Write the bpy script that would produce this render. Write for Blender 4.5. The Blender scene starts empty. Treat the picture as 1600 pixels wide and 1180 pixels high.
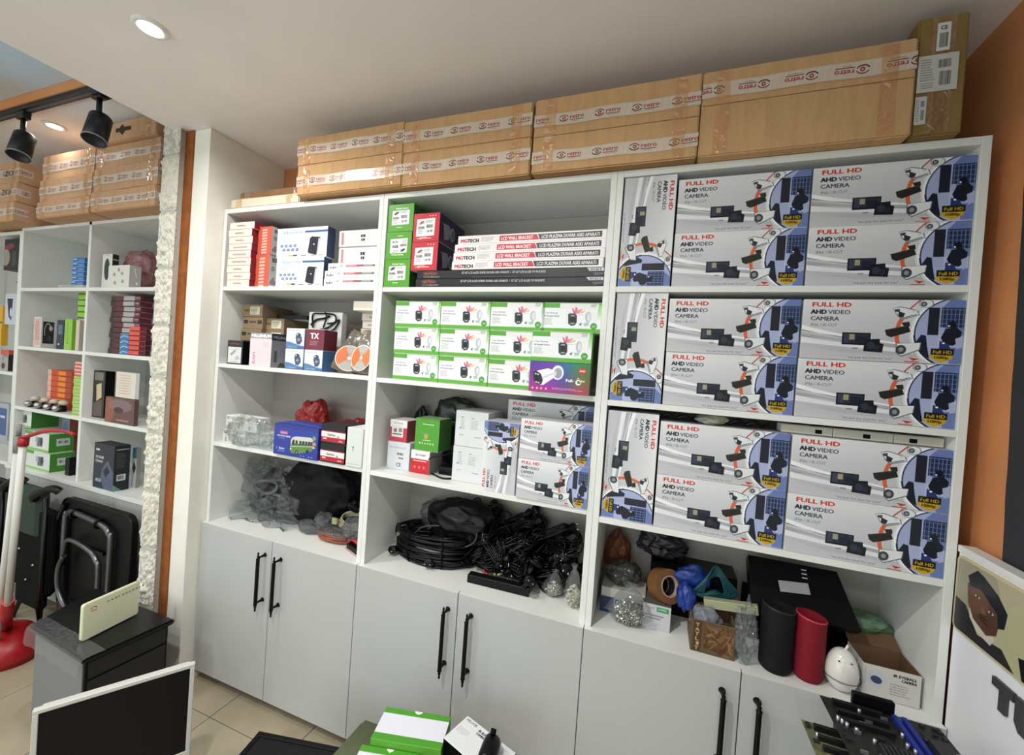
import bpy, bmesh, math, random
import numpy as np
from mathutils import Vector, Matrix, Euler, noise

SC = bpy.context.scene
COL = SC.collection
random.seed(7)

# ------------------------------------------------------------------ camera, world, lights, exposure
CAM_LOC = Vector((1.97740, -1.34617, 1.55780))
CAM_ROT = Euler((1.557038, -0.0706198, 0.3465889), 'XYZ')
F_PX = 639.96                       # focal length for a 1600 px wide frame
cam_d = bpy.data.cameras.new('camera')
cam_d.sensor_fit = 'HORIZONTAL'; cam_d.sensor_width = 36.0
cam_d.lens = F_PX * 36.0 / 1600.0
cam_d.clip_start = 0.02; cam_d.clip_end = 60
cam = bpy.data.objects.new('camera', cam_d)
cam.location = CAM_LOC; cam.rotation_euler = CAM_ROT
COL.objects.link(cam); SC.camera = cam

SC.view_settings.view_transform = 'Standard'
SC.view_settings.look = 'None'
SC.view_settings.gamma = 1.0
SC.view_settings.use_curve_mapping = False
SC.view_settings.exposure = 0.25

w = bpy.data.worlds.new('world'); SC.world = w; w.use_nodes = True
w.node_tree.nodes['Background'].inputs[0].default_value = (0.97, 0.98, 1.0, 1)
w.node_tree.nodes['Background'].inputs[1].default_value = 2.0

CEIL = 2.562
DOWNLIGHTS = [  # x, y, power (W)
    (0.392, -0.53, 7.0), (1.30, -1.25, 19.0), (0.10, -1.90, 10.0), (2.20, -2.60, 7.0), (1.10, -2.75, 8.0)]

# ------------------------------------------------------------------ geometry helpers
ROT = CAM_ROT.to_matrix()
def at(u, v, ax, val):
    """point where the line of sight through photo pixel (u, v) meets the plane axis=val"""
    d = ROT @ Vector(((u-800)/F_PX, -(v-590)/F_PX, -1.0))
    i = 'xyz'.index(ax)
    return CAM_LOC + d*((val-CAM_LOC[i])/d[i])

def lin(h):
    if isinstance(h, str):
        h = h.lstrip('#'); c = [int(h[i:i+2], 16)/255 for i in (0, 2, 4)]
    else: c = h
    return tuple(x/12.92 if x <= .04045 else ((x+.055)/1.055)**2.4 for x in c) + (1,)
def srgb(h):
    h = h.lstrip('#'); return np.array([int(h[i:i+2], 16)/255 for i in (0, 2, 4)], dtype=np.float32)

def link(o, parent=None):
    COL.objects.link(o)
    if parent is not None: o.parent = parent
    return o
def tag(o, label=None, cat=None, group=None, kind=None):
    if label: o['label'] = label
    if cat: o['category'] = cat
    if group: o['group'] = group
    if kind: o['kind'] = kind
    return o
def empty(name, loc=(0, 0, 0), rz=0, label=None, cat=None, group=None, kind=None):
    o = bpy.data.objects.new(name, None); o.location = loc; o.rotation_euler = (0, 0, rz)
    o.empty_display_size = .05
    return tag(link(o), label, cat, group, kind)
def mesh_of(bm, name, mats, smooth=False):
    me = bpy.data.meshes.new(name)
    bm.normal_update(); bm.to_mesh(me); bm.free()
    for m in (mats if isinstance(mats, (list, tuple)) else [mats]): me.materials.append(m)
    if smooth:
        me.polygons.foreach_set('use_smooth', [True]*len(me.polygons))
    return me
def obj(name, me, parent=None, loc=(0, 0, 0), rot=(0, 0, 0)):
    o = bpy.data.objects.new(name, me); o.location = loc; o.rotation_euler = rot
    return link(o, parent)
def bobj(name, bm, mats, parent=None, smooth=False, loc=(0, 0, 0), rot=(0, 0, 0)):
    return obj(name, mesh_of(bm, name, mats, smooth), parent, loc, rot)
def add_box(bm, x0, x1, y0, y1, z0, z1, mi=0, bev=0.0, M=None):
    r = bmesh.ops.create_cube(bm, size=1.0)
    vs = r['verts']
    for v in vs:
        v.co = Vector(((x0+x1)/2 + v.co.x*(x1-x0), (y0+y1)/2 + v.co.y*(y1-y0), (z0+z1)/2 + v.co.z*(z1-z0)))
        if M is not None: v.co = M @ v.co
    fs = list({f for v in vs for f in v.link_faces})
    for f in fs: f.material_index = mi
    if bev > 0:
        es = list({e for v in vs for e in v.link_edges})
        bmesh.ops.bevel(bm, geom=es, offset=bev, segments=1, affect='EDGES', material=-1)
def boxobj(name, x0, x1, y0, y1, z0, z1, mat, parent=None, bev=0.0008):
    """box part given in world coordinates under a parent whose origin may be elsewhere"""
    o0 = parent.location if parent is not None else Vector((0, 0, 0))
    bm = bmesh.new(); add_box(bm, x0-o0[0], x1-o0[0], y0-o0[1], y1-o0[1], z0-o0[2], z1-o0[2], bev=bev)
    return bobj(name, bm, mat, parent)
def smooth_path(pts, n=6):
    P = [Vector(p) for p in pts]; out = []
    for i in range(len(P)-1):
        a = P[max(i-1, 0)]; b = P[i]; c = P[i+1]; d = P[min(i+2, len(P)-1)]
        for k in range(n):
            t = k/n
            out.append(.5*((2*b)+(c-a)*t+(2*a-5*b+4*c-d)*t*t+(3*b-a-3*c+d)*t**3))
    out.append(P[-1]); return out
def add_tube(bm, pts, r, seg=6, mi=0, closed=False, cap=True):
    pts = [Vector(p) for p in pts]; rings = []; up = Vector((0, 0, 1)); n = len(pts)
    prev = None
    for i, p in enumerate(pts):
        t = (pts[(i+1) % n]-pts[i-1]) if closed else (pts[min(i+1, n-1)]-pts[max(i-1, 0)])
        if t.length < 1e-9: t = Vector((0, 0, 1))
        t.normalize()
        a = (up if prev is None else prev)
        if abs(a.dot(t)) > .95: a = Vector((1, 0, 0)) if abs(t.x) < .9 else Vector((0, 1, 0))
        s = (a - t*a.dot(t)).normalized(); prev = s; q = t.cross(s)
        rr = r[i] if isinstance(r, (list, tuple)) else r
        rings.append([bm.verts.new(p+(s*math.cos(2*math.pi*k/seg)+q*math.sin(2*math.pi*k/seg))*rr) for k in range(seg)])
    m = n if closed else n-1
    for i in range(m):
        A, B = rings[i], rings[(i+1) % n]
        for k in range(seg):
            f = bm.faces.new((A[k], A[(k+1) % seg], B[(k+1) % seg], B[k])); f.material_index = mi; f.smooth = True
    if cap and not closed:
        for ring, flip in ((rings[0], True), (rings[-1], False)):
            f = bm.faces.new(ring[::-1] if flip else ring); f.material_index = mi
def add_lathe(bm, prof, seg=24, M=None, mi=0, smooth=True):
    """prof = [(radius, z)...] turned about z"""
    M = M or Matrix(); rings = []
    for r, z in prof:
        if r < 1e-6: rings.append([bm.verts.new(M @ Vector((0, 0, z)))])
        else: rings.append([bm.verts.new(M @ Vector((r*math.cos(2*math.pi*k/seg), r*math.sin(2*math.pi*k/seg), z))) for k in range(seg)])
    for A, B in zip(rings, rings[1:]):
        for k in range(seg):
            l = (k+1) % seg
            vs = ([A[0], B[l], B[k]] if len(A) == 1 else [A[k], A[l], B[0]] if len(B) == 1 else [A[k], A[l], B[l], B[k]])
            try: f = bm.faces.new(vs); f.material_index = mi; f.smooth = smooth
            except ValueError: pass
def add_poly_prism(bm, pts2, d0, d1, plane='xz', mi=0):
    """extrude polygon pts2 between d0 and d1 along the axis normal to the plane"""
    def P(a, b, d): return Vector((a, d, b)) if plane == 'xz' else Vector((a, b, d)) if plane == 'xy' else Vector((d, a, b))
    A = [bm.verts.new(P(a, b, d0)) for a, b in pts2]; B = [bm.verts.new(P(a, b, d1)) for a, b in pts2]
    fs = [bm.faces.new(A), bm.faces.new(B[::-1])]
    n = len(A)
    for i in range(n): fs.append(bm.faces.new((A[i], B[i], B[(i+1) % n], A[(i+1) % n])))
    for f in fs: f.material_index = mi
    bmesh.ops.recalc_face_normals(bm, faces=fs)
def rot_z(a): return Matrix.Rotation(a, 4, 'Z')
def TR(x, y, z): return Matrix.Translation((x, y, z))

# ------------------------------------------------------------------ materials
_mc = {}
def mat(name, col, rough=.5, metal=0, spec=.5, noise_amt=0, noise_scale=20, bump=0, bump_scale=60, trans=0, emit=0, stretch=None, alpha=1, coat=0):
    if name in _mc: return _mc[name]
    m = bpy.data.materials.new(name); m.use_nodes = True; nt = m.node_tree
    b = nt.nodes['Principled BSDF']; c = lin(col)
    b.inputs['Base Color'].default_value = c; b.inputs['Roughness'].default_value = rough
    b.inputs['Metallic'].default_value = metal; b.inputs['Specular IOR Level'].default_value = spec
    if trans: b.inputs['Transmission Weight'].default_value = trans
    if alpha < 1: b.inputs['Alpha'].default_value = alpha
    if coat: b.inputs['Coat Weight'].default_value = coat
    if emit:
        b.inputs['Emission Color'].default_value = c; b.inputs['Emission Strength'].default_value = emit
    if noise_amt or bump:
        tc = nt.nodes.new('ShaderNodeTexCoord'); mp = nt.nodes.new('ShaderNodeMapping')
        nt.links.new(tc.outputs['Object'], mp.inputs['Vector'])
        if stretch: mp.inputs['Scale'].default_value = stretch
    if noise_amt:
        n = nt.nodes.new('ShaderNodeTexNoise'); n.inputs['Scale'].default_value = noise_scale; n.inputs['Detail'].default_value = 6
        nt.links.new(mp.outputs[0], n.inputs['Vector'])
        r = nt.nodes.new('ShaderNodeValToRGB')
        lo = tuple(x*(1-noise_amt) for x in c[:3])+(1,); hi = tuple(min(1, x*(1+noise_amt*.6)) for x in c[:3])+(1,)
        r.color_ramp.elements[0].color = lo; r.color_ramp.elements[0].position = .35
        r.color_ramp.elements[1].color = hi; r.color_ramp.elements[1].position = .65
        nt.links.new(n.outputs['Fac'], r.inputs[0]); nt.links.new(r.outputs[0], b.inputs['Base Color'])
    if bump:
        n2 = nt.nodes.new('ShaderNodeTexNoise'); n2.inputs['Scale'].default_value = bump_scale; n2.inputs['Detail'].default_value = 5
        nt.links.new(mp.outputs[0], n2.inputs['Vector'])
        bp = nt.nodes.new('ShaderNodeBump'); bp.inputs['Strength'].default_value = bump; bp.inputs['Distance'].default_value = .01
        nt.links.new(n2.outputs['Fac'], bp.inputs['Height']); nt.links.new(bp.outputs[0], b.inputs['Normal'])
    _mc[name] = m; return m
def film(name, tint='ffffff', gloss=.35, rough=.12, haze=.15, creased=.9):
    """thin clear plastic film: mostly transparent, glossy towards grazing angles and along creases"""
    if name in _mc: return _mc[name]
    m = bpy.data.materials.new(name); m.use_nodes = True; nt = m.node_tree; nt.nodes.clear()
    out = nt.nodes.new('ShaderNodeOutputMaterial'); tr = nt.nodes.new('ShaderNodeBsdfTransparent'); tr.inputs[0].default_value = lin(tint)
    gl = nt.nodes.new('ShaderNodeBsdfGlossy'); gl.inputs['Roughness'].default_value = rough
    df = nt.nodes.new('ShaderNodeBsdfDiffuse'); df.inputs[0].default_value = lin(tint)
    lw = nt.nodes.new('ShaderNodeLayerWeight'); lw.inputs[0].default_value = .25
    tc = nt.nodes.new('ShaderNodeTexCoord'); nz = nt.nodes.new('ShaderNodeTexNoise'); nz.inputs['Scale'].default_value = 14
    mx = nt.nodes.new('ShaderNodeMix'); mx.data_type = 'RGBA'; mx.inputs[0].default_value = .12
    vo = nt.nodes.new('ShaderNodeTexVoronoi'); vo.feature = 'DISTANCE_TO_EDGE'; vo.inputs['Scale'].default_value = 26
    nt.links.new(tc.outputs['Object'], nz.inputs['Vector']); nt.links.new(tc.outputs['Object'], mx.inputs[6]); nt.links.new(nz.outputs['Color'], mx.inputs[7]); nt.links.new(mx.outputs[2], vo.inputs['Vector'])
    bu = nt.nodes.new('ShaderNodeBump'); bu.inputs['Strength'].default_value = creased; bu.inputs['Distance'].default_value = .012
    nt.links.new(vo.outputs['Distance'], bu.inputs['Height'])
    for nd in (gl, lw): nt.links.new(bu.outputs[0], nd.inputs['Normal'])
    pw = nt.nodes.new('ShaderNodeMath'); pw.operation = 'POWER'; pw.inputs[1].default_value = 1.6
    ml = nt.nodes.new('ShaderNodeMath'); ml.operation = 'MULTIPLY_ADD'; ml.inputs[1].default_value = .30+gloss*.3; ml.inputs[2].default_value = .05
    nt.links.new(lw.outputs['Facing'], pw.inputs[0]); nt.links.new(pw.outputs[0], ml.inputs[0])
    m1 = nt.nodes.new('ShaderNodeMixShader'); m1.inputs[0].default_value = haze
    nt.links.new(tr.outputs[0], m1.inputs[1]); nt.links.new(df.outputs[0], m1.inputs[2])
    m2 = nt.nodes.new('ShaderNodeMixShader'); nt.links.new(ml.outputs[0], m2.inputs[0])
    nt.links.new(m1.outputs[0], m2.inputs[1]); nt.links.new(gl.outputs[0], m2.inputs[2])
    nt.links.new(m2.outputs[0], out.inputs[0]); _mc[name] = m; return m

MELA = mat('white_melamine', 'e3e4e0', .42, spec=.4, noise_amt=.03, noise_scale=4)
MELA_G = mat('grey_melamine', 'c9cbc8', .5, spec=.35, noise_amt=.03, noise_scale=3)
DOORM = mat('door_melamine', 'b9bab9', .45, spec=.4, noise_amt=.03, noise_scale=2)
BLACKMET = mat('black_metal', '09090b', .4, metal=.2, spec=.3)
BLACKPL = mat('black_plastic', '060608', .34, spec=.28)
BLACKMATTE = mat('black_matte', '060607', .75, spec=.15)
CHROME = mat('steel', 'b9bcc0', .25, metal=1)
WHITEPL = mat('white_plastic', 'e9e9e6', .3, spec=.5)
CARD = mat('cardboard', 'cba276', .85, spec=.15, noise_amt=.07, noise_scale=9, bump=.12, bump_scale=40, stretch=(5, 1, 1))
CARD2 = mat('cardboard_pale', 'c99f7d', .85, spec=.15, noise_amt=.06, noise_scale=9, bump=.12, bump_scale=40, stretch=(5, 1, 1))
CARDDK = mat('cardboard_dark', '8c6a4c', .85, spec=.15, noise_amt=.10, noise_scale=14)
PAPER = mat('white_card', 'e4e4e4', .55, spec=.3)
CREAMCARD = mat('cream_card', 'e6dccf', .6, spec=.3)
CEILM = mat('ceiling_paint', 'f0e9e6', .85, spec=.2, noise_amt=.03, noise_scale=3, bump=.05, bump_scale=80)
ORANGE = mat('terracotta_paint', 'd08c5c', .75, spec=.25, noise_amt=.08, noise_scale=7, bump=.12, bump_scale=90)
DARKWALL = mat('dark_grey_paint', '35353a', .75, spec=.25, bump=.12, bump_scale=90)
WALLW = mat('white_paint', 'd9d8cf', .7, spec=.3, noise_amt=.04, noise_scale=5, bump=.06, bump_scale=70)
TAPEM = mat('clear_tape', 'cdb79f', .25, spec=.6)
# ------------------------------------------------------------------ print artwork, drawn by code (flat print on packaging)
_tx = {}
def glyph_tris(s):
    if s in _tx: return _tx[s]
    cu = bpy.data.curves.new('t', 'FONT'); cu.body = s; cu.size = 1.0; cu.resolution_u = 2; cu.fill_mode = 'BOTH'
    o = bpy.data.objects.new('t', cu); COL.objects.link(o)
    dg = bpy.context.evaluated_depsgraph_get(); dg.update()
    ev = o.evaluated_get(dg); me = ev.to_mesh()
    me.calc_loop_triangles()
    V = np.array([v.co[:2] for v in me.vertices], dtype=np.float64).reshape(-1, 2)
    T = np.array([t.vertices[:] for t in me.loop_triangles], dtype=np.int64).reshape(-1, 3)
    ev.to_mesh_clear(); bpy.data.objects.remove(o); bpy.data.curves.remove(cu)
    w = V[:, 0].max() if len(V) else .3
    _tx[s] = (V, T, w); return _tx[s]
class Art:
    """tiny painter: coordinates in a W x H box, y down"""
    def __init__(s, W, H, bg, ppu=1.0, ss=2):
        s.W, s.H, s.k = W, H, ppu*ss; s.ss = ss
        s.h = int(round(H*ppu))*ss; s.w = int(round(W*ppu))*ss
        s.a = np.empty((s.h, s.w, 3), np.float32); s.a[:] = srgb(bg)
        s.kx = s.w/W; s.ky = s.h/H
    def _tri(s, p, c, al=1.0):
        p = np.asarray(p, float)*[s.kx, s.ky]
        x0 = max(int(p[:, 0].min()), 0); x1 = min(int(p[:, 0].max())+2, s.w); y0 = max(int(p[:, 1].min()), 0); y1 = min(int(p[:, 1].max())+2, s.h)
        if x1 <= x0 or y1 <= y0: return
        X = np.arange(x0, x1)+.5; Y = (np.arange(y0, y1)+.5)[:, None]
        (ax, ay), (bx, by), (cx, cy) = p
        d1 = (X-ax)*(by-ay)-(Y-ay)*(bx-ax); d2 = (X-bx)*(cy-by)-(Y-by)*(cx-bx); d3 = (X-cx)*(ay-cy)-(Y-cy)*(ax-cx)
        m = ((d1 >= 0) & (d2 >= 0) & (d3 >= 0)) | ((d1 <= 0) & (d2 <= 0) & (d3 <= 0))
        v = s.a[y0:y1, x0:x1]
        v[m] = v[m]*(1-al)+c*al
    def poly(s, pts, c, al=1.0):
        c = srgb(c); p = np.asarray(pts, float)*[s.kx, s.ky]
        x0 = max(int(p[:, 0].min()), 0); x1 = min(int(p[:, 0].max())+2, s.w); y0 = max(int(p[:, 1].min()), 0); y1 = min(int(p[:, 1].max())+2, s.h)
        if x1 <= x0 or y1 <= y0: return
        X = np.arange(x0, x1)[None, :]+.5; Y = (np.arange(y0, y1)+.5)[:, None]; ins = np.zeros((y1-y0, x1-x0), bool)
        n = len(p)
        for i in range(n):
            ax, ay = p[i]; bx, by = p[(i+1) % n]
            if ay == by: continue
            ins ^= ((ay > Y) != (by > Y)) & (X < (bx-ax)*(Y-ay)/(by-ay)+ax)
        v = s.a[y0:y1, x0:x1]; v[ins] = v[ins]*(1-al)+c*al
    def rect(s, x0, y0, x1, y1, c, al=1.0): s.poly([(x0, y0), (x1, y0), (x1, y1), (x0, y1)], c, al)
    def ell(s, cx, cy, rx, ry, c, al=1.0, rot=0.0, n=36):
        ca, sa = math.cos(rot), math.sin(rot)
        s.poly([(cx+rx*math.cos(t)*ca-ry*math.sin(t)*sa, cy+rx*math.cos(t)*sa+ry*math.sin(t)*ca) for t in np.linspace(0, 2*math.pi, n, endpoint=False)], c, al)
    def line(s, pts, wd, c, al=1.0):
        for (ax, ay), (bx, by) in zip(pts, pts[1:]):
            L = math.hypot(bx-ax, by-ay) or 1; nx, ny = -(by-ay)/L*wd/2, (bx-ax)/L*wd/2
            s.poly([(ax+nx, ay+ny), (bx+nx, by+ny), (bx-nx, by-ny), (ax-nx, ay-ny)], c, al)
    def grad(s, x0, y0, x1, y1, c0, c1, vert=True, al=1.0):
        X0, X1, Y0, Y1 = int(x0*s.kx), int(x1*s.kx), int(y0*s.ky), int(y1*s.ky)
        v = s.a[Y0:Y1, X0:X1]; n = v.shape[0] if vert else v.shape[1]
        t = np.linspace(0, 1, n)[:, None]; g = srgb(c0)*(1-t)+srgb(c1)*t
        g = g[:, None, :] if vert else g[None, :, :]
        v[:] = v*(1-al)+g*al
    def text(s, t, x, y, h, c, bold=0, width=None, rot=0.0, al=1.0, flip=False):
        """cap height h, baseline-left at (x, y)"""
        V, T, w0 = glyph_tris(t)
        if not len(T): return
        k = h/.70; kx = k if width is None else width/w0
        c = srgb(c); ca, sa = math.cos(rot), math.sin(rot)
        offs = [(0, 0)] if not bold else [(-bold, 0), (bold, 0), (0, 0), (0, bold*.6), (0, -bold*.6)]
        for ox, oy in offs:
            px = V[:, 0]*kx+ox; py = -V[:, 1]*k+oy
            if flip: px, py = -px, -py
            P = np.stack([x+px*ca-py*sa, y+px*sa+py*ca], 1)
            for tr in T: s._tri(P[tr], c, al)
    def lines(s, x, y, w, h, n, c, al=.6, seed=1):
        """small print, too fine to read: rows of short dashes"""
        r = random.Random(seed); dy = h/n
        for i in range(n):
            X = x; e = x+w*r.uniform(.6, 1)
            while X < e:
                l = r.uniform(.05, .16)*w; s.rect(X, y+i*dy, min(X+l, e), y+i*dy+dy*.45, c, al); X += l+w*.02
    def bars(s, x, y, w, h, c='1a1a1a', seed=1):
        r = random.Random(seed); X = x
        while X < x+w:
            l = r.choice([.008, .015, .025])*w*1.6; s.rect(X, y, X+l, y+h, c); X += l+r.choice([.01, .02])*w*1.6
    def image(s, name):
        a = s.a.reshape(s.h//s.ss, s.ss, s.w//s.ss, s.ss, 3).mean((1, 3))
        h, w_, _ = a.shape; im = bpy.data.images.new(name, w_, h)
        buf = np.ones((h, w_, 4), np.float32); buf[..., :3] = a[::-1]
        im.pixels.foreach_set(buf.ravel()); im.update(); im.pack(); return im
def artmat(name, A, rough=.38, spec=.4):
    if name in _mc: return _mc[name]
    m = bpy.data.materials.new(name); m.use_nodes = True; nt = m.node_tree; b = nt.nodes['Principled BSDF']
    t = nt.nodes.new('ShaderNodeTexImage'); t.image = A.image(name); t.extension = 'EXTEND'
    nt.links.new(t.outputs[0], b.inputs['Base Color'])
    b.inputs['Roughness'].default_value = rough; b.inputs['Specular IOR Level'].default_value = spec
    _mc[name] = m; return m

def arc(cx, cy, rx, ry, a0, a1, n=24): return [(cx+rx*math.cos(math.radians(a0+(a1-a0)*i/n)), cy+ry*math.sin(math.radians(a0+(a1-a0)*i/n))) for i in range(n+1)]
def draw_bullet(A, x, y, L, h, c, rot, lens='303438'):
    ca, sa = math.cos(rot), math.sin(rot)
    def P(a, b): return (x+a*ca-b*sa, y+a*sa+b*ca)
    A.poly([P(0, -h*.5), P(L, -h*.55), P(L*1.05, h*.1), P(L*.9, h*.5), P(0, h*.5)], c)
    A.poly([P(-L*.12, -h*.7), P(L*1.02, -h*.72), P(L*1.05, -h*.45), P(-L*.05, -h*.35)], c)
    A.line([P(0, -h*.3), P(L, -h*.35)], h*.06, '777b80')
    A.ell(*P(L*.05, 0), h*.36, h*.42, lens); A.ell(*P(L*.05, 0), h*.18, h*.2, '8b9096')
def ahd_art():
    A = Art(346, 163, 'd3d4d7', 1.9)
    A.grad(0, 0, 346, 60, 'e2e2e4', 'cdced2'); A.grad(0, 60, 346, 163, 'cdced2', 'b4b5ba')
    A.grad(0, 135, 346, 163, 'b4b5ba', 'c8c8cc')
    # silver swoosh
    def sw(y0, y1, y2, c, al, d): 
        top = [(t*250, y0+(y1-y0)*t+18*math.sin(t*2.6)*.5*(1-t)) for t in np.linspace(0, 1, 20)]
        bot = [(t*250, y0+d+(y2-y0-d)*t) for t in np.linspace(1, 0, 20)]
        A.poly(top+bot, c, al)
    sw(72, 118, 122, 'f2f2f3', .95, 16); sw(84, 122, 124, '55575d', .85, 3.5); sw(92, 123, 128, '9fa1a7', .7, 10)
    sw(104, 126, 140, 'eeeeef', .8, 16); sw(100, 126, 130, '77797f', .5, 4)
    A.poly([(0, 128), (120, 146), (346, 150), (346, 163), (0, 163)], 'c4c4c8', .8)
    A.text('FULL HD', 19, 20, 11.5, 'cf3a2c', .9, width=90)
    A.text('AHD', 18, 40, 11.5, '24262c', 1.1, width=36); A.text('VIDEO', 58, 40, 11, '3d4047', .35, width=50)
    A.text('CAMERA', 18, 58, 11, '3d4047', .45, width=66); A.text('IP66 / IR-CUT', 19, 74, 8, '7a7c82', 0.1, width=62)
    # monitor and phone
    A.rect(94, 89, 157, 122, '14161d'); A.rect(97, 92, 154, 117, '2b3040'); A.rect(110, 93, 122, 108, 'a09a7c'); A.rect(126, 98, 150, 116, '1c2133')
    for i in range(4): A.rect(99+i*3, 92, 100+i*3, 117, '51586e')
    A.rect(118, 129, 131, 133, '8b8d92'); A.rect(112, 122, 140, 124, 'e9e9ea')
    A.poly([(145, 106), (177, 104), (178, 115), (186, 117), (184, 140), (143, 138)], '15171d'); A.ell(158, 122, 9, 10, '2f3546'); A.ell(172, 127, 6, 8, '262b3a')
    # scene in the round window
    cx, cy, rr = 338, 84, 92
    A.ell(cx, cy, rr+9, rr+9, 'dcdcde'); A.line(arc(cx, cy, rr+2, rr+2, 95, 265), 4.5, 'f4f4f6'); 
    A.ell(cx, cy, rr-1, rr-1, '283258'); A.ell(cx+1, cy, rr-4, rr-4, '6c7db4')
    A.rect(282, 84, 346, 163, '9aa5cf', .0)
    A.poly([(cx+(rr-4)*math.cos(math.radians(a)), cy+(rr-4)*math.sin(math.radians(a))) for a in range(100, 262, 6)]+[(300, 20)], 'a9b2d6')
    for i in range(9): A.rect(253, 40+i*6, 285, 41+i*6, '8792bd', .6)
    A.rect(274, 20, 296, 90, '22232f'); A.rect(299, 20, 346, 70, '25304f')
    for i in range(6): A.rect(302+i*8, 22, 303.4+i*8, 70, '7283b5')
    for j in range(4): A.rect(299, 24+j*12, 346, 25.2+j*12, '7283b5')
    A.rect(296, 90, 346, 120, 'b9c0de', .9)
    A.poly([(252, 110), (262, 90), (272, 92), (276, 120), (282, 150), (262, 140)], '1d2130')           # left figure
    A.ell(322, 62, 8, 9, '14161f'); A.poly([(310, 74), (330, 68), (342, 80), (340, 104), (326, 116), (308, 112), (302, 96)], '1a1d2a')
    A.poly([(300, 104), (318, 112), (326, 132), (316, 150), (300, 148)], '2c3970'); A.poly([(330, 98), (346, 90), (346, 118), (334, 124)], 'aab2d4')
    A.ell(316, 66, 2.4, 2, 'e8ecf8'); A.ell(308, 110, 3, 2.4, 'e8ecf8')
    # outside the circle, bottom
    A.poly(arc(cx, cy, rr+30, rr+30, 92, 135, 20)+arc(cx, cy, rr-1, rr-1, 135, 92, 20), 'd0d0d4')
    A.line(arc(cx, cy, rr+2, rr+2, 95, 150), 3, 'fafafa'); A.line(arc(cx, cy, rr-.5, rr-.5, 95, 175), 1.6, '22242c')
    # orange arc
    A.line([(222, 46), (215, 62), (211, 84), (213, 106), (220, 128), (228, 142)], 9, 'd9623a'); A.line([(222, 46), (240, 18), (256, 0)], 3, 'b8402c')
    A.poly([(240, 150), (262, 152), (250, 158)], 'c23a2a')
    # cameras
    A.ell(268, 10, 15, 11.5, '777b80'); A.ell(268, 10, 13, 10, 'e3e3e5'); A.ell(263, 11, 6.5, 6.5, '4c4f56'); A.ell(263, 11, 3, 3, '9da0a6')
    A.poly([(199, 23), (216, 18), (252, 27), (256, 40), (222, 52), (210, 43)], '6f7378')
    A.poly([(200, 24), (216, 20), (250, 29), (254, 39), (222, 49), (212, 42)], 'e6e7e9'); A.poly([(203, 26), (214, 24), (214, 32), (205, 32)], '40444b'); A.poly([(212, 30), (226, 36), (222, 47), (212, 44)], '2b2f38'); A.line([(222, 47), (250, 38)], 1.6, '2e333b'); A.line([(240, 32), (262, 20)], 4, 'd4d5d8')
    A.poly([(186, 80), (234, 66), (240, 83), (200, 99), (190, 94)], '2a2723'); A.poly([(220, 60), (236, 57), (238, 68), (228, 74)], '2a2723'); A.line([(190, 80), (232, 68)], 2, '4b4640')
    A.poly([(212, 114), (264, 110), (262, 130), (224, 149), (212, 138)], '6f7378')
    A.poly([(214, 116), (262, 112), (260, 128), (224, 146), (214, 136)], 'e2e3e5'); A.ell(223, 130, 11, 12, '3d4149'); A.ell(223, 130, 5.5, 6, '8d9197'); A.line([(214, 116), (262, 112)], 2, 'f1f1f2')
    A.rect(300, 140, 346, 152, '2a2d3a', .0)
    A.poly([(284, 124), (330, 124), (330, 140), (284, 140)], '1b1a12'); A.text('Full HD', 288, 137, 8.5, 'c9a520', .35, width=38)
    A.poly([(280, 141), (330, 141), (326, 150), (306, 160), (286, 150)], 'c9a11c'); A.text('1080p', 290, 150, 7, '2a2208', .4, width=30)
    A.text('"we just the best for you"', 108, 158, 6, '6c6d72', 0, width=100)
    A.rect(232, 159.5, 262, 163, 'b9463a')
    return artmat('camera_box_print', A)
def green_box_art():
    A = Art(203, 102, 'e6e7ea', 2.0)
    A.rect(0, 0, 203, 6, '5fa838'); A.rect(0, 0, 62, 18, '5c9f3a'); A.rect(192, 0, 203, 40, '5fa838'); A.grad(190, 6, 203, 60, '7fc058', 'e6e7ea')
    A.rect(62, 3, 192, 22, 'e2e0e2')
    A.rect(0, 88, 203, 102, '62a83c'); A.rect(0, 86.5, 203, 88, 'a8d48c')
    A.text('2 Year Warranty', 8, 38, 5, '55595c', .1, width=48); A.text('HD Security Camera', 8, 48, 4.4, '3c4043', .2, width=54)
    A.lines(8, 54, 42, 24, 6, '8d9094', .7, 3)
    for i, (c, dx, dy, l) in enumerate([('b93b78', -6, -26, 1), ('c9455f', 6, -30, 1), ('d88a5a', 24, -24, 1), ('e0b46a', 34, -18, 1), ('6aa8c8', -26, -18, 1), ('8fb8d8', -34, -8, .8), ('c87a9a', 14, -22, 1), ('8aa8c0', -22, 20, .8), ('7aaa8a', 30, 18, .8)]):
        A.poly([(112, 44), (112+dx*l-3, 44+dy*l), (112+dx*l+4, 44+dy*l+3), (120, 46)], c, .75)
    A.poly([(100, 40), (150, 34), (160, 60), (150, 70), (112, 76)], 'e9e9ee'); A.ell(160, 48, 10, 18, 'b5b7bf'); A.ell(162, 48, 6, 13, 'd8d9df')
    A.line([(120, 42), (150, 40)], 1.4, 'c2c3ca')
    A.poly([(92, 40), (98, 36), (116, 37), (122, 43), (123, 66), (117, 76), (104, 78), (94, 70)], '34363b'); A.ell(108, 56, 8, 10, '1b1c20')
    A.rect(101, 42, 114, 46, 'a7a9ad'); A.rect(102, 68, 115, 72, 'a7a9ad')
    A.poly([(130, 72), (140, 66), (138, 78)], '6a7060'); A.poly([(146, 68), (164, 66), (162, 76), (148, 78)], '8fb8a0', .8)
    A.ell(180, 78, 11, 11, '3f8f33'); A.ell(180, 78, 8, 8, '56a348'); A.text('HD', 175, 81, 5, 'dff0d8')
    A.lines(166, 4, 26, 12, 3, '4c6a3c', .8, 9)
    return artmat('green_box_print', A)
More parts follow.
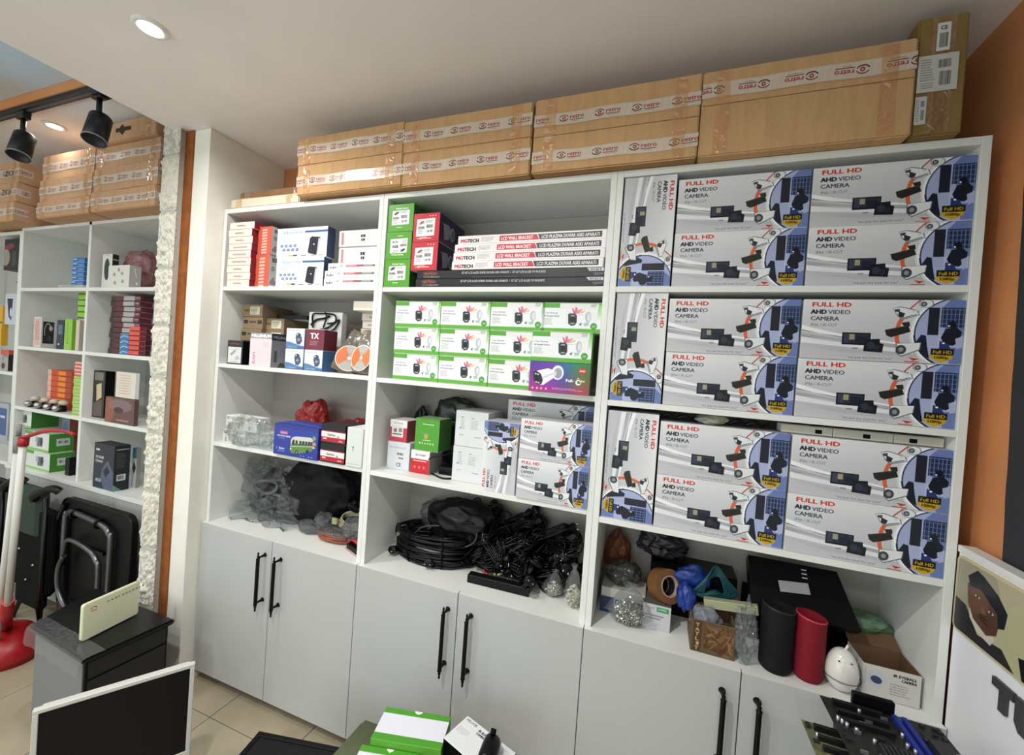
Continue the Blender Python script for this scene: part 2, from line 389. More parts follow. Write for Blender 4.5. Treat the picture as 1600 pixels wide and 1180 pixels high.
def end_label_art(name, base, logo, dots, flip=False):
    A = Art(118, 108, base, 2.4)
    A.text('Security Camera', 34, 20, 5.5, 'e8f4e0', .5, width=56) if not dots else None
    if dots:
        for x in (74, 86, 98): A.ell(x, 11, 2.6, 2.4, 'f4c8c8')
    A.poly([(20, 26), (98, 24), (98, 80), (18, 82)] if not dots else [(16, 22), (98, 20), (96, 86), (14, 88)], 'eceaee')
    A.poly([(26, 42), (34, 32), (44, 29), (52, 33), (42, 36), (36, 42)], logo); A.text('LEVER', 28, 40, 4, logo, .3, width=20)
    A.bars(22, 50, 30, 9, seed=3); A.bars(60, 44, 28, 12, seed=5); A.lines(56, 28, 34, 10, 3, '6c6c70', .8, 2); A.lines(22, 62, 30, 16, 4, '6c6c70', .7, 8)
    A.text('CE', 62, 72, 7, '2c2c30', .5, width=12); A.bars(78, 64, 10, 8, seed=4)
    A.rect(40, 90, 66, 92.4, 'dcefd0' if not dots else 'f6cccc')
    if dots: A.ell(36, 95, 4, 4, 'f8dcdc'); A.rect(20, 94, 84, 96.4, 'f8dcdc')
    if flip: A.a = A.a[::-1, ::-1].copy()
    return artmat(name, A)
def purple_art():
    A = Art(203, 102, '5c2f8e', 2.0)
    h, w_, _ = A.a.shape; X = np.linspace(0, 1, w_)[None, :, None]; Y = np.linspace(0, 1, h)[:, None, None]
    def mix(stops, t):
        out = np.zeros(np.broadcast(t, np.zeros(3)).shape, np.float32)
        for (p0, c0), (p1, c1) in zip(stops, stops[1:]):
            m = (t >= p0) & (t <= p1); k = (t-p0)/(p1-p0); out = np.where(m, srgb(c0)*(1-k)+srgb(c1)*k, out)
        return out
    top = mix([(0, '4a3d9c'), (.35, '6a3ea8'), (.6, '2f6f9a'), (.8, '2f8a58'), (1, '3f7a34')], X)
    bot = mix([(0, 'b8297c'), (.4, '8a2fa0'), (.65, '6a3f80'), (.85, 'a84a3c'), (1, '8a4a28')], X)
    A.a[:] = top*(1-Y)+bot*Y
    A.rect(0, 84, 203, 102, 'b52f72', .45)
    A.ell(96, 34, 20, 24, 'e3e3ea'); A.ell(97, 36, 13, 17, '9a9aa8'); A.poly([(78, 30), (92, 30), (92, 44), (80, 46)], 'cfcfd6')
    A.poly([(12, 36), (62, 22), (82, 26), (84, 52), (50, 78), (40, 78)], 'f2f2f6'); A.poly([(44, 50), (84, 34), (84, 40), (46, 60)], 'd2d2da')
    A.poly([(12, 36), (24, 32), (40, 42), (48, 62), (44, 76), (30, 78), (16, 64)], '2a2a34'); A.ell(28, 56, 9, 11, '111118')
    for p in [(22, 42), (30, 44), (26, 70), (34, 72)]: A.ell(*p, 3.4, 2.6, 'c9c9d6')
    A.ell(176, 24, 12, 10, 'c8323a'); A.text('AHD', 167, 27, 6, 'f4e8e8', .4, width=18)
    A.text('Full-', 124, 62, 9, 'f4f6f4', .6, width=26); A.ell(165, 62, 9, 9, 'f0f4f0'); A.ell(167, 61, 5.5, 5.5, '3f7a54'); A.text('olor', 167, 60, 8, 'e9f2ea', .4, width=20); A.poly([(158, 50), (166, 46), (170, 52)], 'd8b03a')
    for x in (14, 30, 44, 60): A.ell(x, 90, 3.4, 3.2, 'f0b8d4')
    A.lines(80, 84, 110, 8, 2, 'e8b0c0', .8, 4)
    return artmat('colour_camera_box_print', A)
def mg_art():
    A = Art(565, 31, 'efe9ea', 2.0)
    A.text('MG', 12, 25, 12, 'c2303a', 1.2, width=28); A.text('TECH', 41, 25, 12, '2a2a2e', 1.2, width=46)
    A.lines(98, 8, 60, 18, 4, '8c8c90', .7, 5)
    A.poly([(172, 6), (316, 6), (326, 25), (172, 25)], 'c53442'); A.text('LCD WALL BRACKET', 178, 21.5, 11.5, 'f4e4e4', .7, width=124)
    A.poly([(320, 6), (548, 6), (548, 25), (328, 25)], '2b2b2f'); A.text('LCD PLAZMA DUVAR ASKI APARATI', 334, 21.5, 11.5, 'e4e2e2', .5, width=206)
    A.rect(561, 0, 565, 31, 'c8c4c4')
    return artmat('bracket_box_print', A)
def rayon_art():
    A = Art(730, 33, '1a1b20', 1.6)
    A.rect(0, 30, 730, 33, '0e0e12'); A.grad(240, 24, 420, 29, '1a1b20', '4c5468')
    A.ell(60, 12, 34, 8.5, '8c4a38'); A.ell(60, 12, 31, 6.5, '1a1b20'); A.text('RAYTECH', 36, 16, 8, 'b06a50', .5, width=48); A.text('TV LCD BRACKET', 30, 28, 5, 'b8b8bc', .2, width=72)
    A.text('32"-65" LCD & LED EGIMLI DUVAR ASKI APARATI  /  32"-65" LCD & LED TV MOUNTS', 196, 15, 8.5, 'c8c8cc', .35, width=330)
    A.poly([(670, 0), (730, 0), (730, 12), (680, 12)], 'c9c9cd'); A.text('RT-65 S', 684, 9.5, 6.5, '33333a', .3, width=36); A.poly([(690, 18), (730, 16), (730, 24), (700, 28)], '5a5a60')
    return artmat('black_bracket_box_print', A)
# ------------------------------------------------------------------ the room
def struct(name, x0, x1, y0, y1, z0, z1, m, bev=0):
    bm = bmesh.new(); add_box(bm, x0, x1, y0, y1, z0, z1, bev=bev)
    return tag(bobj(name, bm, m), kind='structure')
XL, XR, YN, YB = -3.6, 2.752, -3.4, .31
GROUT = mat('tile_grout', '6d655a', .9)
TILE = mat('cream_floor_tile', 'ab9f88', .28, spec=.5, noise_amt=.12, noise_scale=5)
floor_o = struct('floor', XL, XR, YN, YB, -.06, -.006, GROUT)
tp = .432; tile_me = None
for i in range(-9, 8):
    for j in range(-7, 2):
        x0 = .281+i*tp; y0 = -.125+j*tp
        if x0 < XL or x0+tp > XR+.2 or y0 < -2.9 or y0+tp > YB+.2: continue
        if tile_me is None:
            bm = bmesh.new(); add_box(bm, .0015, tp-.0015, .0015, tp-.0015, -.006, 0, bev=.0012); tile_me = mesh_of(bm, 'tile', TILE)
        t_ = obj('tile', tile_me, floor_o, (x0, y0, 0))
struct('wall_back', XL, XR+.1, YB, YB+.1, 0, 3.0, ORANGE)
wr = struct('wall_right', XR, XR+.1, YN, YB, 0, 3.0, ORANGE)
# darker paint on the front part of the right wall, with a wavy brushed boundary
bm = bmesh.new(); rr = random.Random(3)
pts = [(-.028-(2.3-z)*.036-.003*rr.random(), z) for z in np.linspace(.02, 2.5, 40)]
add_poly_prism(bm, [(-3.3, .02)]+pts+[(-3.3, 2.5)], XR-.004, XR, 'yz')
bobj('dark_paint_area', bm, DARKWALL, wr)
struct('wall_left', XL-.1, XL, YN, YB, 0, 3.0, WALLW)
struct('wall_near', XR-.5, XR, YN-.1, YN, 0, 3.0, WALLW)
wn = tag(empty('added_window_1', (0, YN, 0)), kind='structure')  # unseen window, added so daylight lifts the ceiling and the shelf fronts
FRM = mat('window_frame_grey', '55585c', .4)
for a, b, c, d in ((XL, XR-.5, 0, .12), (XL, XR-.5, 2.35, 3.0)): boxobj('window_frame', a, b, YN-.08, YN, c, d, FRM, wn)
for x in (XL, -1.3, .6, XR-.56): boxobj('mullion', x, x+.055, YN-.08, YN, .12, 2.35, FRM, wn)
for x in (XL, -1.3, .6): boxobj('pane', x+.055, (-1.3, .6, XR-.56)[(XL, -1.3, .6).index(x)], YN-.045, YN-.039, .12, 2.35, film('window_glass', 'f4faf8', .1, .02, .0, 0), wn)
PL = bpy.data.lights.new('window_portal', 'AREA'); PL.shape = 'RECTANGLE'; PL.size = 5.8; PL.size_y = 2.2; PL.cycles.is_portal = True
po = bpy.data.objects.new('window_portal', PL); po.location = ((XL+XR-.5)/2, YN-.10, 1.235); po.rotation_euler = (math.radians(90), 0, 0); link(po)
# ceiling: the lower part above the shelves, the strip along the back wall further left, and the raised part
ceil = struct('ceiling', -.215, XR, YN, YB, CEIL, CEIL+.14, CEILM)
CEB = 2.70
struct('ceiling_strip', XL, -.2152, -.280, YB, CEB, CEB+.14, CEILM)
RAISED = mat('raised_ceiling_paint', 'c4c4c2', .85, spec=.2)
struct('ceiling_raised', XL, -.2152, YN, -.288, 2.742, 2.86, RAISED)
ORF = mat('terracotta_fascia', 'cf8a55', .7, spec=.25)
struct('trim_1', XL, -.2155, -.2875, -.2805, CEB-.001, 2.7415, ORF)
# pillar between the two shelving groups: white pier, terracotta strip, stone-clad face
PIL = mat('white_pier_paint', 'efece2', .6, spec=.3, noise_amt=.04, noise_scale=6, bump=.05, bump_scale=60)
struct('trim_3', -2.034, -1.894, YB-.012, YB-.001, 2.3, CEB-.001, mat('pale_yellow_paint', 'e6e6b4', .7))
struct('wall_pier', -.106, -.003, -.080, YB-.001, 0, CEIL-.001, PIL, bev=.001)
struct('trim_2', -.160, -.1065, -.086, -.02, 0, CEIL-.001, mat('terracotta_strip', '965629', .7, spec=.25, noise_amt=.2, noise_scale=30))
pier = struct('wall_stone', -.262, -.1605, -.112, YB-.001, 0, CEB-.001, mat('mortar_grey', 'b9b7ae', .9))
STONE = mat('painted_rough_stone', 'dad6ca', .7, spec=.3, bump=.8, bump_scale=80, stretch=(1, 1, .4))
smes = []
for s in range(3):
    bm = bmesh.new(); nx, nz = 20, 40; W_, H_ = .118, .252; g = []
    for j in range(nz+1):
        row = []
        for i in range(nx+1):
            x = (i/nx-.5)*W_; z = j/nz*H_
            e = min(min(i, nx-i)/1.5, min(j, nz-j)/1.5, 1)
            d = .010*e
            if e >= .5:
                x_ = x+.006*noise.noise(Vector((x*30, s, z*14)))
                gr_ = abs(noise.noise(Vector((x_*95+s*7, s*3.1, z*16))))
                d -= .009*max(0, .22-gr_)/.22
                n_ = noise.noise(Vector((x*52+s*7, s*3.1, z*20))); n2 = noise.noise(Vector((x*120+s, 5, z*60)))
                d += .020*abs(n_)-.008+.007*n2
            row.append(bm.verts.new((x, -d, z)))
        g.append(row)
    for j in range(nz):
        for i in range(nx): bm.faces.new((g[j][i], g[j][i+1], g[j+1][i+1], g[j+1][i]))
    smes.append(mesh_of(bm, 'stone_block', STONE))
zs = [2.700, 2.447, 2.188, 1.926, 1.662, 1.418, 1.160, .888, .612, .340, .068, -.2]
for k, (a, b) in enumerate(zip(zs, zs[1:])):
    b = max(b, 0); h = a-b-.012
    if h < .03: continue
    o = obj('stone_block', smes[k % 3], pier, (-.2105, -.1125, b+.004)); o.scale = (1, 1, h/.252)
# skirting at the foot of the right wall and back wall
struct('baseboard_right', XR-.012, XR-.0005, YN+.01, -.9, 0, .08, MELA)

# ------------------------------------------------------------------ ceiling lamps
LEDW = mat('led_diffuser', 'fff8ea', .4, emit=14)
ring_bm = bmesh.new(); add_lathe(ring_bm, [(.030, -.002), (.030, -.006), (.038, -.009), (.046, -.006), (.047, 0)], 32); ring_me = mesh_of(ring_bm, 'trim_ring', WHITEPL, True)
disc_bm = bmesh.new(); add_lathe(disc_bm, [(0, -.0035), (.030, -.0035)], 32); disc_me = mesh_of(disc_bm, 'diffuser', LEDW)
def downlight(x, y, z, power, label, size=.09):
    r = empty('ceiling_downlight', (x, y, z), 0, label, 'ceiling light', 'downlights in the ceiling')
    obj('trim_ring', ring_me, r); obj('diffuser', disc_me, r)
    L = bpy.data.lights.new('lamp', 'AREA'); L.shape = 'DISK'; L.size = size; L.energy = power; L.color = (1.0, .985, .955); L.spread = math.radians(165)
    lo = bpy.data.objects.new('lamp', L); lo.location = (0, 0, -.012); link(lo, r)
    return r
names = ['round recessed downlight glowing in the ceiling above the white shelves'] + ['round recessed downlight in the lower ceiling, %s' % q for q in ('in front of the middle cabinet, behind the viewer', 'nearest the raised ceiling', 'towards the right wall', 'furthest back')]
for (x, y, p_), nm in zip(DOWNLIGHTS, names): downlight(x, y, CEIL, p_, nm)
downlight(-1.156, -.129, CEB, .8, 'small recessed downlight in the ceiling strip above the stacked cartons on the left')
for x, q in ((-1.4, 'nearer the pillar'), (-2.7, 'furthest left')): downlight(x, -1.7, 2.742, 10, 'round recessed downlight in the raised ceiling, '+q)
# added blue strip, out of view, for the glow on the raised part
BLUE = mat('blue_led', '2f9fe8', .4, emit=1.6)
b_ = boxobj('added_led_strip', -.232, -.2205, -1.0, -.30, 2.702, 2.712, BLUE); tag(b_, 'added blue glowing led strip along the edge of the lower ceiling, out of view', 'led strip')
# added unseen blue spot that tints a patch of the raised ceiling
L = bpy.data.lights.new('blue_fill_spot', 'SPOT'); L.spot_size = math.radians(34); L.spot_blend = 1.0; L.energy = 9; L.color = (.08, .55, 1); L.shadow_soft_size = .03
lo = bpy.data.objects.new('blue_fill_spot', L); lo.location = (-.55, -1.10, 2.10); lo.rotation_euler = (Vector((-.70, -.42, 2.742))-Vector((-.55, -1.10, 2.10))).to_track_quat('-Z', 'Y').to_euler(); link(lo)

# track with two spotlights
tr_ = empty('track_light_rail', (-1.5, -.26, CEB), 0, 'black lighting track under the terracotta fascia of the ceiling strip', 'lighting track')
TB = mat('track_black', '1b1d20', .4, metal=.2)
boxobj('rail', -2.9, -.222, -.282, -.247, CEB-.022, CEB-.001, TB, tr_); boxobj('rail_groove', -2.9, -.232, -.271, -.258, CEB-.0235, CEB-.0222, mat('groove_grey', '50535a', .5), tr_)
boxobj('feed_box', -.47, -.36, -.289, -.240, CEB-.050, CEB-.0236, TB, tr_)
def spot(x, label, tilt_y, tilt_x):
    r = empty('track_spotlight', (x, -.2645, CEB-.024), 0, label, 'spotlight', 'black spotlights on the track')
    bm = bmesh.new(); add_box(bm, -.035, .035, -.016, .016, -.035, -.0005, bev=.003); bobj('adapter', bm, TB, r)
    bm = bmesh.new(); add_tube(bm, [(0, 0, -.033), (0, 0, -.115)], .010, 10); bobj('stem', bm, TB, r)
    M = TR(0, 0, -.162) @ Euler((tilt_x, tilt_y, 0)).to_matrix().to_4x4()
    bm = bmesh.new(); add_lathe(bm, [(0, .065), (.036, .062), (.040, .055), (.042, -.070), (.038, -.070), (.036, -.05), (0, -.045)], 28, M); bobj('lamp_body', bm, TB, r, True)
    bm = bmesh.new(); add_lathe(bm, [(.0425, -.064), (.044, -.066), (.044, -.071), (.0415, -.071)], 28, M); bobj('front_ring', bm, mat('grey_ring', '8d8f92', .4), r, True)
spot(-.455, 'black cylindrical track spotlight hanging in front of the top carton with the hand hole', -.22, -.25)
spot(-1.090, 'black cylindrical track spotlight further left, above the cartons marked ZO', -.26, -.25)

# ------------------------------------------------------------------ shelving units
UX = [0.0, .9025, 1.8045, 2.7065]
T = .0195; DEP = .305; DT = .018
SH = [(1.862, 1.501, 1.130), (1.856, 1.4975, 1.1265), (1.855, 1.490, 1.110)]
ZTOP, ZC = 2.225, .7487
def handle(parent, x, z0, z1, y):
    """turned bar handle with two stand-offs and small finials"""
    bm = bmesh.new(); r = .0075
    prof = [(0, z0-.030), (.003, z0-.027), (.0045, z0-.020), (.0025, z0-.015), (.006, z0-.010), (.0035, z0-.005), (.0085, z0), (r, z0+.004), (r, z1-.004), (.0085, z1), (.0035, z1+.005), (.006, z1+.010), (.0025, z1+.015), (.0045, z1+.020), (.003, z1+.027), (0, z1+.030)]
    add_lathe(bm, prof, 14, TR(x, y-.034, 0))
    for z in (z0+.008, z1-.008+.012):
        add_tube(bm, [(x, y-.034, z), (x, y-.022, z), (x, y-.006, z), (x, y-.0005, z)], [.0045, .0045, .006, .010], 10)
    for v in bm.verts: v.co -= Vector(parent.location)
    return bobj('handle', bm, BLACKMET, parent)
def cabinet(i, label):
    x0, x1 = UX[i]+.0003, UX[i+1]-.0003; s = SH[i]
    r = empty('shelving_cabinet', (x0, 0, 0), 0, label, 'cabinet', 'white shelving cabinets along the back wall')
    for a in (x0, x1-T): boxobj('side_panel', a, a+T, 0, DEP, .052, ZTOP, MELA, r)
    boxobj('top_panel', x0+T+.0002, x1-T-.0002, 0, DEP, ZTOP-.021, ZTOP-.0003, MELA, r)
    boxobj('back_panel', x0+T+.0002, x1-T-.0002, DEP-.006, DEP-.0005, .07, ZTOP-.022, mat('back_board', 'a8a29c', .6), r)
    for z in s: boxobj('shelf', x0+T+.0002, x1-T-.0002, .001, DEP-.0065, z-.018, z, MELA, r)
    boxobj('counter_panel', x0+T+.0002, x1-T-.0002, .0005, DEP-.0065, ZC-.018, ZC, MELA, r)
    boxobj('bottom_panel', x0+T+.0002, x1-T-.0002, .001, DEP-.0065, .052, .070, MELA, r)
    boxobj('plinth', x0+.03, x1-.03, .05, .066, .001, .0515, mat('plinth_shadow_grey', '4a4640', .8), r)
    xm = (x0+x1)/2
    for a, b, hx in ((x0+.001, xm-.0015, xm-(.037, .037, .046)[i]), (xm+.0015, x1-.001, xm+(.055, .055, .042)[i])):
        d = boxobj('door', a, b, -DT-.001, -.001, .050, ZC+.0015, DOORM, r, bev=.001)
        d_loc = d.location.copy()
        bm = bmesh.new(); y = -DT-.001
        h = handle(r, hx, .479, .680, y); h.parent = d
        bm = bmesh.new(); add_box(bm, a-r.location.x, b-r.location.x, -DT-.0012, -.0012, ZC+.0016, ZC+.0024); e_ = bobj('lit_top_strip', bm, MELA, d)  # paler strip added: light on the door's top edge, put into the colour
    return r
cabinet(0, 'left white shelving cabinet beside the white pier, holding the blue van box')
cabinet(1, 'middle white shelving cabinet with the green and white boxes and the black cable pile')
cabinet(2, 'right white shelving cabinet beside the terracotta wall, filled with silver camera boxes')

def left_unit():
    x0, xm, x1 = -1.787, -1.066, -.352; y0, y1 = 0, .30
    r = empty('display_shelving', (x0, 0, 0), 0, 'white two-column shelving behind the stone pillar, with worktop and folded furniture in front', 'shelving')
    for a in (x0, xm-.012, x1): boxobj('side_panel', a, a+.022, y0, y1, .77, 2.230, MELA, r)
    boxobj('top_panel', x0+.0222, x1-.0002, y0, y1, 2.212, 2.2297, MELA, r)
    boxobj('back_panel', x0+.0222, x1-.0002, y1-.006, y1-.0003, .77, 2.211, mat('back_board_grey', 'b4b4b2', .6), r)
    for a, b in ((x0+.0222, xm-.0122), (xm+.0102, x1-.0002)):
        for z in (1.862, 1.503, 1.132): boxobj('shelf', a, b, .001, y1-.0065, z-.020, z, MELA, r)
    boxobj('worktop', x0, x1+.022, -.02, y1, .748, .7695, MELA, r)
    n = 4; wdt = (x1+.022-x0)/n
    for k in range(n): boxobj('front_panel', x0+k*wdt+.001, x0+(k+1)*wdt-.001, -.014, .002, .06, .7475, DOORM, r)
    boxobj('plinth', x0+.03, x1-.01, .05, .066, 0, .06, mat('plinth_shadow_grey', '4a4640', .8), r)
    return r
left_unit()
def far_unit():
    x0, x1 = -2.60, -1.7885
    r = empty('pegboard_shelving', (x0, 0, 0), 0, 'white shelving with hooks at the left edge, holding hanging packs', 'shelving')
    boxobj('side_panel', x1-.020, x1, 0, .30, .05, 2.215, MELA, r); boxobj('side_panel', x0, x0+.02, 0, .30, .05, 2.215, MELA, r)
    boxobj('back_panel', x0+.0202, x1-.0202, .215, .221, .05, 2.215, mat('back_board_grey', 'b4b4b2', .6), r)
    boxobj('top_panel', x0+.0202, x1-.0202, 0, .30, 2.195, 2.215, MELA, r)
    for z in (1.335, .770): boxobj('shelf', x0+.0202, x1-.0202, .001, .2145, z-.02, z, MELA, r)
    for x in (-2.2, -1.98):
        for z in (2.17, 1.93):
            bm = bmesh.new(); add_tube(bm, [(x, .214, z), (x, .135, z), (x, .130, z+.008)], .003, 6)
            for v in bm.verts: v.co -= r.location
            bobj('hook', bm, CHROME, r)
far_unit()

# white panel standing along the right wall, with a poster and raised letters
PANX = 2.7085
pan = empty('white_side_panel', (PANX, -.9, 0), 0, 'white panel along the terracotta wall, carrying the poster and the dark letters', 'panel')
boxobj('board', PANX, XR-.014, -1.9, -.004, .002, 1.190, mat('glossy_white_board', 'f0f1f8', .3, spec=.5), pan)
boxobj('ledge', PANX-.003, XR-.0125, -1.9, -.003, 1.1905, 1.207, MELA, pan)
def poster():
    A = Art(300, 200, 'a8a088', 1.6)
    A.grad(0, 0, 300, 200, 'b0a88e', 'bab692'); A.ell(40, 60, 60, 90, '8c8878', .5); A.ell(160, 120, 60, 90, 'b6b48c', .7)
    # man with beret
    A.poly([(0, 110), (30, 118), (60, 170), (110, 160), (140, 200), (0, 200)], '2e2c30'); A.poly([(38, 118), (60, 128), (96, 150), (88, 172), (58, 164), (40, 140)], 'cfc8ba')
    A.poly([(30, 60), (44, 44), (86, 54), (104, 92), (98, 140), (78, 156), (48, 138), (34, 104)], '5e4236'); A.ell(56, 92, 22, 34, '71503f', .8, .2); A.ell(82, 120, 18, 26, '523a30', .7)
    A.poly([(30, 40), (50, 14), (64, 20), (96, 44), (116, 74), (112, 112), (100, 120), (96, 88), (60, 56), (36, 62)], '1f2128')
    A.ell(54, 78, 6, 3, 'cfc4b8'); A.ell(54, 78, 2.6, 2.8, '14100e'); A.ell(84, 96, 6, 3, 'cfc4b8'); A.ell(84, 96, 2.6, 2.8, '14100e')
    A.poly([(66, 86), (76, 108), (64, 112)], '7c5846'); A.line([(56, 122), (80, 132)], 3.4, '33201c'); A.line([(60, 116), (78, 122)], 3, '241816')
    # second man, hat
    A.poly([(140, 150), (186, 130), (230, 150), (300, 130), (300, 200), (150, 200)], '17171c'); A.poly([(206, 60), (290, 50), (290, 150), (240, 170), (214, 120)], '8c5c46'); A.poly([(236, 110), (290, 110), (290, 200), (240, 190)], '54443a', .8)
    A.poly([(178, 30), (196, 34), (240, 0), (300, 0), (300, 66), (208, 66), (184, 62)], '1c1e2a'); A.ell(226, 86, 7, 3.6, 'd8c8b8'); A.ell(227, 86, 3, 3, '120e0c'); A.poly([(240, 90), (250, 116), (238, 120)], 'a06a50'); A.line([(230, 134), (256, 132)], 4, '5c2c26')
    A.rect(0, 0, 300, 3, '8c7a50', .8); A.rect(0, 0, 3, 200, 'd8ceb0')
    return artmat('poster_print', A, .35)
ps = empty('framed_poster', (PANX, -.2, 1.05), 0, 'faded poster of two men in caps with rounded cream border, on the white panel', 'poster')
py0, py1, pz0, pz1 = -.008, -.43, 1.003, 1.186
def rr_pts(a0, a1, b0, b1, r):
    out = []
    for cx, cy, s in ((a1-r, b1-r, 0), (a0+r, b1-r, 90), (a0+r, b0+r, 180), (a1-r, b0+r, 270)):
        for k in range(7): out.append((cx+r*math.cos(math.radians(s+15*k)), cy+r*math.sin(math.radians(s+15*k))))
    return out
L0 = ps.location
bm = bmesh.new(); add_poly_prism(bm, [(a-L0[1], b-L0[2]) for a, b in rr_pts(py1, py0, pz0, pz1, .016)], -.0045, -.0002, 'yz')
bobj('border', bm, mat('cream_border', 'c9bd94', .5), ps)
bm = bmesh.new(); add_poly_prism(bm, [(a-L0[1], b-L0[2]) for a, b in rr_pts(py1+.006, py0-.006, pz0+.006, pz1-.006, .012)], -.0055, -.0046, 'yz')
uv = bm.loops.layers.uv.new('uv')
for f in bm.faces:
    for l in f.loops:
        l[uv].uv = ((py0-(l.vert.co.y+L0[1]))/(py0-py1), (l.vert.co.z+L0[2]-pz0)/(pz1-pz0))
bobj('print', bm, poster(), ps)
def letter(pts, label):
    bm = bmesh.new(); add_poly_prism(bm, pts, PANX-.0065, PANX-.0004, 'yz'); c = Vector((PANX, sum(p[0] for p in pts)/len(pts), min(p[1] for p in pts)))
    for v in bm.verts: v.co -= c
    tag(bobj('sign_letter', bm, mat('letter_grey', '3a3b3f', .45), loc=c), label, 'sign letter')
letter([(-.146, .973), (-.203, .973), (-.203, .955), (-.1855, .955), (-.1855, .913), (-.1665, .913), (-.1665, .955), (-.146, .955)], 'raised dark grey letter T on the white panel below the poster')
letter([(-.208, .973), (-.228, .973), (-.228, .925), (-.236, .917), (-.246, .925), (-.246, .973), (-.264, .973), (-.264, .922), (-.252, .905), (-.220, .905), (-.208, .922)], 'raised dark grey letter beside the T, cut by the right edge of the picture')
# ------------------------------------------------------------------ boxes
_bm = {}
def box_mesh(dx, dy, dz, mats, rot=None, bev=.0012):
    """closed box, origin at the middle of its base; slots: 0 other, 1 front -y, 2 right +x, 3 top, 4 bottom, 5 left"""
    key = (round(dx, 4), round(dy, 4), round(dz, 4), tuple(m.name for m in mats), rot)
    if key in _bm: return _bm[key]
    bm = bmesh.new(); add_box(bm, -dx/2, dx/2, -dy/2, dy/2, 0, dz, bev=bev)
    bm.normal_update(); uv = bm.loops.layers.uv.new('uv')
    for f in bm.faces:
        n = f.normal; a = max(range(3), key=lambda i: abs(n[i]))
        full = abs(n[a]) > .9
        s = {(1, -1): 1, (0, 1): 2, (2, 1): 3, (2, -1): 4, (0, -1): 5}.get((a, 1 if n[a] > 0 else -1), 0)
        f.material_index = s if full or s else 0
        for l in f.loops:
            c = l.vert.co; x, y, z = (c.x+dx/2)/dx, (c.y+dy/2)/dy, c.z/dz
            if a == 1:
                q = (x, z) if n[1] < 0 else (1-x, z)
                if rot == 'cw' and n[1] < 0: q = (1-z, x)
                if rot == 'ccw' and n[1] < 0: q = (z, 1-x)
                if rot == '180' and n[1] < 0: q = (1-x, 1-z)
            elif a == 0: q = (y, z) if n[0] > 0 else (1-y, z)
            else: q = (x, y) if n[2] > 0 else (x, 1-y)
            l[uv].uv = q
    me = mesh_of(bm, 'box', mats); _bm[key] = me; return me
def box(name, label, cat, x0, x1, y0, dep, z0, z1, front, side=None, top=None, group=None, rz=0, rot=None, bottom=None, left=None, base=None, ry=0):
    base = base or PAPER; side = side or base; top = top or base; bottom = bottom or base; left = left or side
    me = box_mesh(x1-x0, dep, z1-z0, [base, front, side, top, bottom, left], rot)
    o = obj(name, me, None, ((x0+x1)/2, y0+dep/2, z0), (0, ry, rz)); tag(o, label, cat, group)
    return o
def flap(o, dx, dz, y, m, n=1):
    """lid flap: a thin tuck strip along the top front edge"""
    bm = bmesh.new(); add_box(bm, -dx*.18, dx*.12, y-.0006, y-.0001, dz-.012, dz-.0015)
    return bobj('lid_flap', bm, m, o)

AHD = ahd_art(); SILV = mat('silver_card', 'c9c9cd', .45, spec=.4); SILVD = mat('silver_card_shade', 'b4b4b9', .5)
CG = 'silver video camera boxes in the right cabinet'
rj = random.Random(11)
rows = [(1.8555, 'top shelf'), (1.4905, 'second shelf'), (1.1105, 'third shelf')]
for k, (z, nm) in enumerate(rows):
    h = .1635; w_ = .346
    o = box('camera_box', f'silver camera box standing on end at the left of the {nm}, right cabinet', 'box', 1.829, 1.985, .004+.004*k, .10, z, z+.346, AHD, SILV, SILV, CG, rot='cw')
    for c, (x0, nc) in enumerate(((1.9895, 'middle'), (2.3395, 'right'))):
        for r_ in range(2):
            o = box('camera_box', f'{"lower" if r_ == 0 else "upper"} of two silver camera boxes lying in the {nc} of the {nm}, right cabinet', 'box',
                    x0+rj.uniform(0, .0015), x0+w_, .004+rj.uniform(0, .006), .10, z+r_*(h+.0006), z+r_*(h+.0006)+h, AHD, SILV, SILV, CG)
            flap(o, w_, h, -.05, mat('white_flap', 'dcdcdf', .5))

# middle cabinet, second shelf: green and white camera boxes
GB = green_box_art(); GREEN = mat('green_card', '5fa636', .5); GG = 'green and white camera boxes on the second shelf'
gz = 1.4980; gh = .1018; gw = .2025
cols = ['leftmost', 'second', 'third', 'rightmost']
rn = ['bottom', 'middle', 'top']
for r_ in range(3):
    z = gz+r_*gh
    for c in range(4):
        x0 = (.990-.003*r_)+c*.2032; y0 = .010; dep = .085
        if c == 2 and r_ < 2: y0 = .0105
        if c == 3 and r_ < 2: x0, y0, dep = 1.565, -.028, .038
        if c == 3 and r_ == 2: x0 = 1.5815
        lab = f'green and white camera box, {cols[c]} in the {rn[r_]} row on the second shelf'
        if c == 3 and r_ == 0:
            box('camera_box', 'purple and green box picturing a white bullet camera, lower right of second shelf', 'box', x0-.001, x0+.204, y0, dep, z, z+gh, purple_art(), mat('purple_side', '3c5a3a', .5), mat('purple_top', '4a4a8c', .5), None)
        else:
            box('camera_box', lab, 'box', x0, x0+gw, y0, dep, z+.0003, z+gh, GB, GREEN, mat('green_card_top', 'cfe0c4', .5), GG)

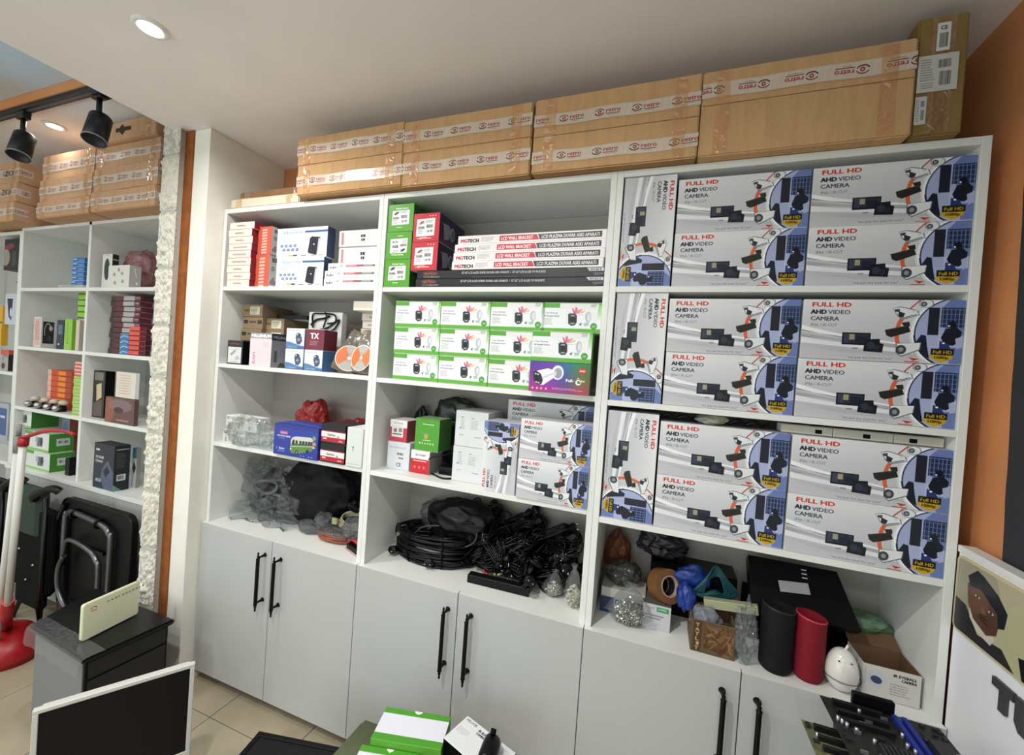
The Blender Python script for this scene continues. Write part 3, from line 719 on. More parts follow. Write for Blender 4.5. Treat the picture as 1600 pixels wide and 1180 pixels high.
# middle cabinet, top shelf
LOGO1, LOGO2 = '2c2c30', 'c03a44'
GE = end_label_art('green_box_end_print', '58a030', LOGO1, False); GEF = end_label_art('green_box_end_print_turned', '58a030', LOGO1, False, True)
RE = end_label_art('red_box_end_print', 'c8323e', LOGO2, True)
zt = 1.8565; DKG = mat('dark_green_card', '2f5a26', .5)
for k, (a, m_, x) in enumerate(((GE, 0, .9265), (GEF, 1, .9255), (GE, 0, .9275))):
    box('camera_box', ['green camera box end, bottom of the stack of three', 'green camera box end with upside down sticker, middle of the three', 'green camera box end, top of the stack of three'][k] + ', left of top shelf',
        'box', x-.001, x+.116, .003, .205, zt+k*.1082, zt+k*.1082+.1078, a, DKG, GREEN, 'green camera boxes stacked end on')
bx = [('lower', 1.926), ('upper', 2.0385)]
PURD = mat('dark_purple_card', '2a1f4a', .5)
MG = mg_art(); RY = rayon_art()
for k in range(2):
    box('bracket_box', f'long black wall bracket box, {"lower" if k == 0 else "upper"} of two under the white bracket boxes', 'box', 1.072+.002*k, 1.7835, .003+.003*k, .22, zt+k*.0314, zt+k*.0314+.031, RY, BLACKPL, mat('black_card', '17181c', .45), 'black bracket boxes on the top shelf')
for k, x in enumerate((1.2235, 1.2265, 1.229, 1.2395)):
    box('bracket_box', ['bottom', 'second', 'third', 'top'][k]+' of four white and red bracket boxes stacked on the top shelf', 'box', x, min(x+.556, 1.7835), .003+.002*k, .20, zt+.0632+k*.0315, zt+.0632+k*.0315+.0311, MG, PAPER, PAPER, 'white and red bracket boxes')
def cam_side():
    A = Art(200, 110, '241a44', 1.5); A.grad(0, 0, 200, 110, '1f1b40', '3a1c48')
    A.poly([(14, 34), (70, 26), (84, 40), (76, 82), (40, 92), (24, 78)], '8c8a94'); A.poly([(14, 34), (30, 36), (40, 90), (24, 78)], '26242e'); A.ell(100, 54, 18, 28, '9c9aa6'); A.ell(102, 54, 11, 19, '5c5a68')
    A.rect(10, 98, 150, 100, 'a03060'); return artmat('red_box_side_print', A)
CS = cam_side()
for k in range(2):
    box('camera_box', f'red ended camera box with a printed side, {"lower" if k == 0 else "upper"} of two beside the green boxes', 'box', 1.0445+.001*k, 1.160, .003, .205, zt+.0635+k*.1092, zt+.0635+k*.1092+.1086, RE, CS, mat('dark_green_card', '2f5a26', .5), 'red ended camera boxes')

# ---------------------------------------------------- tall cartons on top
def tape_art(name, flip=False, step=112, seed=0, n=5, W=560):
    A = Art(W, 46, 'cdb49c', 1.7); A.rect(0, 0, W, 46, 'd3c2b2', .9); rr = random.Random(seed)
    for i in range(26):
        x = rr.uniform(0, W); A.line([(x, 0), (x+rr.uniform(-14, 14), 46)], rr.uniform(.6, 2.4), 'efe8e2', .35)
    A.rect(0, 0, W, 2.4, 'b99470', .6); A.rect(0, 43.6, W, 46, 'b99470', .6)
    for i in range(n+1):
        x = -40+i*step+seed % 30
        A.line(arc(x+16, 22, 16, 10.5, 200, 345), 2.6, '3a2426'); A.line(arc(x+16, 22, 16, 10.5, 20, 165), 3.4, '3a2426'); A.ell(x+17, 22, 6.2, 6.2, 'a82f3c'); A.ell(x+17, 22, 2.2, 2.2, 'e8d8cc')
        A.text('retro', x+37, 25, 14, 'a82f3c', .6, width=50); A.rect(x+37, 29, x+86, 31.2, '4a2c30'); A.lines(x+44, 34, 38, 5, 1, 'a8525a', .6, i)
    if flip: A.a = A.a[::-1, ::-1].copy()
    return artmat(name, A, .3, .6)
TAPES = [tape_art(f'printed_tape_{i}', flip=(i == 3), seed=s, n=n, step=st) for i, (s, n, st) in enumerate(((4, 5, 112), (17, 4, 122), (9, 4, 126), (22, 4, 128)))]
def under_art():
    A = Art(530, 250, 'a07a55', .8); A.text('LEGEND', 60, 246, 34, '4a2c24', 1.2, width=250); return artmat('carton_underside_print', A, .85, .1)
UNDER = under_art()
def carton(label, x0, x1, y0, dep, z0, z1, tz=(), tape=0, cm=None, group=None, rz=0, bottom=None, name='cardboard_carton', ry=0, seam=True):
    cm = cm or CARD; dx, dz = x1-x0, z1-z0
    bm = bmesh.new(); r = bmesh.ops.create_cube(bm, size=1)
    for v in bm.verts: v.co = Vector((v.co.x*dx, v.co.y*dep, (v.co.z+.5)*dz))
    bmesh.ops.bevel(bm, geom=bm.edges[:], offset=.004, segments=2, affect='EDGES')
    bmesh.ops.subdivide_edges(bm, edges=[e for e in bm.edges if e.calc_length() > .08], cuts=5, use_grid_fill=True)
    sd = x0*13+z0*7
    for v in bm.verts:
        n_ = noise.noise(Vector((v.co.x*9+sd, v.co.z*14, sd))); v.co.y += n_*.0025
        if v.co.z > .02: v.co.z += noise.noise(Vector((v.co.x*6, v.co.y*8, sd*1.7)))*.0015
    bm.normal_update(); uv = bm.loops.layers.uv.new('uv')
    for f in bm.faces:
        f.material_index = 1 if f.normal.z < -.9 else 0
        for l in f.loops: l[uv].uv = (l.vert.co.x/dx+.5, 1-(l.vert.co.y/dep+.5))
    o = bobj(name, bm, [cm, bottom or cm], None, False, ((x0+x1)/2, y0+dep/2, z0), (0, ry, rz)); tag(o, label, 'carton', group)
    for i, (ta, tb) in enumerate(tz):
        bm = bmesh.new(); n = 16; g = []; uvl = bm.loops.layers.uv.new('uv')
        for a in range(n+1):
            x = -dx/2-.0005+(dx+.001)*a/n; row = []
            for b in (0, 1):
                z = (ta, tb)[b]; yy = noise.noise(Vector((x*9+sd, z*14, sd)))*.0025
                row.append(bm.verts.new((x, -dep/2+yy-.0012, z+.0015*math.sin(a*.9+i))))
            g.append(row)
        for a in range(n):
            f = bm.faces.new((g[a][0], g[a+1][0], g[a+1][1], g[a][1]))
            for l, q in zip(f.loops, ((a/n, 0), ((a+1)/n, 0), ((a+1)/n, 1), (a/n, 1))): l[uvl].uv = q
        # the tape folds round the right end
        A_ = bm.verts.new((dx/2+.0012, -dep/2+.06, ta)); B_ = bm.verts.new((dx/2+.0012, -dep/2+.06, tb))
        f = bm.faces.new((g[n][0], A_, B_, g[n][1]))
        for l, q in zip(f.loops, ((.9, 0), (1, 0), (1, 1), (.9, 1))): l[uvl].uv = q
        bobj('printed_tape', bm, TAPES[tape], o)
    for sx in (-1, 1):
        bm = bmesh.new(); xx = sx*(dx/2-.055); add_box(bm, xx-.018, xx+.018, -dep/2-.0032, -dep/2-.0026, .006, dz-.006)
        bobj('clear_tape', bm, film('clear_packing_tape', 'fff6ea', .06, .3, .05), o)
    return o
GC = 'taped cartons lying on top of the shelving cabinets'
yc = -.035; dp = .30
carton('lower taped carton at the left end of the row on top of the shelves', .479, 1.003, yc, dp, 2.2358, 2.362, [(.035, .078)], 0, group=GC)
carton('upper taped carton at the left end of the row on top of the shelves', .467, .998, yc+.006, dp, 2.3626, 2.482, [(.042, .085)], 0, group=GC)
carton('lower taped carton of the second pair from the left on top of the shelves', 1.004, 1.514, yc, dp, 2.2262, 2.352, [(.047, .090)], 1, group=GC, bottom=UNDER)
carton('upper taped carton of the second pair from the left on top of the shelves', 1.000, 1.512, yc+.003, dp, 2.3526, 2.474, [(.040, .083)], 1, group=GC)
o = carton('deep carton with two rows of printed tape over the joint of middle and right cabinets', 1.521, 2.0325, yc, dp, 2.2262, 2.474, [(.030, .072), (.152, .194)], 2, group=GC, bottom=UNDER)
boxobj('seam', 1.524, 2.030, yc-.0016, yc-.0006, 2.346, 2.3475, CARDDK, o)
o = carton('large plain carton with upside down printed tape near its top, right end of row', 2.0355, 2.530, yc, dp, 2.2262, 2.474, [(.166, .212)], 3, group=GC)
boxobj('seam', 2.039, 2.527, yc-.0016, yc-.0006, 2.372, 2.3735, CARDDK, o)
o = carton('tall brown carton standing on end with white labels, rightmost on top of the shelves', 2.534, 2.634, yc+.012, .28, 2.2262, 2.528, [], 0, mat('cardboard_olive', '8f7448', .85, spec=.15, noise_amt=.1, noise_scale=14))
def ce_art():
    A = Art(30, 66, 'd9d8d6', 3); A.text('CE', 7, 16, 9, '1e1e20', .5, width=15); A.bars(6, 24, 18, 34, seed=6); return artmat('ce_label_print', A)
def lab_art():
    A = Art(80, 80, 'c9c7c2', 2); A.lines(6, 8, 30, 50, 9, '6c6c70', .7, 3); A.bars(40, 12, 26, 18, '4c4c50', seed=3); A.bars(44, 38, 22, 30, '4c4c50', seed=9); A.lines(8, 60, 30, 14, 3, '6c6c70', .7, 5); return artmat('shipping_label_print', A)
def sticker(parent, x0, x1, z0, z1, y, m):
    bm = bmesh.new(); L = parent.location; vs = [bm.verts.new((x-L[0], y-L[1], z-L[2])) for x, z in ((x0, z0), (x1, z0), (x1, z1), (x0, z1))]
    f = bm.faces.new(vs); uv = bm.loops.layers.uv.new('uv')
    for l, q in zip(f.loops, ((0, 0), (1, 0), (1, 1), (0, 1))): l[uv].uv = q
    r = bmesh.ops.extrude_face_region(bm, geom=[f])
    for g_ in r['geom']:
        if isinstance(g_, bmesh.types.BMVert): g_.co.y -= .0006
    for ff in bm.faces:
        for l in ff.loops: l[uv].uv = ((l.vert.co.x+L[0]-x0)/(x1-x0), (l.vert.co.z+L[2]-z0)/(z1-z0))
    bmesh.ops.recalc_face_normals(bm, faces=bm.faces[:])
    return bobj('label_sticker', bm, m, parent)
ys = yc+.012-.0028
sticker(o, 2.570, 2.596, 2.436, 2.506, ys, ce_art()); sticker(o, 2.537, 2.616, 2.336, 2.428, ys, lab_art()); sticker(o, 2.537, 2.560, 2.256, 2.326, ys, lab_art())

# cartons lying open on the first cabinet
o = carton('pale flat carton lying open beside the white pier on the first cabinet', .030, .452, .006, .28, 2.2262, 2.270, [], 0, mat('cream_cardboard', 'd9cfb8', .8, spec=.15), seam=False)
o2 = carton('brown flat carton lying on the pale one beside the white pier', .055, .462, .030, .25, 2.2712, 2.312, [], 0, CARDDK)
bm = bmesh.new(); add_box(bm, .09, .46, .06, .20, 2.3155, 2.3175, M=None)
for v in bm.verts: v.co -= o2.location
bobj('open_flap', bm, CREAMCARD, o2)

# ---------------------------------------------------- cartons on the left shelving
GL = 'taped cartons piled on the left shelving'
GLN = 'taped cartons piled on the left shelving'
def pile(x0, x1, y0, lv, labs, tape, last=None):
    for k, (a, b) in enumerate(zip(lv, lv[1:])):
        carton(labs[k], x0-.008*k*(1 if x0 > -1 else .3), x1-.008*k, y0+.010*((k*7) % 3-1), .27, a+.0006, b-.0006, [(.30*(b-a), .68*(b-a))] if not (last and k == len(lv)-2) else [], (tape+k) % 3, CARD2, GLN)
pile(-.868, -.345, -.083, [2.2305, 2.335, 2.462, 2.575, 2.672], [q+' carton of the pile beside the stone pillar, left shelving' for q in ('lowest taped', 'second taped', 'third taped', 'topmost untaped brown')], 0, True)
pile(-1.395, -.886, -.080, [2.2305, 2.325, 2.450, 2.592], [q+' taped carton of the middle pile on the left shelving' for q in ('lowest', 'second', 'topmost')], 1)
pile(-2.10, -1.615, -.090, [2.2305, 2.345, 2.462, 2.590], [q+' carton of the far left pile on the left shelving, marked ZO' for q in ('lowest', 'second', 'topmost')], 2)
def find(label):
    return next(o for o in COL.objects if o.get('label') == label)
tc = find('topmost untaped brown carton of the pile beside the stone pillar, left shelving')
yf = tc.location.y-.135-.0032
bm = bmesh.new(); add_poly_prism(bm, [(a*.9+.0, b) for a, b in [(-.055, .062), (-.02, .062), (0, .078), (.02, .062), (.075, .062), (.075, .044), (.02, .044), (0, .026), (-.02, .044), (-.055, .044)]], yf-tc.location.y-.0004, yf-tc.location.y)
bobj('hand_hole', bm, mat('hole_shadow', '3a2c24', .9), tc)
def zo_mark(o):
    V, Tt, w0 = glyph_tris('ZO'); bm = bmesh.new(); vs = [bm.verts.new((.08+v[0]/w0*.10, -.135-.0036, .045+v[1]*.045)) for v in V]
    for t in Tt: bm.faces.new([vs[i] for i in t])
    bobj('printed_mark', bm, mat('print_ink', '4a3430', .7), o)
for q in ('second', 'topmost'): zo_mark(find(q+' carton of the far left pile on the left shelving, marked ZO'))
# ------------------------------------------------------------------ things on the shelves
def pb(name, label, cat, r, y, dep, front, side=None, top=None, zb=None, group=None, rot=None, rz=0, base=None, zt=None, left=None, xmax=None):
    """box whose front face fills photo rectangle r=(u0, v0, u1, v1) when its front stands in the plane y"""
    um, vm = (r[0]+r[2])/2, (r[1]+r[3])/2
    x0, x1 = at(r[0], vm, 'y', y).x, at(r[2], vm, 'y', y).x
    z1 = at(um, r[1], 'y', y).z if zt is None else zt
    z0 = at(um, r[3], 'y', y).z if zb is None else zb
    if xmax: x1 = min(x1, xmax)
    return box(name, label, cat, x0, x1, y, dep, z0+.0004, z1, front, side, top, group, rz, rot, base=base, left=left)
def plainart(name, W, H, bg, fn, ppu=2, rough=.4):
    if name in _mc: return _mc[name]
    A = Art(W, H, bg, ppu); fn(A); return artmat(name, A, rough)
def blob(name, label, cat, c, r, m, seed=0, amp=.25, freq=2.2, sub=4, group=None, parent=None, flat=None, sharp=True, rz=0):
    """crumpled soft thing: a body creased along the borders of noise cells"""
    bm = bmesh.new(); bmesh.ops.create_icosphere(bm, subdivisions=4 if max(r) < .07 else 5, radius=1)
    Mr = rot_z(rz); S_ = Vector((seed*3.7, seed*1.9, seed))
    for v in bm.verts:
        n = v.co.normalized(); q = n*freq*.75+S_
        d = noise.noise(q)*1.0
        f1, p1 = noise.voronoi(q*1.35)[0:2]
        d -= min(f1[1]-f1[0], .55)*1.0-.35                       # pulled in between creases
        f2, _p = noise.voronoi(q*3.3+Vector((5, 1, 2)))[0:2]
        d -= min(f2[1]-f2[0], .5)*.30
        if 'film' in m.name: d += (1-2*abs(noise.noise(q*4.1)))*.10
        co = n*max(.35, 1+amp*d)
        v.co = Mr @ Vector((co.x*r[0], co.y*r[1], co.z*r[2]))
        if flat is not None: v.co.z = max(v.co.z, flat)
    o = bobj(name, bm, m, parent, True, c)
    if label: tag(o, label, cat, group)
    return o
FILM = film('clear_plastic_film', 'f0f3f3', .5, .07, .06); FILMG = film('grey_plastic_film', 'c4c8ca', .5, .09, .10); FILMR = film('red_plastic_film', 'c8362e', .6, .15, .45)
S1 = SH[0]; S2 = SH[1]; S3 = SH[2]
XC1 = .8825

# ---- first cabinet, top shelf
def slim(A): A.rect(0, 0, 60, 1, 'c8b8ac'); A.lines(17, 9, 25, 5, 1, '9c4a44', .8, 4); A.rect(18, 10, 40, 13.5, 'a8605a', .5)
def slim2(A): A.rect(0, 0, 60, 1, 'c8b8ac'); A.rect(12, 9, 48, 14, 'a8706a', .6)
SLA = plainart('slim_box_print', 60, 21, 'e6dcd0', slim, 3); SLB = plainart('slim_box_print_wide', 60, 21, 'e6dcd0', slim2, 3)
def redside(A):
    for x in (30, 60, 92, 130): A.ell(x, 11, 4, 3.5, 'b86a72', .7)
REDS = plainart('slim_box_red_side', 200, 21, '82202e', redside, 1)
vb = [344.3, 355.3, 366.9, 377.9, 388.4, 399.9, 411.5, 423, 434, 445]
lf = [359.5, 357.5, 358, 358, 356.5, 355.5, 354.5, 355, 354.5]; rt = [398, 394, 395, 393.5, 392, 392, 391, 391, 389.5]
ordn = ['topmost', 'second', 'third', 'fourth', 'fifth', 'sixth', 'seventh', 'eighth', 'lowest']
zz = [at(375, v, 'y', .003).z for v in vb]; zz = [S1[0]+(z-zz[-1]) for z in zz]
for k in range(9):
    pb('slim_box', f'{ordn[k]} cream and dark red slim box in the stack of nine, left cabinet top shelf', 'box', (max(lf[k], 356.5-k*.4), vb[k], rt[k], vb[k+1]), .003, .20, SLB if k in (3, 4, 5) else SLA, REDS, mat('slim_top', 'a03a40', .5), zb=zz[k+1], zt=zz[k]-.0003, group='stack of nine slim boxes')
def spine(A):
    for i in range(9): A.poly([(14, 12+i*12), (30, 10+i*12), (32, 17+i*12), (14, 19+i*12)], 'f0d0c0', .8)
SPN = plainart('orange_spine_print', 46, 118, 'cc5a44', spine, 2)
def brs(A): A.text('BR', 14, 24, 14, '3a3c44', .7, width=34); A.ell(20, 48, 8, 8, '7a8a74'); A.ell(20, 48, 4, 4, 'dcdcd8'); A.poly([(4, 98), (16, 84), (26, 76), (30, 90), (44, 88), (40, 104), (10, 106)], '9c7a88', .7); A.poly([(44, 60), (56, 50), (54, 74)], '3c3c44')
BRS = plainart('white_side_with_letters', 200, 118, 'e2e2e0', brs, 1.5)
z1_ = at(412, 400, 'y', .05).z
pb('network_box', 'orange spined white box behind the lower white and blue modem box', 'box', (398, 400, 420, 446), .03, .20, SPN, BRS, PAPER, zb=S1[0], zt=z1_, group='orange spined boxes')
pb('network_box', 'orange spined white box behind the upper white and blue modem box', 'box', (403, 354, 424, 398), .03, .20, SPN, BRS, PAPER, zb=z1_+.0004, group='orange spined boxes')
def bl(A):
    A.text('blueline', 22, 20, 11, '7c96b8', .2, width=66); A.rect(94, 12, 168, 19, '3d5e9c'); A.lines(14, 28, 34, 22, 4, '8c8e92', .7, 2)
    for i in range(4): A.ell(18+i*15, 62, 5.4, 5, '4a6ea8'); A.ell(26+i*15, 76, 5.4, 5, '4a6ea8'); A.line([(15+i*15, 62), (21+i*15, 62)], 1.4, 'dde4ee'); A.line([(23+i*15, 76), (29+i*15, 76)], 1.4, 'dde4ee')
    A.poly([(112, 38), (118, 33), (144, 36), (147, 40), (141, 92), (136, 97), (112, 91), (107, 86)], '23252f'); A.poly([(140, 40), (147, 40), (141, 92), (136, 97)], 'b9bcc4'); A.ell(126, 60, 2.5, 2.5, 'd9dbe0')
    A.rect(40, 94, 58, 99, 'b8bc3c'); A.rect(58, 94, 72, 99, '2a2c30'); A.rect(84, 96, 102, 99, '6a6c70'); A.rect(118, 96, 132, 99, '6a6c70'); A.rect(142, 95, 158, 100, 'b8b8a8')
BLU = plainart('modem_box_print', 168, 104, 'e4e6e8', bl, 2.5); NAVY = mat('navy_card', '2c3c60', .5)
for k, r_ in enumerate(((431.5, 402, 505, 447), (433, 355.5, 511, 401))):
    b0 = z1_*0+at(470, 402, 'y', .0).z
    pb('modem_box', f'{"lower" if k == 0 else "upper"} white modem box with blue dots and a black device print', 'box', r_, .004, .045, BLU, NAVY, PAPER, zb=S1[0] if k == 0 else b0, zt=b0 if k == 0 else None, group='white and blue modem boxes')
def fury(A):
    A.text('FURY', 10, 22, 8, '2a2a2c', .6, width=34); A.poly([(26, 6), (32, 4), (28, 10)], '5a5a5c'); A.poly([(60, 10), (68, 6), (76, 10), (72, 16), (64, 16)], '9a9a9c', .7)
    A.rect(92, 8, 170, 16, 'c8485a'); A.rect(166, 8, 232, 16, '6c7272'); A.lines(96, 9.5, 66, 8, 1, 'f0d4d4', .8, 3); A.lines(178, 9.5, 50, 8, 1, 'd8dcdc', .8, 5)
FUR = plainart('fury_box_print', 240, 30, 'e9e6e2', fury, 2)
fz = [S1[0], at(545, 434.5, 'y', .004).z, at(545, 422, 'y', .004).z, at(545, 410, 'y', .004).z]
for k, u0 in enumerate((501, 501, 505)):
    pb('graphics_box', ['lowest', 'middle', 'topmost'][k]+' of three slim white boxes with a red and grey stripe beside the modem boxes', 'box', (u0+5.5, 0, 592, 440), .006, .18, FUR, PAPER, PAPER, zb=fz[k], zt=fz[k+1]-.0003, group='slim white striped boxes', xmax=XC1-.002) if False else \
    box('graphics_box', ['lowest', 'middle', 'topmost'][k]+' of three slim white boxes with red and grey stripe, left cabinet', 'box', at(u0+5.5, 430, 'y', .006).x, XC1-.002, .006+.002*k, .18, fz[k]+.0004, fz[k+1]-.0002, FUR, PAPER, PAPER, 'slim white striped boxes')
def circ(A):
    A.rect(10, 8, 18, 60, 'c88a90', .8); A.lines(9, 10, 12, 50, 9, 'a85a64', .6, 3)
    A.ell(86, 34, 19, 23, 'b8b8b8'); A.ell(86, 34, 17.6, 21.6, 'ececec'); A.rect(78, 20, 94, 31, '2c2c2c'); A.rect(80, 36, 93, 47, '2c2c2c'); A.rect(84, 22, 86, 46, 'd0d0d0')
CIR = plainart('circle_box_print', 158, 68, 'dadada', circ, 2.4)
za = fz[3]; zb_ = at(560, 385.5, 'y', .05).z; zc_ = at(560, 360, 'y', .05).z
box('white_box', 'lower white box with a round black mark, on the three striped boxes', 'box', at(529, 397, 'y', .05).x, XC1-.004, .05, .14, za+.001, zb_-.001, CIR, PAPER, PAPER, 'white boxes with round marks')
box('white_box', 'upper white box with a round black mark and pink lettering', 'box', at(531, 374, 'y', .05).x, XC1-.003, .045, .14, zb_, zc_, CIR, PAPER, PAPER, 'white boxes with round marks')

# ---- first cabinet, second shelf
z = S1[1]
def blk(A): A.rect(4, 26, 62, 90, 'd6d8d8'); A.poly([(12, 56), (34, 36), (40, 42), (20, 62)], '9a9c9c'); A.poly([(34, 70), (48, 58), (58, 74), (40, 80)], 'b4b6b6'); A.rect(14, 34, 56, 36, '8c8c8c', .6); A.rect(10, 10, 50, 16, '6c3c46'); A.rect(12, 84, 50, 86, '9a9a9a')
pb('adapter_box', 'small black box with a pale picture panel at the left end of the second shelf', 'box', (355, 532, 379, 568), .006, .09, plainart('adapter_box_print', 68, 96, '2a2528', blk, 2.5), BLACKPL, BLACKPL, zb=z)
def kr(A, s=0):
    A.rect(36, 8, 76, 38, 'cfc8b4'); A.lines(39, 12, 32, 24, 5, '4a4640', .8, s+2); A.rect(12, 18, 32, 26, '4a3c2c', .6)
def kr2(A): A.rect(6, 12, 24, 26, '33291e'); A.rect(30, 15, 60, 23, '4a3c2c', .8); A.rect(66, 12, 84, 26, '3c342a')
KR = plainart('kraft_print_label', 88, 46, '86745a', kr, 2, .8); KR2 = plainart('kraft_print', 88, 46, '86745a', kr2, 2, .8); KRA = mat('kraft_dark', '75644c', .85)
zt_ = at(393, 476, 'y', .08).z; n = 5; h = (zt_-z)/n
for k in range(n):
    box('kraft_box', ['lowest', 'second', 'third', 'fourth', 'topmost'][k]+' small kraft box in the stack behind the white perfume sized boxes, second shelf', 'box', at(377+(k % 2), 500, 'y', .08).x, at(409.5, 500, 'y', .08).x, .08+.004*(k % 2), .17, z+k*h+.0004, z+(k+1)*h-.0002, KR if k in (4, 1) else KR2, KRA, KRA, 'stack of five kraft boxes', base=KRA)
zt2 = at(428, 497.5, 'y', .105).z; n = 4; h = (zt2-z)/n
for k in range(n):
    box('kraft_box', ['lowest', 'second', 'third', 'topmost'][k]+' small kraft box in the shorter stack with bright labels, second shelf', 'box', at(411, 508, 'y', .105).x, at(444, 508, 'y', .105).x, .105, .165, z+k*h+.0004, z+(k+1)*h-.0002, KR if k > 1 else KR2, KRA, KRA, 'stack of four kraft boxes', base=KRA)
o = box('black_tablet_box', 'flat black box lying on the shorter kraft stack, second shelf', 'box', at(432, 492, 'y', .13).x, at(480, 492, 'y', .13).x, .13, .14, zt2+.0004, zt2+.020, BLACKPL, BLACKPL, BLACKMATTE)
def mil(A):
    A.rect(0, 0, 74, 20, '8c8a90'); A.text('MILLENIUM', 4, 16, 11, 'ecebee', .9, width=66); A.rect(44, 30, 64, 50, 'd0c4cc', .6); A.rect(38, 56, 60, 74, 'd4ccd0', .5); A.text('RAM', 20, 110, 8, 'c87a80', .6, width=40, rot=-math.pi/2)
def mil2(A): A.rect(0, 0, 80, 24, '2a2c34'); A.text('MILLENIUM', 6, 17, 9, 'a8aab0', .5, width=68); A.rect(12, 60, 24, 100, '4a4a54', .8); A.poly([(30, 112), (40, 100), (56, 102), (60, 118), (30, 118)], '5c4c34')
pb('memory_box', 'pinkish white upright box lettered MILLENIUM, second shelf of the left cabinet', 'box', (390, 520, 424, 573), .006, .10, plainart('millenium_print', 74, 118, 'dcd0d6', mil, 2.5), plainart('millenium_side_print', 80, 118, '8e8c96', mil2, 2), PAPER, zb=z, base=PAPER)
def man(A):
    A.poly([(0, 48)]+[(i*4, 48+14*math.sin(i/16*1.57)**2) for i in range(17)]+[(64, 74), (0, 74)], '5a7fae'); A.rect(0, 66, 64, 74, '44699c')
    A.ell(42, 24, 9, 8, '3c4664'); A.poly([(32, 30), (54, 28), (56, 46), (48, 58), (38, 56)], '4a5470'); A.ell(38, 22, 3, 3, 'c0c8d4'); A.ell(44, 40, 5, 5, '8c98ac'); A.lines(4, 6, 40, 6, 1, '8a8c90', .6, 2); A.lines(6, 66, 50, 6, 1, 'c8d4e4', .7, 4)
def txa(A): A.text('TX', 17, 34, 20, 'ece6e8', 1.2, width=28); A.lines(16, 42, 30, 18, 3, 'c8a4b0', .7, 2)
MAN = plainart('blue_white_box_print', 64, 74, 'e2e4e2', man, 3); TXA = plainart('tx_box_print', 64, 74, '74303f', txa, 3); BLUE_C = mat('blue_card', '4f74a4', .5)
zm = at(460, 545.5, 'y', .004).z; zt3 = at(460, 513, 'y', .004).z
q = [(446, 475, 0), (475.5, 504.5, 0), (446, 475, 1), (475.5, 505, 1)]
for k, (a, b, u_) in enumerate(q):
    x0, x1 = at(a, 546, 'y', .004).x, at(b, 546, 'y', .004).x
    lab = 'maroon box lettered TX on top of a blue and white box' if k == 3 else ['blue and white box with a printed figure, lower left of the four', 'blue and white box under the maroon one, lower right of the four', 'blue and white box, upper left beside the maroon one'][k]
    box('device_box', lab, 'box', x0, x1-.0006, .004+.002*(k % 2), .075, (z if u_ == 0 else zm)+.0004, (zm if u_ == 0 else zt3)-.0002, TXA if k == 3 else MAN, mat('maroon_card', '6a2c3c', .5) if k == 3 else BLUE_C, PAPER, None if k == 3 else 'blue and white small boxes')
# white panel with black leads
o = pb('patch_panel', 'white ported panel wrapped with black leads behind the maroon box', 'panel', (482, 488, 534, 530), .125, .03, WHITEPL, zb=z)
bm = bmesh.new(); L = o.location
for (pts, r_) in (([(489, 512), (489, 492), (500, 490), (522, 492), (524, 503), (512, 506)], .004), ([(486, 508), (494, 500), (505, 498), (515, 494)], .005), ([(508, 488), (510, 496), (505, 512)], .0035), ([(500, 515), (512, 512), (530, 500), (520, 516), (496, 520)], .004)):
    add_tube(bm, [p-L for p in smooth_path([at(u, v, 'y', .116) for u, v in pts], 5)], r_, 6)
bobj('leads', bm, BLACKPL, o)
# slim pink and white boxes behind the disc packs
zsh = S1[1]; k = 0; hh = .0335
vis = {0: 0}
for k in range(9):
    zz0 = z+k*hh
    if k == 8: break
    xo = .004*((k*5) % 3)
    box('slim_box', f'{ordn[8-k] if k else "lowest"} pink white slim box in the stack behind the disc packs', 'box', .730-xo+(.006 if k >= 6 else 0), .862-xo+(.012 if k >= 6 else 0), .12+.003*(k % 2), .165, zz0+.0004, zz0+hh-.0003, SLB if k in (6, 3) else SLA, REDS, mat('slim_top', 'a03a40', .5), 'stack of slim boxes behind the disc packs')
box('slim_box', 'cream slim box pushed right under the top shelf above the disc packs', 'box', .742, .868, .05, .22, z+8*hh+.0004, z+9*hh+.006, CREAMCARD, REDS, None, None)
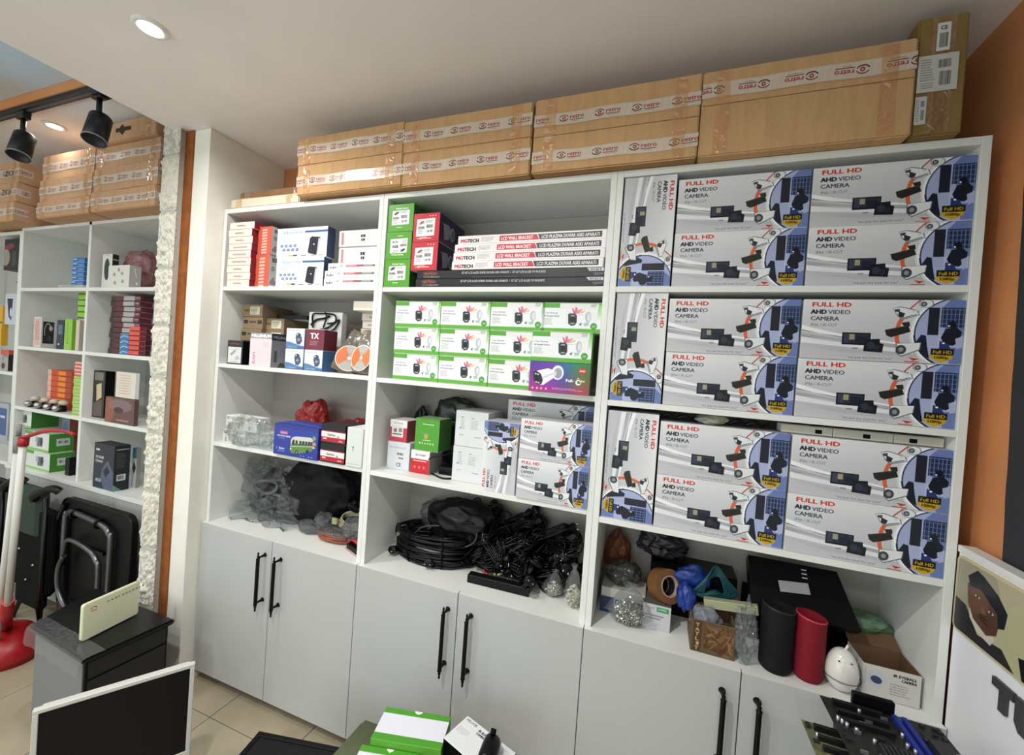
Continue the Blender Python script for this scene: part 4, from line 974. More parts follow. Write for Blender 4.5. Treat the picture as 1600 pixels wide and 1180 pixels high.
# two blister packs with discs
def disc_art(A):
    A.ell(60, 60, 60, 60, 'd8d6d2'); A.ell(60, 60, 56, 56, 'b2aea8'); A.poly([(60, 60)]+arc(60, 60, 56, 56, 120, 230, 16), 'e0713a'); A.poly([(60, 60)]+arc(60, 60, 56, 56, -60, 40, 16), 'dd7a48'); A.lines(30, 40, 70, 40, 6, '8c6c60', .5, 3); A.ell(60, 60, 8, 8, 'd8d8d8')
DISC = plainart('disc_print', 120, 120, 'b8b4ae', disc_art, 2)
def blister(c, tilt, yaw, label):
    r = empty('disc_pack', c, yaw, label, 'disc pack', 'clear disc packs')
    M = Euler((math.radians(-12), tilt, 0)).to_matrix().to_4x4()
    bm = bmesh.new(); add_box(bm, -.055, .055, .004, .006, -.002, .19, M=M); bobj('backing_card', bm, CARDDK, r)
    bm = bmesh.new(); add_box(bm, -.053, .053, -.030, .004, 0, .185, bev=.012, M=M); bobj('clear_shell', bm, film('clear_shell_plastic', 'dcdcd4', .6, .08, .14, .2), r)
    bm = bmesh.new(); uv = bm.loops.layers.uv.new('uv')
    n = 40; cz = .062; vs = [bm.verts.new(M @ Vector((.056*math.cos(2*math.pi*i/n), -.0325, cz+.056*math.sin(2*math.pi*i/n)))) for i in range(n)]
    f = bm.faces.new(vs)
    for i, l in enumerate(f.loops): l[uv].uv = (.5+.5*math.cos(2*math.pi*i/n), .5+.5*math.sin(2*math.pi*i/n))
    rr = bmesh.ops.extrude_face_region(bm, geom=[f])
    dv = (M.to_3x3() @ Vector((0, .0015, 0)))
    for g_ in rr['geom']:
        if isinstance(g_, bmesh.types.BMVert): g_.co += dv
    bmesh.ops.recalc_face_normals(bm, faces=bm.faces[:]); bobj('disc', bm, DISC, r)
    bm = bmesh.new(); bmesh.ops.create_icosphere(bm, subdivisions=3, radius=.018, matrix=M @ TR(.012, -.012, .155)); bobj('orange_insert', bm, mat('orange_plastic', 'd8622e', .4), r, True)
blister(at(535, 583, 'y', .045)*1, .42, .50, 'clear clamshell pack with an orange and grey disc, leaning right of the TX box')
blister(Vector((.815, .045, z+.001)), .12, -.15, 'clear clamshell pack with an orange and grey disc, cut by the cabinet side')
for o in COL.objects:
    if o.name.startswith('disc_pack'): o.location.z = z+.004

# ---- first cabinet, third shelf
z = S1[2]
def lampart(A): A.ell(12, 12, 6, 6, '4c4c4a'); A.ell(12, 12, 3, 3, 'd8d8d4'); A.rect(20, 6, 46, 14, '8a8a88', .5); A.rect(10, 26, 40, 30, 'a8a8a6', .6); A.rect(14, 34, 24, 54, '6c6c6a', .6); A.lines(28, 36, 24, 18, 4, '8c8c8a', .6, 3)
LMP = plainart('bulb_box_print', 58, 60, 'd4d3ce', lampart, 2)
k = 0
for row, n, y0, x00 in ((0, 5, .012, .062), (1, 3, .018, .070)):
    for i in range(n):
        y_ = y0+(.010*i if row == 0 else 0)
        box('bulb_box', f'small white bulb box, {["leftmost", "second", "third", "fourth", "rightmost"][i]} in the {"lower" if row == 0 else "upper"} layer of the wrapped pile', 'box', x00+i*.0665, x00+i*.0665+.0655, y_, .066, z+row*.066+.0005, z+row*.066+.0655, LMP, PAPER, PAPER, 'small white bulb boxes')
blob('plastic_wrap', 'clear creased plastic wrap over the small white bulb boxes', 'plastic wrap', (.250, .006, z+.070), (.145, .022, .060), FILM, 3, .5, 2.9, 5)
blob('red_plastic_bag', 'red crumpled plastic bag with a raised knot behind the bulb boxes', 'plastic bag', (.410, .195, z+.118), (.078, .060, .105), FILMR, 5, .40, 1.9, 4)
blob('red_plastic_bag', 'red crumpled plastic bag behind the blue van box', 'plastic bag', (.66, .205, z+.085), (.095, .055, .072), FILMR, 8, .38, 2.2, 4)
blob('red_bag_content', 'orange red packed wire seen through the left red plastic bag', 'wire', (.42, .20, z+.070), (.050, .035, .055), mat('orange_red_plastic', 'b8402c', .5), 9, .3, 2, 3)
def van(A):
    A.grad(0, 0, 250, 138, '3442a0', '2c3890'); A.rect(0, 0, 250, 16, '2c3a8c'); A.rect(34, 30, 80, 44, 'a84a7c'); A.text('SOLO', 38, 42, 8, 'f0c0c8', .5, width=38); A.text('THE MICRO SERIES', 18, 56, 7, 'dcdcec', .4, width=78); A.lines(30, 62, 50, 6, 1, 'b8bce0', .7, 3)
    A.poly([(100, 66), (108, 52), (130, 46), (210, 42), (222, 50), (224, 78), (100, 90)], 'c9cbc2'); A.poly([(98, 90), (112, 80), (224, 70), (222, 100), (140, 122), (104, 122), (96, 106)], '5d8246')
    A.poly([(104, 84), (110, 64), (120, 60), (122, 84)], '32382e'); 
    for i, x in enumerate((126, 148, 164, 180, 196, 210)): A.poly([(x, 64-i*.6), (x+13, 63-i*.6), (x+13, 80-i), (x, 82-i)], '343a32')
    A.line([(98, 94), (224, 80)], 2, 'd8d8c8'); A.ell(136, 116, 8, 9, '24262a'); A.ell(196, 104, 7, 8, '24262a'); A.ell(136, 116, 4, 4.5, '9a9c9c'); A.ell(102, 104, 4, 5, 'e0e0d0')
    A.ell(228, 44, 10, 10, '6a9c7a'); A.ell(230, 68, 10, 9, 'c08c6c'); A.ell(228, 84, 8, 5, 'c0b0c0')
    A.text('Retro', 34, 112, 9, 'e4e4f0', .5, width=30); A.lines(28, 116, 50, 10, 2, 'b0b4dc', .7, 5); A.ell(20, 108, 5, 7, '5a7a8c')
    for x in (160, 176, 206, 222): A.ell(x, 128, 3, 3, '8a92e0')
VAN = plainart('van_box_print', 250, 138, '303e98', van, 2)
o = box('toy_van_box', 'blue box printed with a green and white van, open top flap, third shelf', 'box', .418, .664, -.016, .13, z+.0004, z+.134, VAN, mat('blue_box_side', '2c3988', .5), mat('blue_box_top', '33418f', .5))
bm = bmesh.new(); add_poly_prism(bm, [(-.122, .1345), (.122, .1345), (.118, .142), (-.03, .150), (-.06, .147)], -.050, -.048); bobj('top_flap', bm, mat('blue_box_top', '33418f', .5), o)
def rb(A):
    A.rect(0, 0, 118, 26, '1c181a'); A.rect(0, 26, 118, 30, '8c2030'); A.rect(0, 30, 118, 52, 'e4e0de'); A.rect(0, 52, 118, 70, 'b02034'); A.rect(0, 70, 118, 76, '1c181a'); A.text('Optimus', 30, 46, 9, '4a4648', .4, width=40); A.ell(84, 48, 6, 5, 'a89c9c'); A.rect(10, 56, 28, 61, 'e8ccd0'); A.rect(86, 62, 106, 65, 'e8ccd0')
RB = plainart('red_black_box_print', 118, 76, '1c181a', rb, 2.5)
for k in range(2):
    box('drive_box', f'{"lower" if k == 0 else "upper"} black, white and red banded box beside the blue van box', 'box', .671, .796, -.008, .13, z+k*.0800+.0004, z+k*.0800+.0796, RB, BLACKMATTE, mat('black_red_top', '3a2428', .5), 'banded black and red boxes')
def wt(A): A.rect(0, 0, 80, 160, 'd4d8d2'); A.rect(4, 148, 72, 150, 'a8aca6'); A.ell(34, 82, 3.5, 3.5, '5c605c'); A.ell(34, 92, 2.5, 2.5, '5c605c'); A.rect(30, 76, 38, 79, '8a8e8a')
box('white_box', 'plain white upright box at the right end of the third shelf, left cabinet', 'box', .803, XC1-.001, -.006, .12, z+.0004, z+.158, plainart('white_upright_print', 80, 160, 'd4d8d2', wt, 1.5), PAPER, PAPER)

# ---- middle cabinet, third shelf
z = S2[2]
def rw(A): A.rect(0, 0, 100, 34, 'e4dfe0'); A.rect(0, 34, 100, 100, 'b83a48'); A.rect(12, 26, 78, 78, 'd8d4d6'); A.text('NET SURVEIL', 20, 18, 6, '8a8488', .3, width=56); A.bars(22, 40, 18, 16, seed=2); A.bars(52, 36, 20, 18, seed=4); A.rect(18, 62, 70, 67, '3a3438')
def wc(A): A.text('NET SURVEILLANCE', 8, 22, 5, '9a9aa2', .2, width=72); A.bars(44, 38, 28, 8, seed=3); A.bars(52, 54, 20, 6, seed=7); A.text('CE', 42, 88, 13, '4a5058', .6, width=22)
def gr(A): A.rect(30, 18, 76, 20.5, 'c8dcc0'); A.ell(46, 60, 8, 8, 'c8984a'); A.rect(30, 50, 60, 53, '6aa0c8', .7); A.rect(34, 72, 66, 74, 'c8dcc0'); [A.ell(22+i*11, 84, 3, 3, 'c4dcb8') for i in range(6)]
def rw2(A): A.rect(0, 0, 100, 36, 'e6e2e2'); A.text('NET SYSTEM', 24, 22, 7, '5a5458', .4, width=52); A.rect(14, 42, 84, 46, 'f0c4c8'); [A.ell(24+i*24, 72, 6, 6, 'd86a70') for i in range(3)]
WG = mat('white_grey_card', 'd2d3d6', .5)
zlo = z+.112
box('recorder_box', 'white box with a CE mark at the left end of the third shelf, middle cabinet', 'box', .945, 1.052, .072, .11, z+.0004, zlo, plainart('ce_box_print', 100, 100, 'd2d4da', wc, 2), WG, WG)
box('recorder_box', 'small red and white box with a sticker, on the white CE marked box', 'box', .947, 1.030, .076, .10, zlo+.0004, zlo+.090, plainart('red_white_box_print', 100, 100, 'b83a48', rw, 2), mat('red_white_side', 'a05058', .5), PAPER)
box('recorder_box', 'small red and white box under the green box, middle cabinet', 'box', 1.062, 1.149, .066, .10, z+.0004, z+.092, plainart('red_box_print_two', 100, 100, 'c0222c', rw2, 2), mat('grey_side_card', '8a8880', .6), PAPER)
box('recorder_box', 'green box standing on the small red and white box, middle cabinet', 'box', 1.072, 1.182, .070, .10, z+.0926, z+.222, plainart('green_front_print', 100, 110, '4f9a2c', gr, 2), mat('green_dark_side', '3c6a34', .5), mat('green_card_top2', '8aa87c', .5))
def spec(A):
    for (x, y) in ((22, 22), (66, 24)): A.rect(x, y, x+12, y+2.4, '6a6c70')
    A.lines(22, 30, 22, 40, 7, '9c9ea2', .8, 3); A.lines(64, 34, 34, 34, 6, '9c9ea2', .8, 6); A.poly([(16, 64), (24, 60), (22, 66)], '3a3c40'); A.rect(18, 88, 36, 90, '8a8c90'); A.rect(82, 92, 108, 94, '6a6c70')
SPC = plainart('spec_text_print', 135, 130, 'd4d6d8', spec, 2)
for k in range(2):
    box('white_camera_box', f'{"lower" if k == 0 else "upper"} of two plain white boxes with small print, middle cabinet third shelf', 'box', 1.252+.003*k, 1.390, .062-.002*k, .15, z+k*.1355+.0004, z+k*.1355+.135, SPC, WG, WG, 'plain white boxes with small print')
box('camera_box', 'small silver camera box standing on end with its round picture at the top', 'box', 1.399, 1.530, .004, .125, z+.0004, z+.250, AHD, SILV, SILV, None, rot='ccw')
for k in range(2):
    box('camera_box', f'{"lower" if k == 0 else "upper"} small silver camera box at the right of the third shelf, middle cabinet', 'box', 1.5385, 1.7835, -.006+.004*k, .125, z+k*.1375+.0004, z+k*.1375+.137, AHD, SILV, SILV, 'small silver camera boxes')
for k in range(2):
    box('camera_box', f'{"lower" if k == 0 else "upper"} silver camera box standing at the back behind the small silver boxes', 'box', 1.437, 1.782, .135, .155, z+k*.1630+.0004, z+(k+1)*.1630, AHD, SILV, SILV, 'silver camera boxes at the back')
blob('plastic_sack', 'dark green and black plastic sack at the back of the middle cabinet third shelf', 'plastic sack', (1.175, .245, z+.155), (.13, .035, .13), mat('dark_green_plastic', '16241c', .28, spec=.6), 12, .35, 1.7, 4)
o = blob('plastic_sack', 'black soft bag on the back left of the middle cabinet third shelf', 'plastic sack', (.99, .25, z+.125), (.045, .030, .11), mat('black_plastic_sheet', '101114', .3, spec=.6), 14, .3, 1.9, 4)
bm = bmesh.new()
add_tube(bm, smooth_path([at(u, v, 'z', z+.004) for u, v in ((705, 748), (690, 747), (672, 738), (668, 730))]+[at(u, v, 'y', .055) for u, v in ((672, 716), (690, 712))]+[Vector((1.235, .10, z+.10))], 6), .0035, 7)
tag(bobj('black_lead', bm, BLACKPL), 'thin black lead looping out over the shelf left of the plain white boxes', 'cable')
o = box('power_brick', 'black power adapter lying beside the plain white boxes, middle cabinet third shelf', 'adapter', 1.170, 1.235, .105, .09, z+.0004, z+.034, BLACKPL, BLACKPL, BLACKMATTE)
# ------------------------------------------------------------------ cables and bags
def coil_mesh(seed, L=.13, W=.05, turns=6, r=.0034, thick=.022, m=None):
    """folded, tied lead: racetrack loops lying about the xy plane"""
    rr = random.Random(seed); bm = bmesh.new()
    for t in range(turns):
        ll, ww = L/2*rr.uniform(.8, 1.08), W/2*rr.uniform(.6, 1.15); dx, dy = rr.uniform(-.006, .006), rr.uniform(-.005, .005); dz = (t/(turns-1)-.5)*thick
        pts = []
        for i in range(18):
            a = 2*math.pi*i/18; c, s_ = math.cos(a), math.sin(a)
            x = ll*abs(c)**.75*(1 if c > 0 else -1); y = ww*abs(s_)**.9*(1 if s_ > 0 else -1)
            y *= (.55+.45*min(1, abs(x)/ll*1.3)); pts.append((x+dx, y+dy, dz+.004*math.sin(a*2+seed+t)))
        add_tube(bm, pts, r, 5, closed=True)
    return mesh_of(bm, 'loops', m or BLACKPL, True)
tie_bm = bmesh.new(); add_tube(tie_bm, [(0, .020*math.cos(a), .017*math.sin(a)) for a in np.linspace(0, 2*math.pi, 12, endpoint=False)], .0022, 5, closed=True); tie_me = mesh_of(tie_bm, 'tie', BLACKMATTE, True)
pl_bm = bmesh.new(); add_lathe(pl_bm, [(0, 0), (.009, .001), (.011, .012), (.015, .022), (.016, .034), (.013, .036), (0, .036)], 14); plug_me = mesh_of(pl_bm, 'plug', BLACKPL, True)
pr_bm = bmesh.new()
for s_ in (-1, 1): add_tube(pr_bm, [(s_*.0085, 0, .036), (s_*.0085, 0, .053)], .0022, 6)
prong_me = mesh_of(pr_bm, 'prongs', CHROME, True)
COILS = [coil_mesh(s, L=.12+.02*(s % 3), W=.05+.008*(s % 2), turns=6+(s % 3)) for s in range(6)]
def lead(c, e, k, label, plug=True, group='tied black power leads in the cable pile'):
    r = empty('power_lead', c, 0, label, 'cable', group); r.rotation_euler = e
    obj('loops', COILS[k % 6], r); obj('tie', tie_me, r)
    if plug:
        p_ = obj('plug', plug_me, r, (.055, .012, .004), (random.uniform(-.5, .5), math.radians(95), random.uniform(-.6, .6))); obj('prongs', prong_me, p_)
    return r
# middle cabinet, counter: the big pile
z = ZC
r = empty('network_cable_coil', (1.13, .185, z), 0, 'large black cable coil bound with ties at the left of the counter pile', 'cable')
bm = bmesh.new(); rr = random.Random(5)
for t in range(30):
    a0 = rr.uniform(.80, 1.04); zz0 = .010+(t//2)*.0072
    pts = [(.135*a0*math.cos(a)+rr.uniform(-.002, .002), .078*a0*math.sin(a), zz0+.006*math.sin(a*2+t)) for a in np.linspace(0, 2*math.pi, 30, endpoint=False)]
    add_tube(bm, pts, .0048, 6, closed=True)
bobj('loops', bm, BLACKPL, r, True); r.scale = (1.25, 1.12, 1.0)
for a in (2.0, 4.3, 5.2):
    bm = bmesh.new(); cx, cy = .132*math.cos(a), .076*math.sin(a)
    ux, uy = math.cos(a), math.sin(a)
    add_tube(bm, [(cx+ux*.016*math.cos(b), cy+uy*.016*math.cos(b), .062+.062*math.sin(b)) for b in np.linspace(0, 2*math.pi, 14, endpoint=False)], .003, 5, closed=True); bobj('tie', bm, BLACKMATTE, r)
for i, (dx, dy) in enumerate(((-.125, -.055), (.02, -.082))):
    p_ = obj('plug', plug_me, r, (dx, dy+.02, .020), (math.radians(80), 0, .3*i)); obj('prongs', prong_me, p_)
bg = blob('black_bag', 'rounded black plastic bag of cables on top of the large coil', 'plastic bag', (1.245, .205, z+.175), (.150, .070, .085), mat('black_plastic_bag', '07070a', .38, spec=.3), 21, .22, 1.8, 4)
blob('clear_bag', 'clear bag leaning upright at the left back of the cable pile', 'plastic bag', (1.08, .235, z+.16), (.045, .03, .065), FILMG, 22, .4, 2.4, 4)
r = empty('connector_lead', tuple(at(624, 838, 'y', .17)), 0, 'grey metal connector hanging from a looped black lead at the left of the pile', 'cable')
bm = bmesh.new(); add_box(bm, -.012, .012, -.012, 0, -.014, .002, bev=.002); add_box(bm, -.009, .009, -.010, -.002, .002, .020, bev=.001); bobj('connector', bm, mat('connector_grey', 'a8a28c', .35, metal=.6), r)
bm = bmesh.new(); add_tube(bm, smooth_path([(0, 0, .018), (-.012, .015, .045), (-.035, .03, .035), (-.038, .03, .0), (-.01, .02, -.015), (.03, .03, .01)], 6), .004, 6); bobj('lead', bm, BLACKPL, r, True)
for (u, v, y, tl) in ((0, 0, 0, 0),):
    pass
rl = random.Random(19); spots = []
def lay(n, x0, x1, ya, yb, zz0): 
    for i in range(n): spots.append((x0+(x1-x0)*(i+.5)/n+rl.uniform(-.008, .008), rl.uniform(ya, yb), zz0+rl.uniform(-.006, .006)))
lay(9, 1.31, 1.72, .160, .185, z+.040); lay(8, 1.34, 1.75, .20, .235, z+.045)
lay(9, 1.31, 1.72, .170, .20, z+.098); lay(6, 1.36, 1.72, .215, .245, z+.110)
lay(8, 1.33, 1.72, .175, .225, z+.150); lay(6, 1.36, 1.70, .20, .24, z+.190)
names_ = [('front layer', 9), ('rear layer', 8), ('second layer at the front', 9), ('second layer at the back', 6), ('third layer', 8), ('top layer', 6)]
where = [f'{w_}, {("first", "second", "third", "fourth", "fifth", "sixth", "seventh", "eighth", "ninth")[i]} from the left' for w_, n in names_ for i in range(n)]
for k, (c, wv) in enumerate(zip(spots, where)):
    o = lead(c, (rl.uniform(-1.2, 1.2), rl.uniform(-.7, .7), rl.uniform(-1.6, 1.6)), k, f'tied black lead of the cable pile, {wv}', plug=(k % 3 != 0)); o.scale = (1.12, 1.12, 1.2)
# the tangle of finer leads between them, which nobody could count
bm = bmesh.new(); rr = random.Random(77)
for i in range(150):
    c = Vector((rr.uniform(1.27, 1.72), rr.uniform(.17, .25), z+rr.uniform(.02, .19))); a = rr.uniform(0, 6.28); R_ = rr.uniform(.02, .06); ax = Vector((rr.uniform(-1, 1), rr.uniform(-.5, .5), rr.uniform(-1, 1))).normalized(); t1 = ax.orthogonal().normalized(); t2 = ax.cross(t1)
    add_tube(bm, [c+t1*R_*math.cos(a+b)+t2*R_*.7*math.sin(a+b) for b in np.linspace(0, rr.uniform(3, 6), 12)], .0030, 4)
for v in bm.verts: v.co.z = max(v.co.z, z+.002); v.co.y = min(v.co.y, .296)
tag(bobj('cable_tangle', bm, BLACKPL), 'tangle of thin black leads filling the middle of the cable pile', 'cables', kind='stuff')
bm = bmesh.new()
for pts in ([(778, 838), (770, 815), (742, 800), (738, 785), (748, 778), (752, 792), (740, 806)], [(754, 822), (758, 800), (770, 788), (792, 800), (816, 824)], [(762, 815), (790, 822), (820, 830), (840, 838)]):
    add_tube(bm, smooth_path([at(u, v, 'y', .24) for u, v in pts], 6), .0034, 6)
tag(bobj('loose_black_cable', bm, BLACKPL), 'loose thin black cable looping above the middle of the pile', 'cable')
bm = bmesh.new(); add_tube(bm, smooth_path([at(u, v, 'y', .15) for u, v in ((640, 845), (660, 824), (700, 822), (735, 822), (745, 835), (738, 850), (715, 858))], 6), .0036, 6)
tag(bobj('loose_grey_cable', bm, mat('dark_grey_cable', '3c3e42', .4)), 'loose dark grey cable running over the black bag', 'cable')
bm = bmesh.new(); add_tube(bm, smooth_path([at(u, v, 'y', .22) for u, v in ((858, 842), (868, 832), (890, 830), (904, 834))], 6), [.004]*18+[.008], 6) if False else add_tube(bm, smooth_path([at(u, v, 'y', .22) for u, v in ((858, 842), (868, 832), (890, 830), (904, 834))], 6), .005, 6)
tag(bobj('loose_black_cable', bm, BLACKPL), 'loose black cable end arching at the right top of the pile', 'cable')
# coloured audio video plugs
r = empty('av_lead', tuple(at(768, 899, 'z', z+.020)), 0, 'audio video lead with red, yellow and white plugs behind the black bar', 'cable')
for i, (cc, a, p) in enumerate((('b82f3c', 2.5, (-.014, -.004, 0)), ('d8a21c', 1.9, (.012, .002, .002)), ('e0e0dc', 1.2, (.024, .006, .004)))):
    bm = bmesh.new(); M = TR(*p) @ rot_z(a) @ Matrix.Rotation(math.radians(78), 4, 'Y'); add_lathe(bm, [(0, 0), (.004, .001), (.0062, .008), (.0062, .028), (.0045, .030), (0, .030)], 12, M); pg = bobj('plug_'+('red', 'yellow', 'white')[i], bm, mat('plug_'+cc, cc, .4), r, True)
    bm = bmesh.new(); add_lathe(bm, [(.0042, .030), (.0042, .038), (0, .038)], 10, M); bobj('metal_tip', bm, CHROME, pg, True)
r = box('power_bar', 'long black power adapter bar lying at the front of the counter, middle cabinet', 'adapter', 1.345, 1.588, .070, .034, z+.0006, z+.031, BLACKPL, BLACKPL, BLACKMATTE, rz=.03)
blob('plastic_scrap', 'clear plastic scrap at the right end of the black power bar', 'plastic scrap', (1.605, .083, z+.010), (.016, .014, .010), FILM, 31, .4, 2, 3)
SCREW = mat('zinc_screws', 'c2c0b6', .28, metal=.9)
def screw_fill(c, rad, n, seed, parent, m, l=.014, rr_=.0022):
    rr = random.Random(seed); bm = bmesh.new()
    for i in range(n):
        while True:
            p = Vector((rr.uniform(-1, 1), rr.uniform(-1, 1), rr.uniform(-1, 1)))
            if p.length < 1: break
        p = Vector((p.x*rad[0], p.y*rad[1], p.z*rad[2])); wd = 1-.45*(p.z/rad[2]+1)/2; p.x *= wd; p += Vector(c)
        d = Vector((rr.uniform(-1, 1), rr.uniform(-1, 1), rr.uniform(-1, 1))).normalized()*l/2
        add_tube(bm, [p-d, p+d*.8, p+d], [rr_, rr_, rr_*1.7], 5)
    return tag(bobj('screws', bm, m, parent), kind='stuff')
def bag(label, c, r, seed, tall, fill_z, n, m, fm=FILM, rz=0):
    """tied clear bag: pear-shaped film with gathered neck and its contents"""
    o = empty('screw_bag', c, rz, label, 'bag of screws')
    bm = bmesh.new(); prof = []; H = tall; nz, na = 18, 26; g = []
    for j in range(nz+1):
        t = j/nz; zz = t*H
        k = (math.sin(min(t*5, 1.57))*1.0 if t < .3 else 1-(t-.3)/.7*.80)
        if t > .88: k = .16+(t-.88)*1.4
        row = []
        for i in range(na):
            a = 2*math.pi*i/na; n_ = noise.noise(Vector((math.cos(a)*1.6+seed, math.sin(a)*1.6, t*4)))*.22+(1-2*abs(noise.noise(Vector((math.cos(a)*3+seed, math.sin(a)*3, t*7)))))*.10
            row.append(bm.verts.new((r[0]*k*(1+n_)*math.cos(a), r[1]*k*(1+n_)*math.sin(a), max(zz+n_*.01, 0))))
        g.append(row)
    for j in range(nz):
        for i in range(na): bm.faces.new((g[j][i], g[j][(i+1) % na], g[j+1][(i+1) % na], g[j+1][i]))
    bm.faces.new(g[0][::-1]); bobj('film', bm, fm, o, True)
    screw_fill((0, 0, fill_z*.52), (r[0]*.85, r[1]*.8, fill_z*.46), n, seed, o, m)
    return o
bag('clear bag of small pale screws leaning by the cable pile, left of two', (1.668, .125, z+.0008), (.040, .028), 41, .095, .055, 170, mat('pale_screws', 'bdb7a8', .4, metal=.5), rz=.2)
bag('tall clear bag of pale clips against the cabinet side, right of two', (1.745, .085, z+.0008), (.032, .026), 43, .150, .080, 170, mat('pale_clips', 'd0c8b4', .5))

# left cabinet, counter
def film_sheet(parent, c, sx, sz, yaw, tilt, seed, m, amp=.022, n=44):
    """one crumpled sheet of film: folded along ridges, with a ragged outline"""
    bm = bmesh.new(); M = TR(*c) @ rot_z(yaw) @ Matrix.Rotation(tilt, 4, 'X'); g = []; S_ = Vector((seed*2.3, seed, 1.7*seed))
    for j in range(n+1):
        row = []
        for i in range(n+1):
            a, b = i/n*2-1, j/n*2-1; rim = 1+.16*noise.noise(Vector((a*3, b*3, seed)))
            q = Vector((a*1.5, b*1.5, 0))+S_
            f1, _ = noise.voronoi(q*1.1)[0:2]; f2, _ = noise.voronoi(q*2.6)[0:2]
            y_ = amp*(min(f1[1]-f1[0], .6)*2.2+min(f2[1]-f2[0], .5)*.9+noise.noise(q)*1.6)
            y_ += .10*(a*a)*sx+.16*(b*b)*sz
            rr_ = math.sqrt(a*a+b*b) or 1; k = max(abs(a), abs(b))/rr_*.35+.65
            row.append(bm.verts.new(M @ Vector((a*sx*rim*k, y_, b*sz*rim*k))))
        g.append(row)
    for j in range(n):
        for i in range(n): bm.faces.new((g[j][i], g[j][i+1], g[j+1][i+1], g[j+1][i]))
    for v in bm.verts: v.co.z = max(v.co.z, .001+.001*noise.noise(v.co*40)); v.co.x = max(v.co.x, .024-c0[0]); v.co.y = min(v.co.y, .29-c0[1])
    return bobj('film_sheet', bm, m, parent, True)
c0 = (.215, .13, z)
r = empty('bagged_grey_device', c0, 0, 'large creased clear bag of dark grey parts on the left counter', 'plastic bag')
SMF = film('smoky_plastic_film', 'dcdfe0', 1.0, .06, .05, .6)
for k, (c, sx, sz, yaw, tl) in enumerate((((-.02, .03, .13), .175, .150, .15, .12), ((.05, .01, .10), .160, .12, -.15, -.1), ((-.06, -.03, .05), .115, .065, .3, -.5), ((.08, -.02, .035), .125, .05, -.2, -.7), ((-.10, .05, .21), .07, .07, .5, .2))):
    film_sheet(r, c, sx, sz, yaw, tl, 5+k*3, SMF)
DG = mat('dark_grey_bundle', '1c1d20', .5, spec=.3)
blob('contents', None, None, (.02, .085, .115), (.155, .050, .110), DG, 52, .40, 2.2, 4, parent=r)
for k, (x, zz, rx, e) in enumerate(((-.04, .15, .075, .2), (.03, .085, .09, -.3), (-.07, .05, .06, .5))):
    bm = bmesh.new(); add_tube(bm, [(x+rx*math.cos(a), .035+.01*math.sin(2*a), zz+rx*.45*math.sin(a+e)) for a in np.linspace(0, 2*math.pi, 26, endpoint=False)], .009, 7, closed=True); bobj('grey_ring', bm, mat('mid_grey_plastic', '5a5c60', .35), r)
blob('black_bag', 'black plastic sack of cables at the back of the left counter', 'plastic bag', (.480, .215, z+.165), (.210, .072, .175), mat('black_matte_bag', '07070a', .5, spec=.2), 53, .22, 1.9, 4)
for k, (x, y, zz0, e, lab) in enumerate(((.76, .215, .13, (.9, .3, .5), 'black coiled lead at the top right of the left counter heap'), (.82, .235, .18, (1.2, .1, .9), 'black coiled lead against the cabinet side above the beige cable'), (.68, .22, .13, (.6, .4, 2.2), 'black coiled lead above the orange coil'), (.60, .185, .07, (.3, .2, 1.2), 'black coiled lead low beside the black sack'), (.80, .20, .06, (.4, -.3, .2), 'black coiled lead behind the red handled strip'))):
    lead((x, y, z+zz0), e, k+2, lab, plug=False, group='black coiled leads on the left counter')
BEIGE = mat('beige_cable', 'a8a284', .45)
r = empty('serial_cable', (.70, .155, z+.105), 0, 'beige coiled cable with a flat grey connector on the left counter', 'cable'); rr = random.Random(2)
bm = bmesh.new()
for t in range(5): add_tube(bm, [((.062+.004*t)*math.cos(a)+.03+rr.uniform(-.002, .002), (.034+.002*t)*math.sin(a), .016*math.sin(a)-.006*t) for a in np.linspace(0, 2*math.pi, 26, endpoint=False)], .0030, 6, closed=True)
bobj('loops', bm, BEIGE, r, True)
bm = bmesh.new(); add_box(bm, -.052, -.024, -.048, -.036, -.030, -.002, bev=.002); bobj('connector', bm, mat('connector_beige', 'a39c78', .4), r)
for k, (c, rd, s_) in enumerate((((.60, .115, z+.075), (.040, .028, .036), 61), ((.51, .125, z+.030), (.060, .028, .028), 62), ((.80, .095, z+.085), (.060, .035, .045), 63))):
    blob('clear_bag', ['small clear crumpled bag left of the beige cable', 'small clear crumpled bag lying flat by the black sack', 'clear bag over the red handled strip at the right end'][k], 'plastic bag', c, rd, FILMG, s_, .4, 2.6, 4)
r = empty('orange_cable_coil', (.665, .130, z), 0, 'flat orange cable coil in a clear bag at the front of the left counter', 'cable'); bm = bmesh.new(); rr = random.Random(4)
for t in range(12): add_tube(bm, [((.095-.004*(t % 4))*math.cos(a), (.052-.003*(t % 4))*math.sin(a), .006+.0052*(t//2)+.002*math.sin(3*a+t)) for a in np.linspace(0, 2*math.pi, 28, endpoint=False)], .0030, 5, closed=True)
bobj('loops', bm, mat('orange_cable', 'b4532c', .4), r, True)
blob('bag_film', None, None, (0, 0, .030), (.100, .056, .030), FILMG, 66, .25, 2.4, 4, parent=r)
r = empty('socket_strip', tuple(at(556, 856, 'z', z+.020)), -.35, 'red and black socket strip lying at the right end of the left counter', 'socket strip')
bm = bmesh.new(); add_box(bm, -.055, .050, -.014, .014, -.019, .006, bev=.004); bobj('body', bm, BLACKPL, r)
bm = bmesh.new(); add_tube(bm, smooth_path([(-.055, .0, .004), (-.045, .0, .022), (-.010, .004, .024), (.03, .006, .012)], 5), .008, 8); bobj('handle', bm, mat('red_plastic', 'b02834', .4), r)
bm = bmesh.new(); add_tube(bm, [(-.058, -.016, -.012), (.05, -.017, -.016)], .0022, 6); bobj('edge_trim', bm, mat('pink_edge', 'c89098', .4), r)

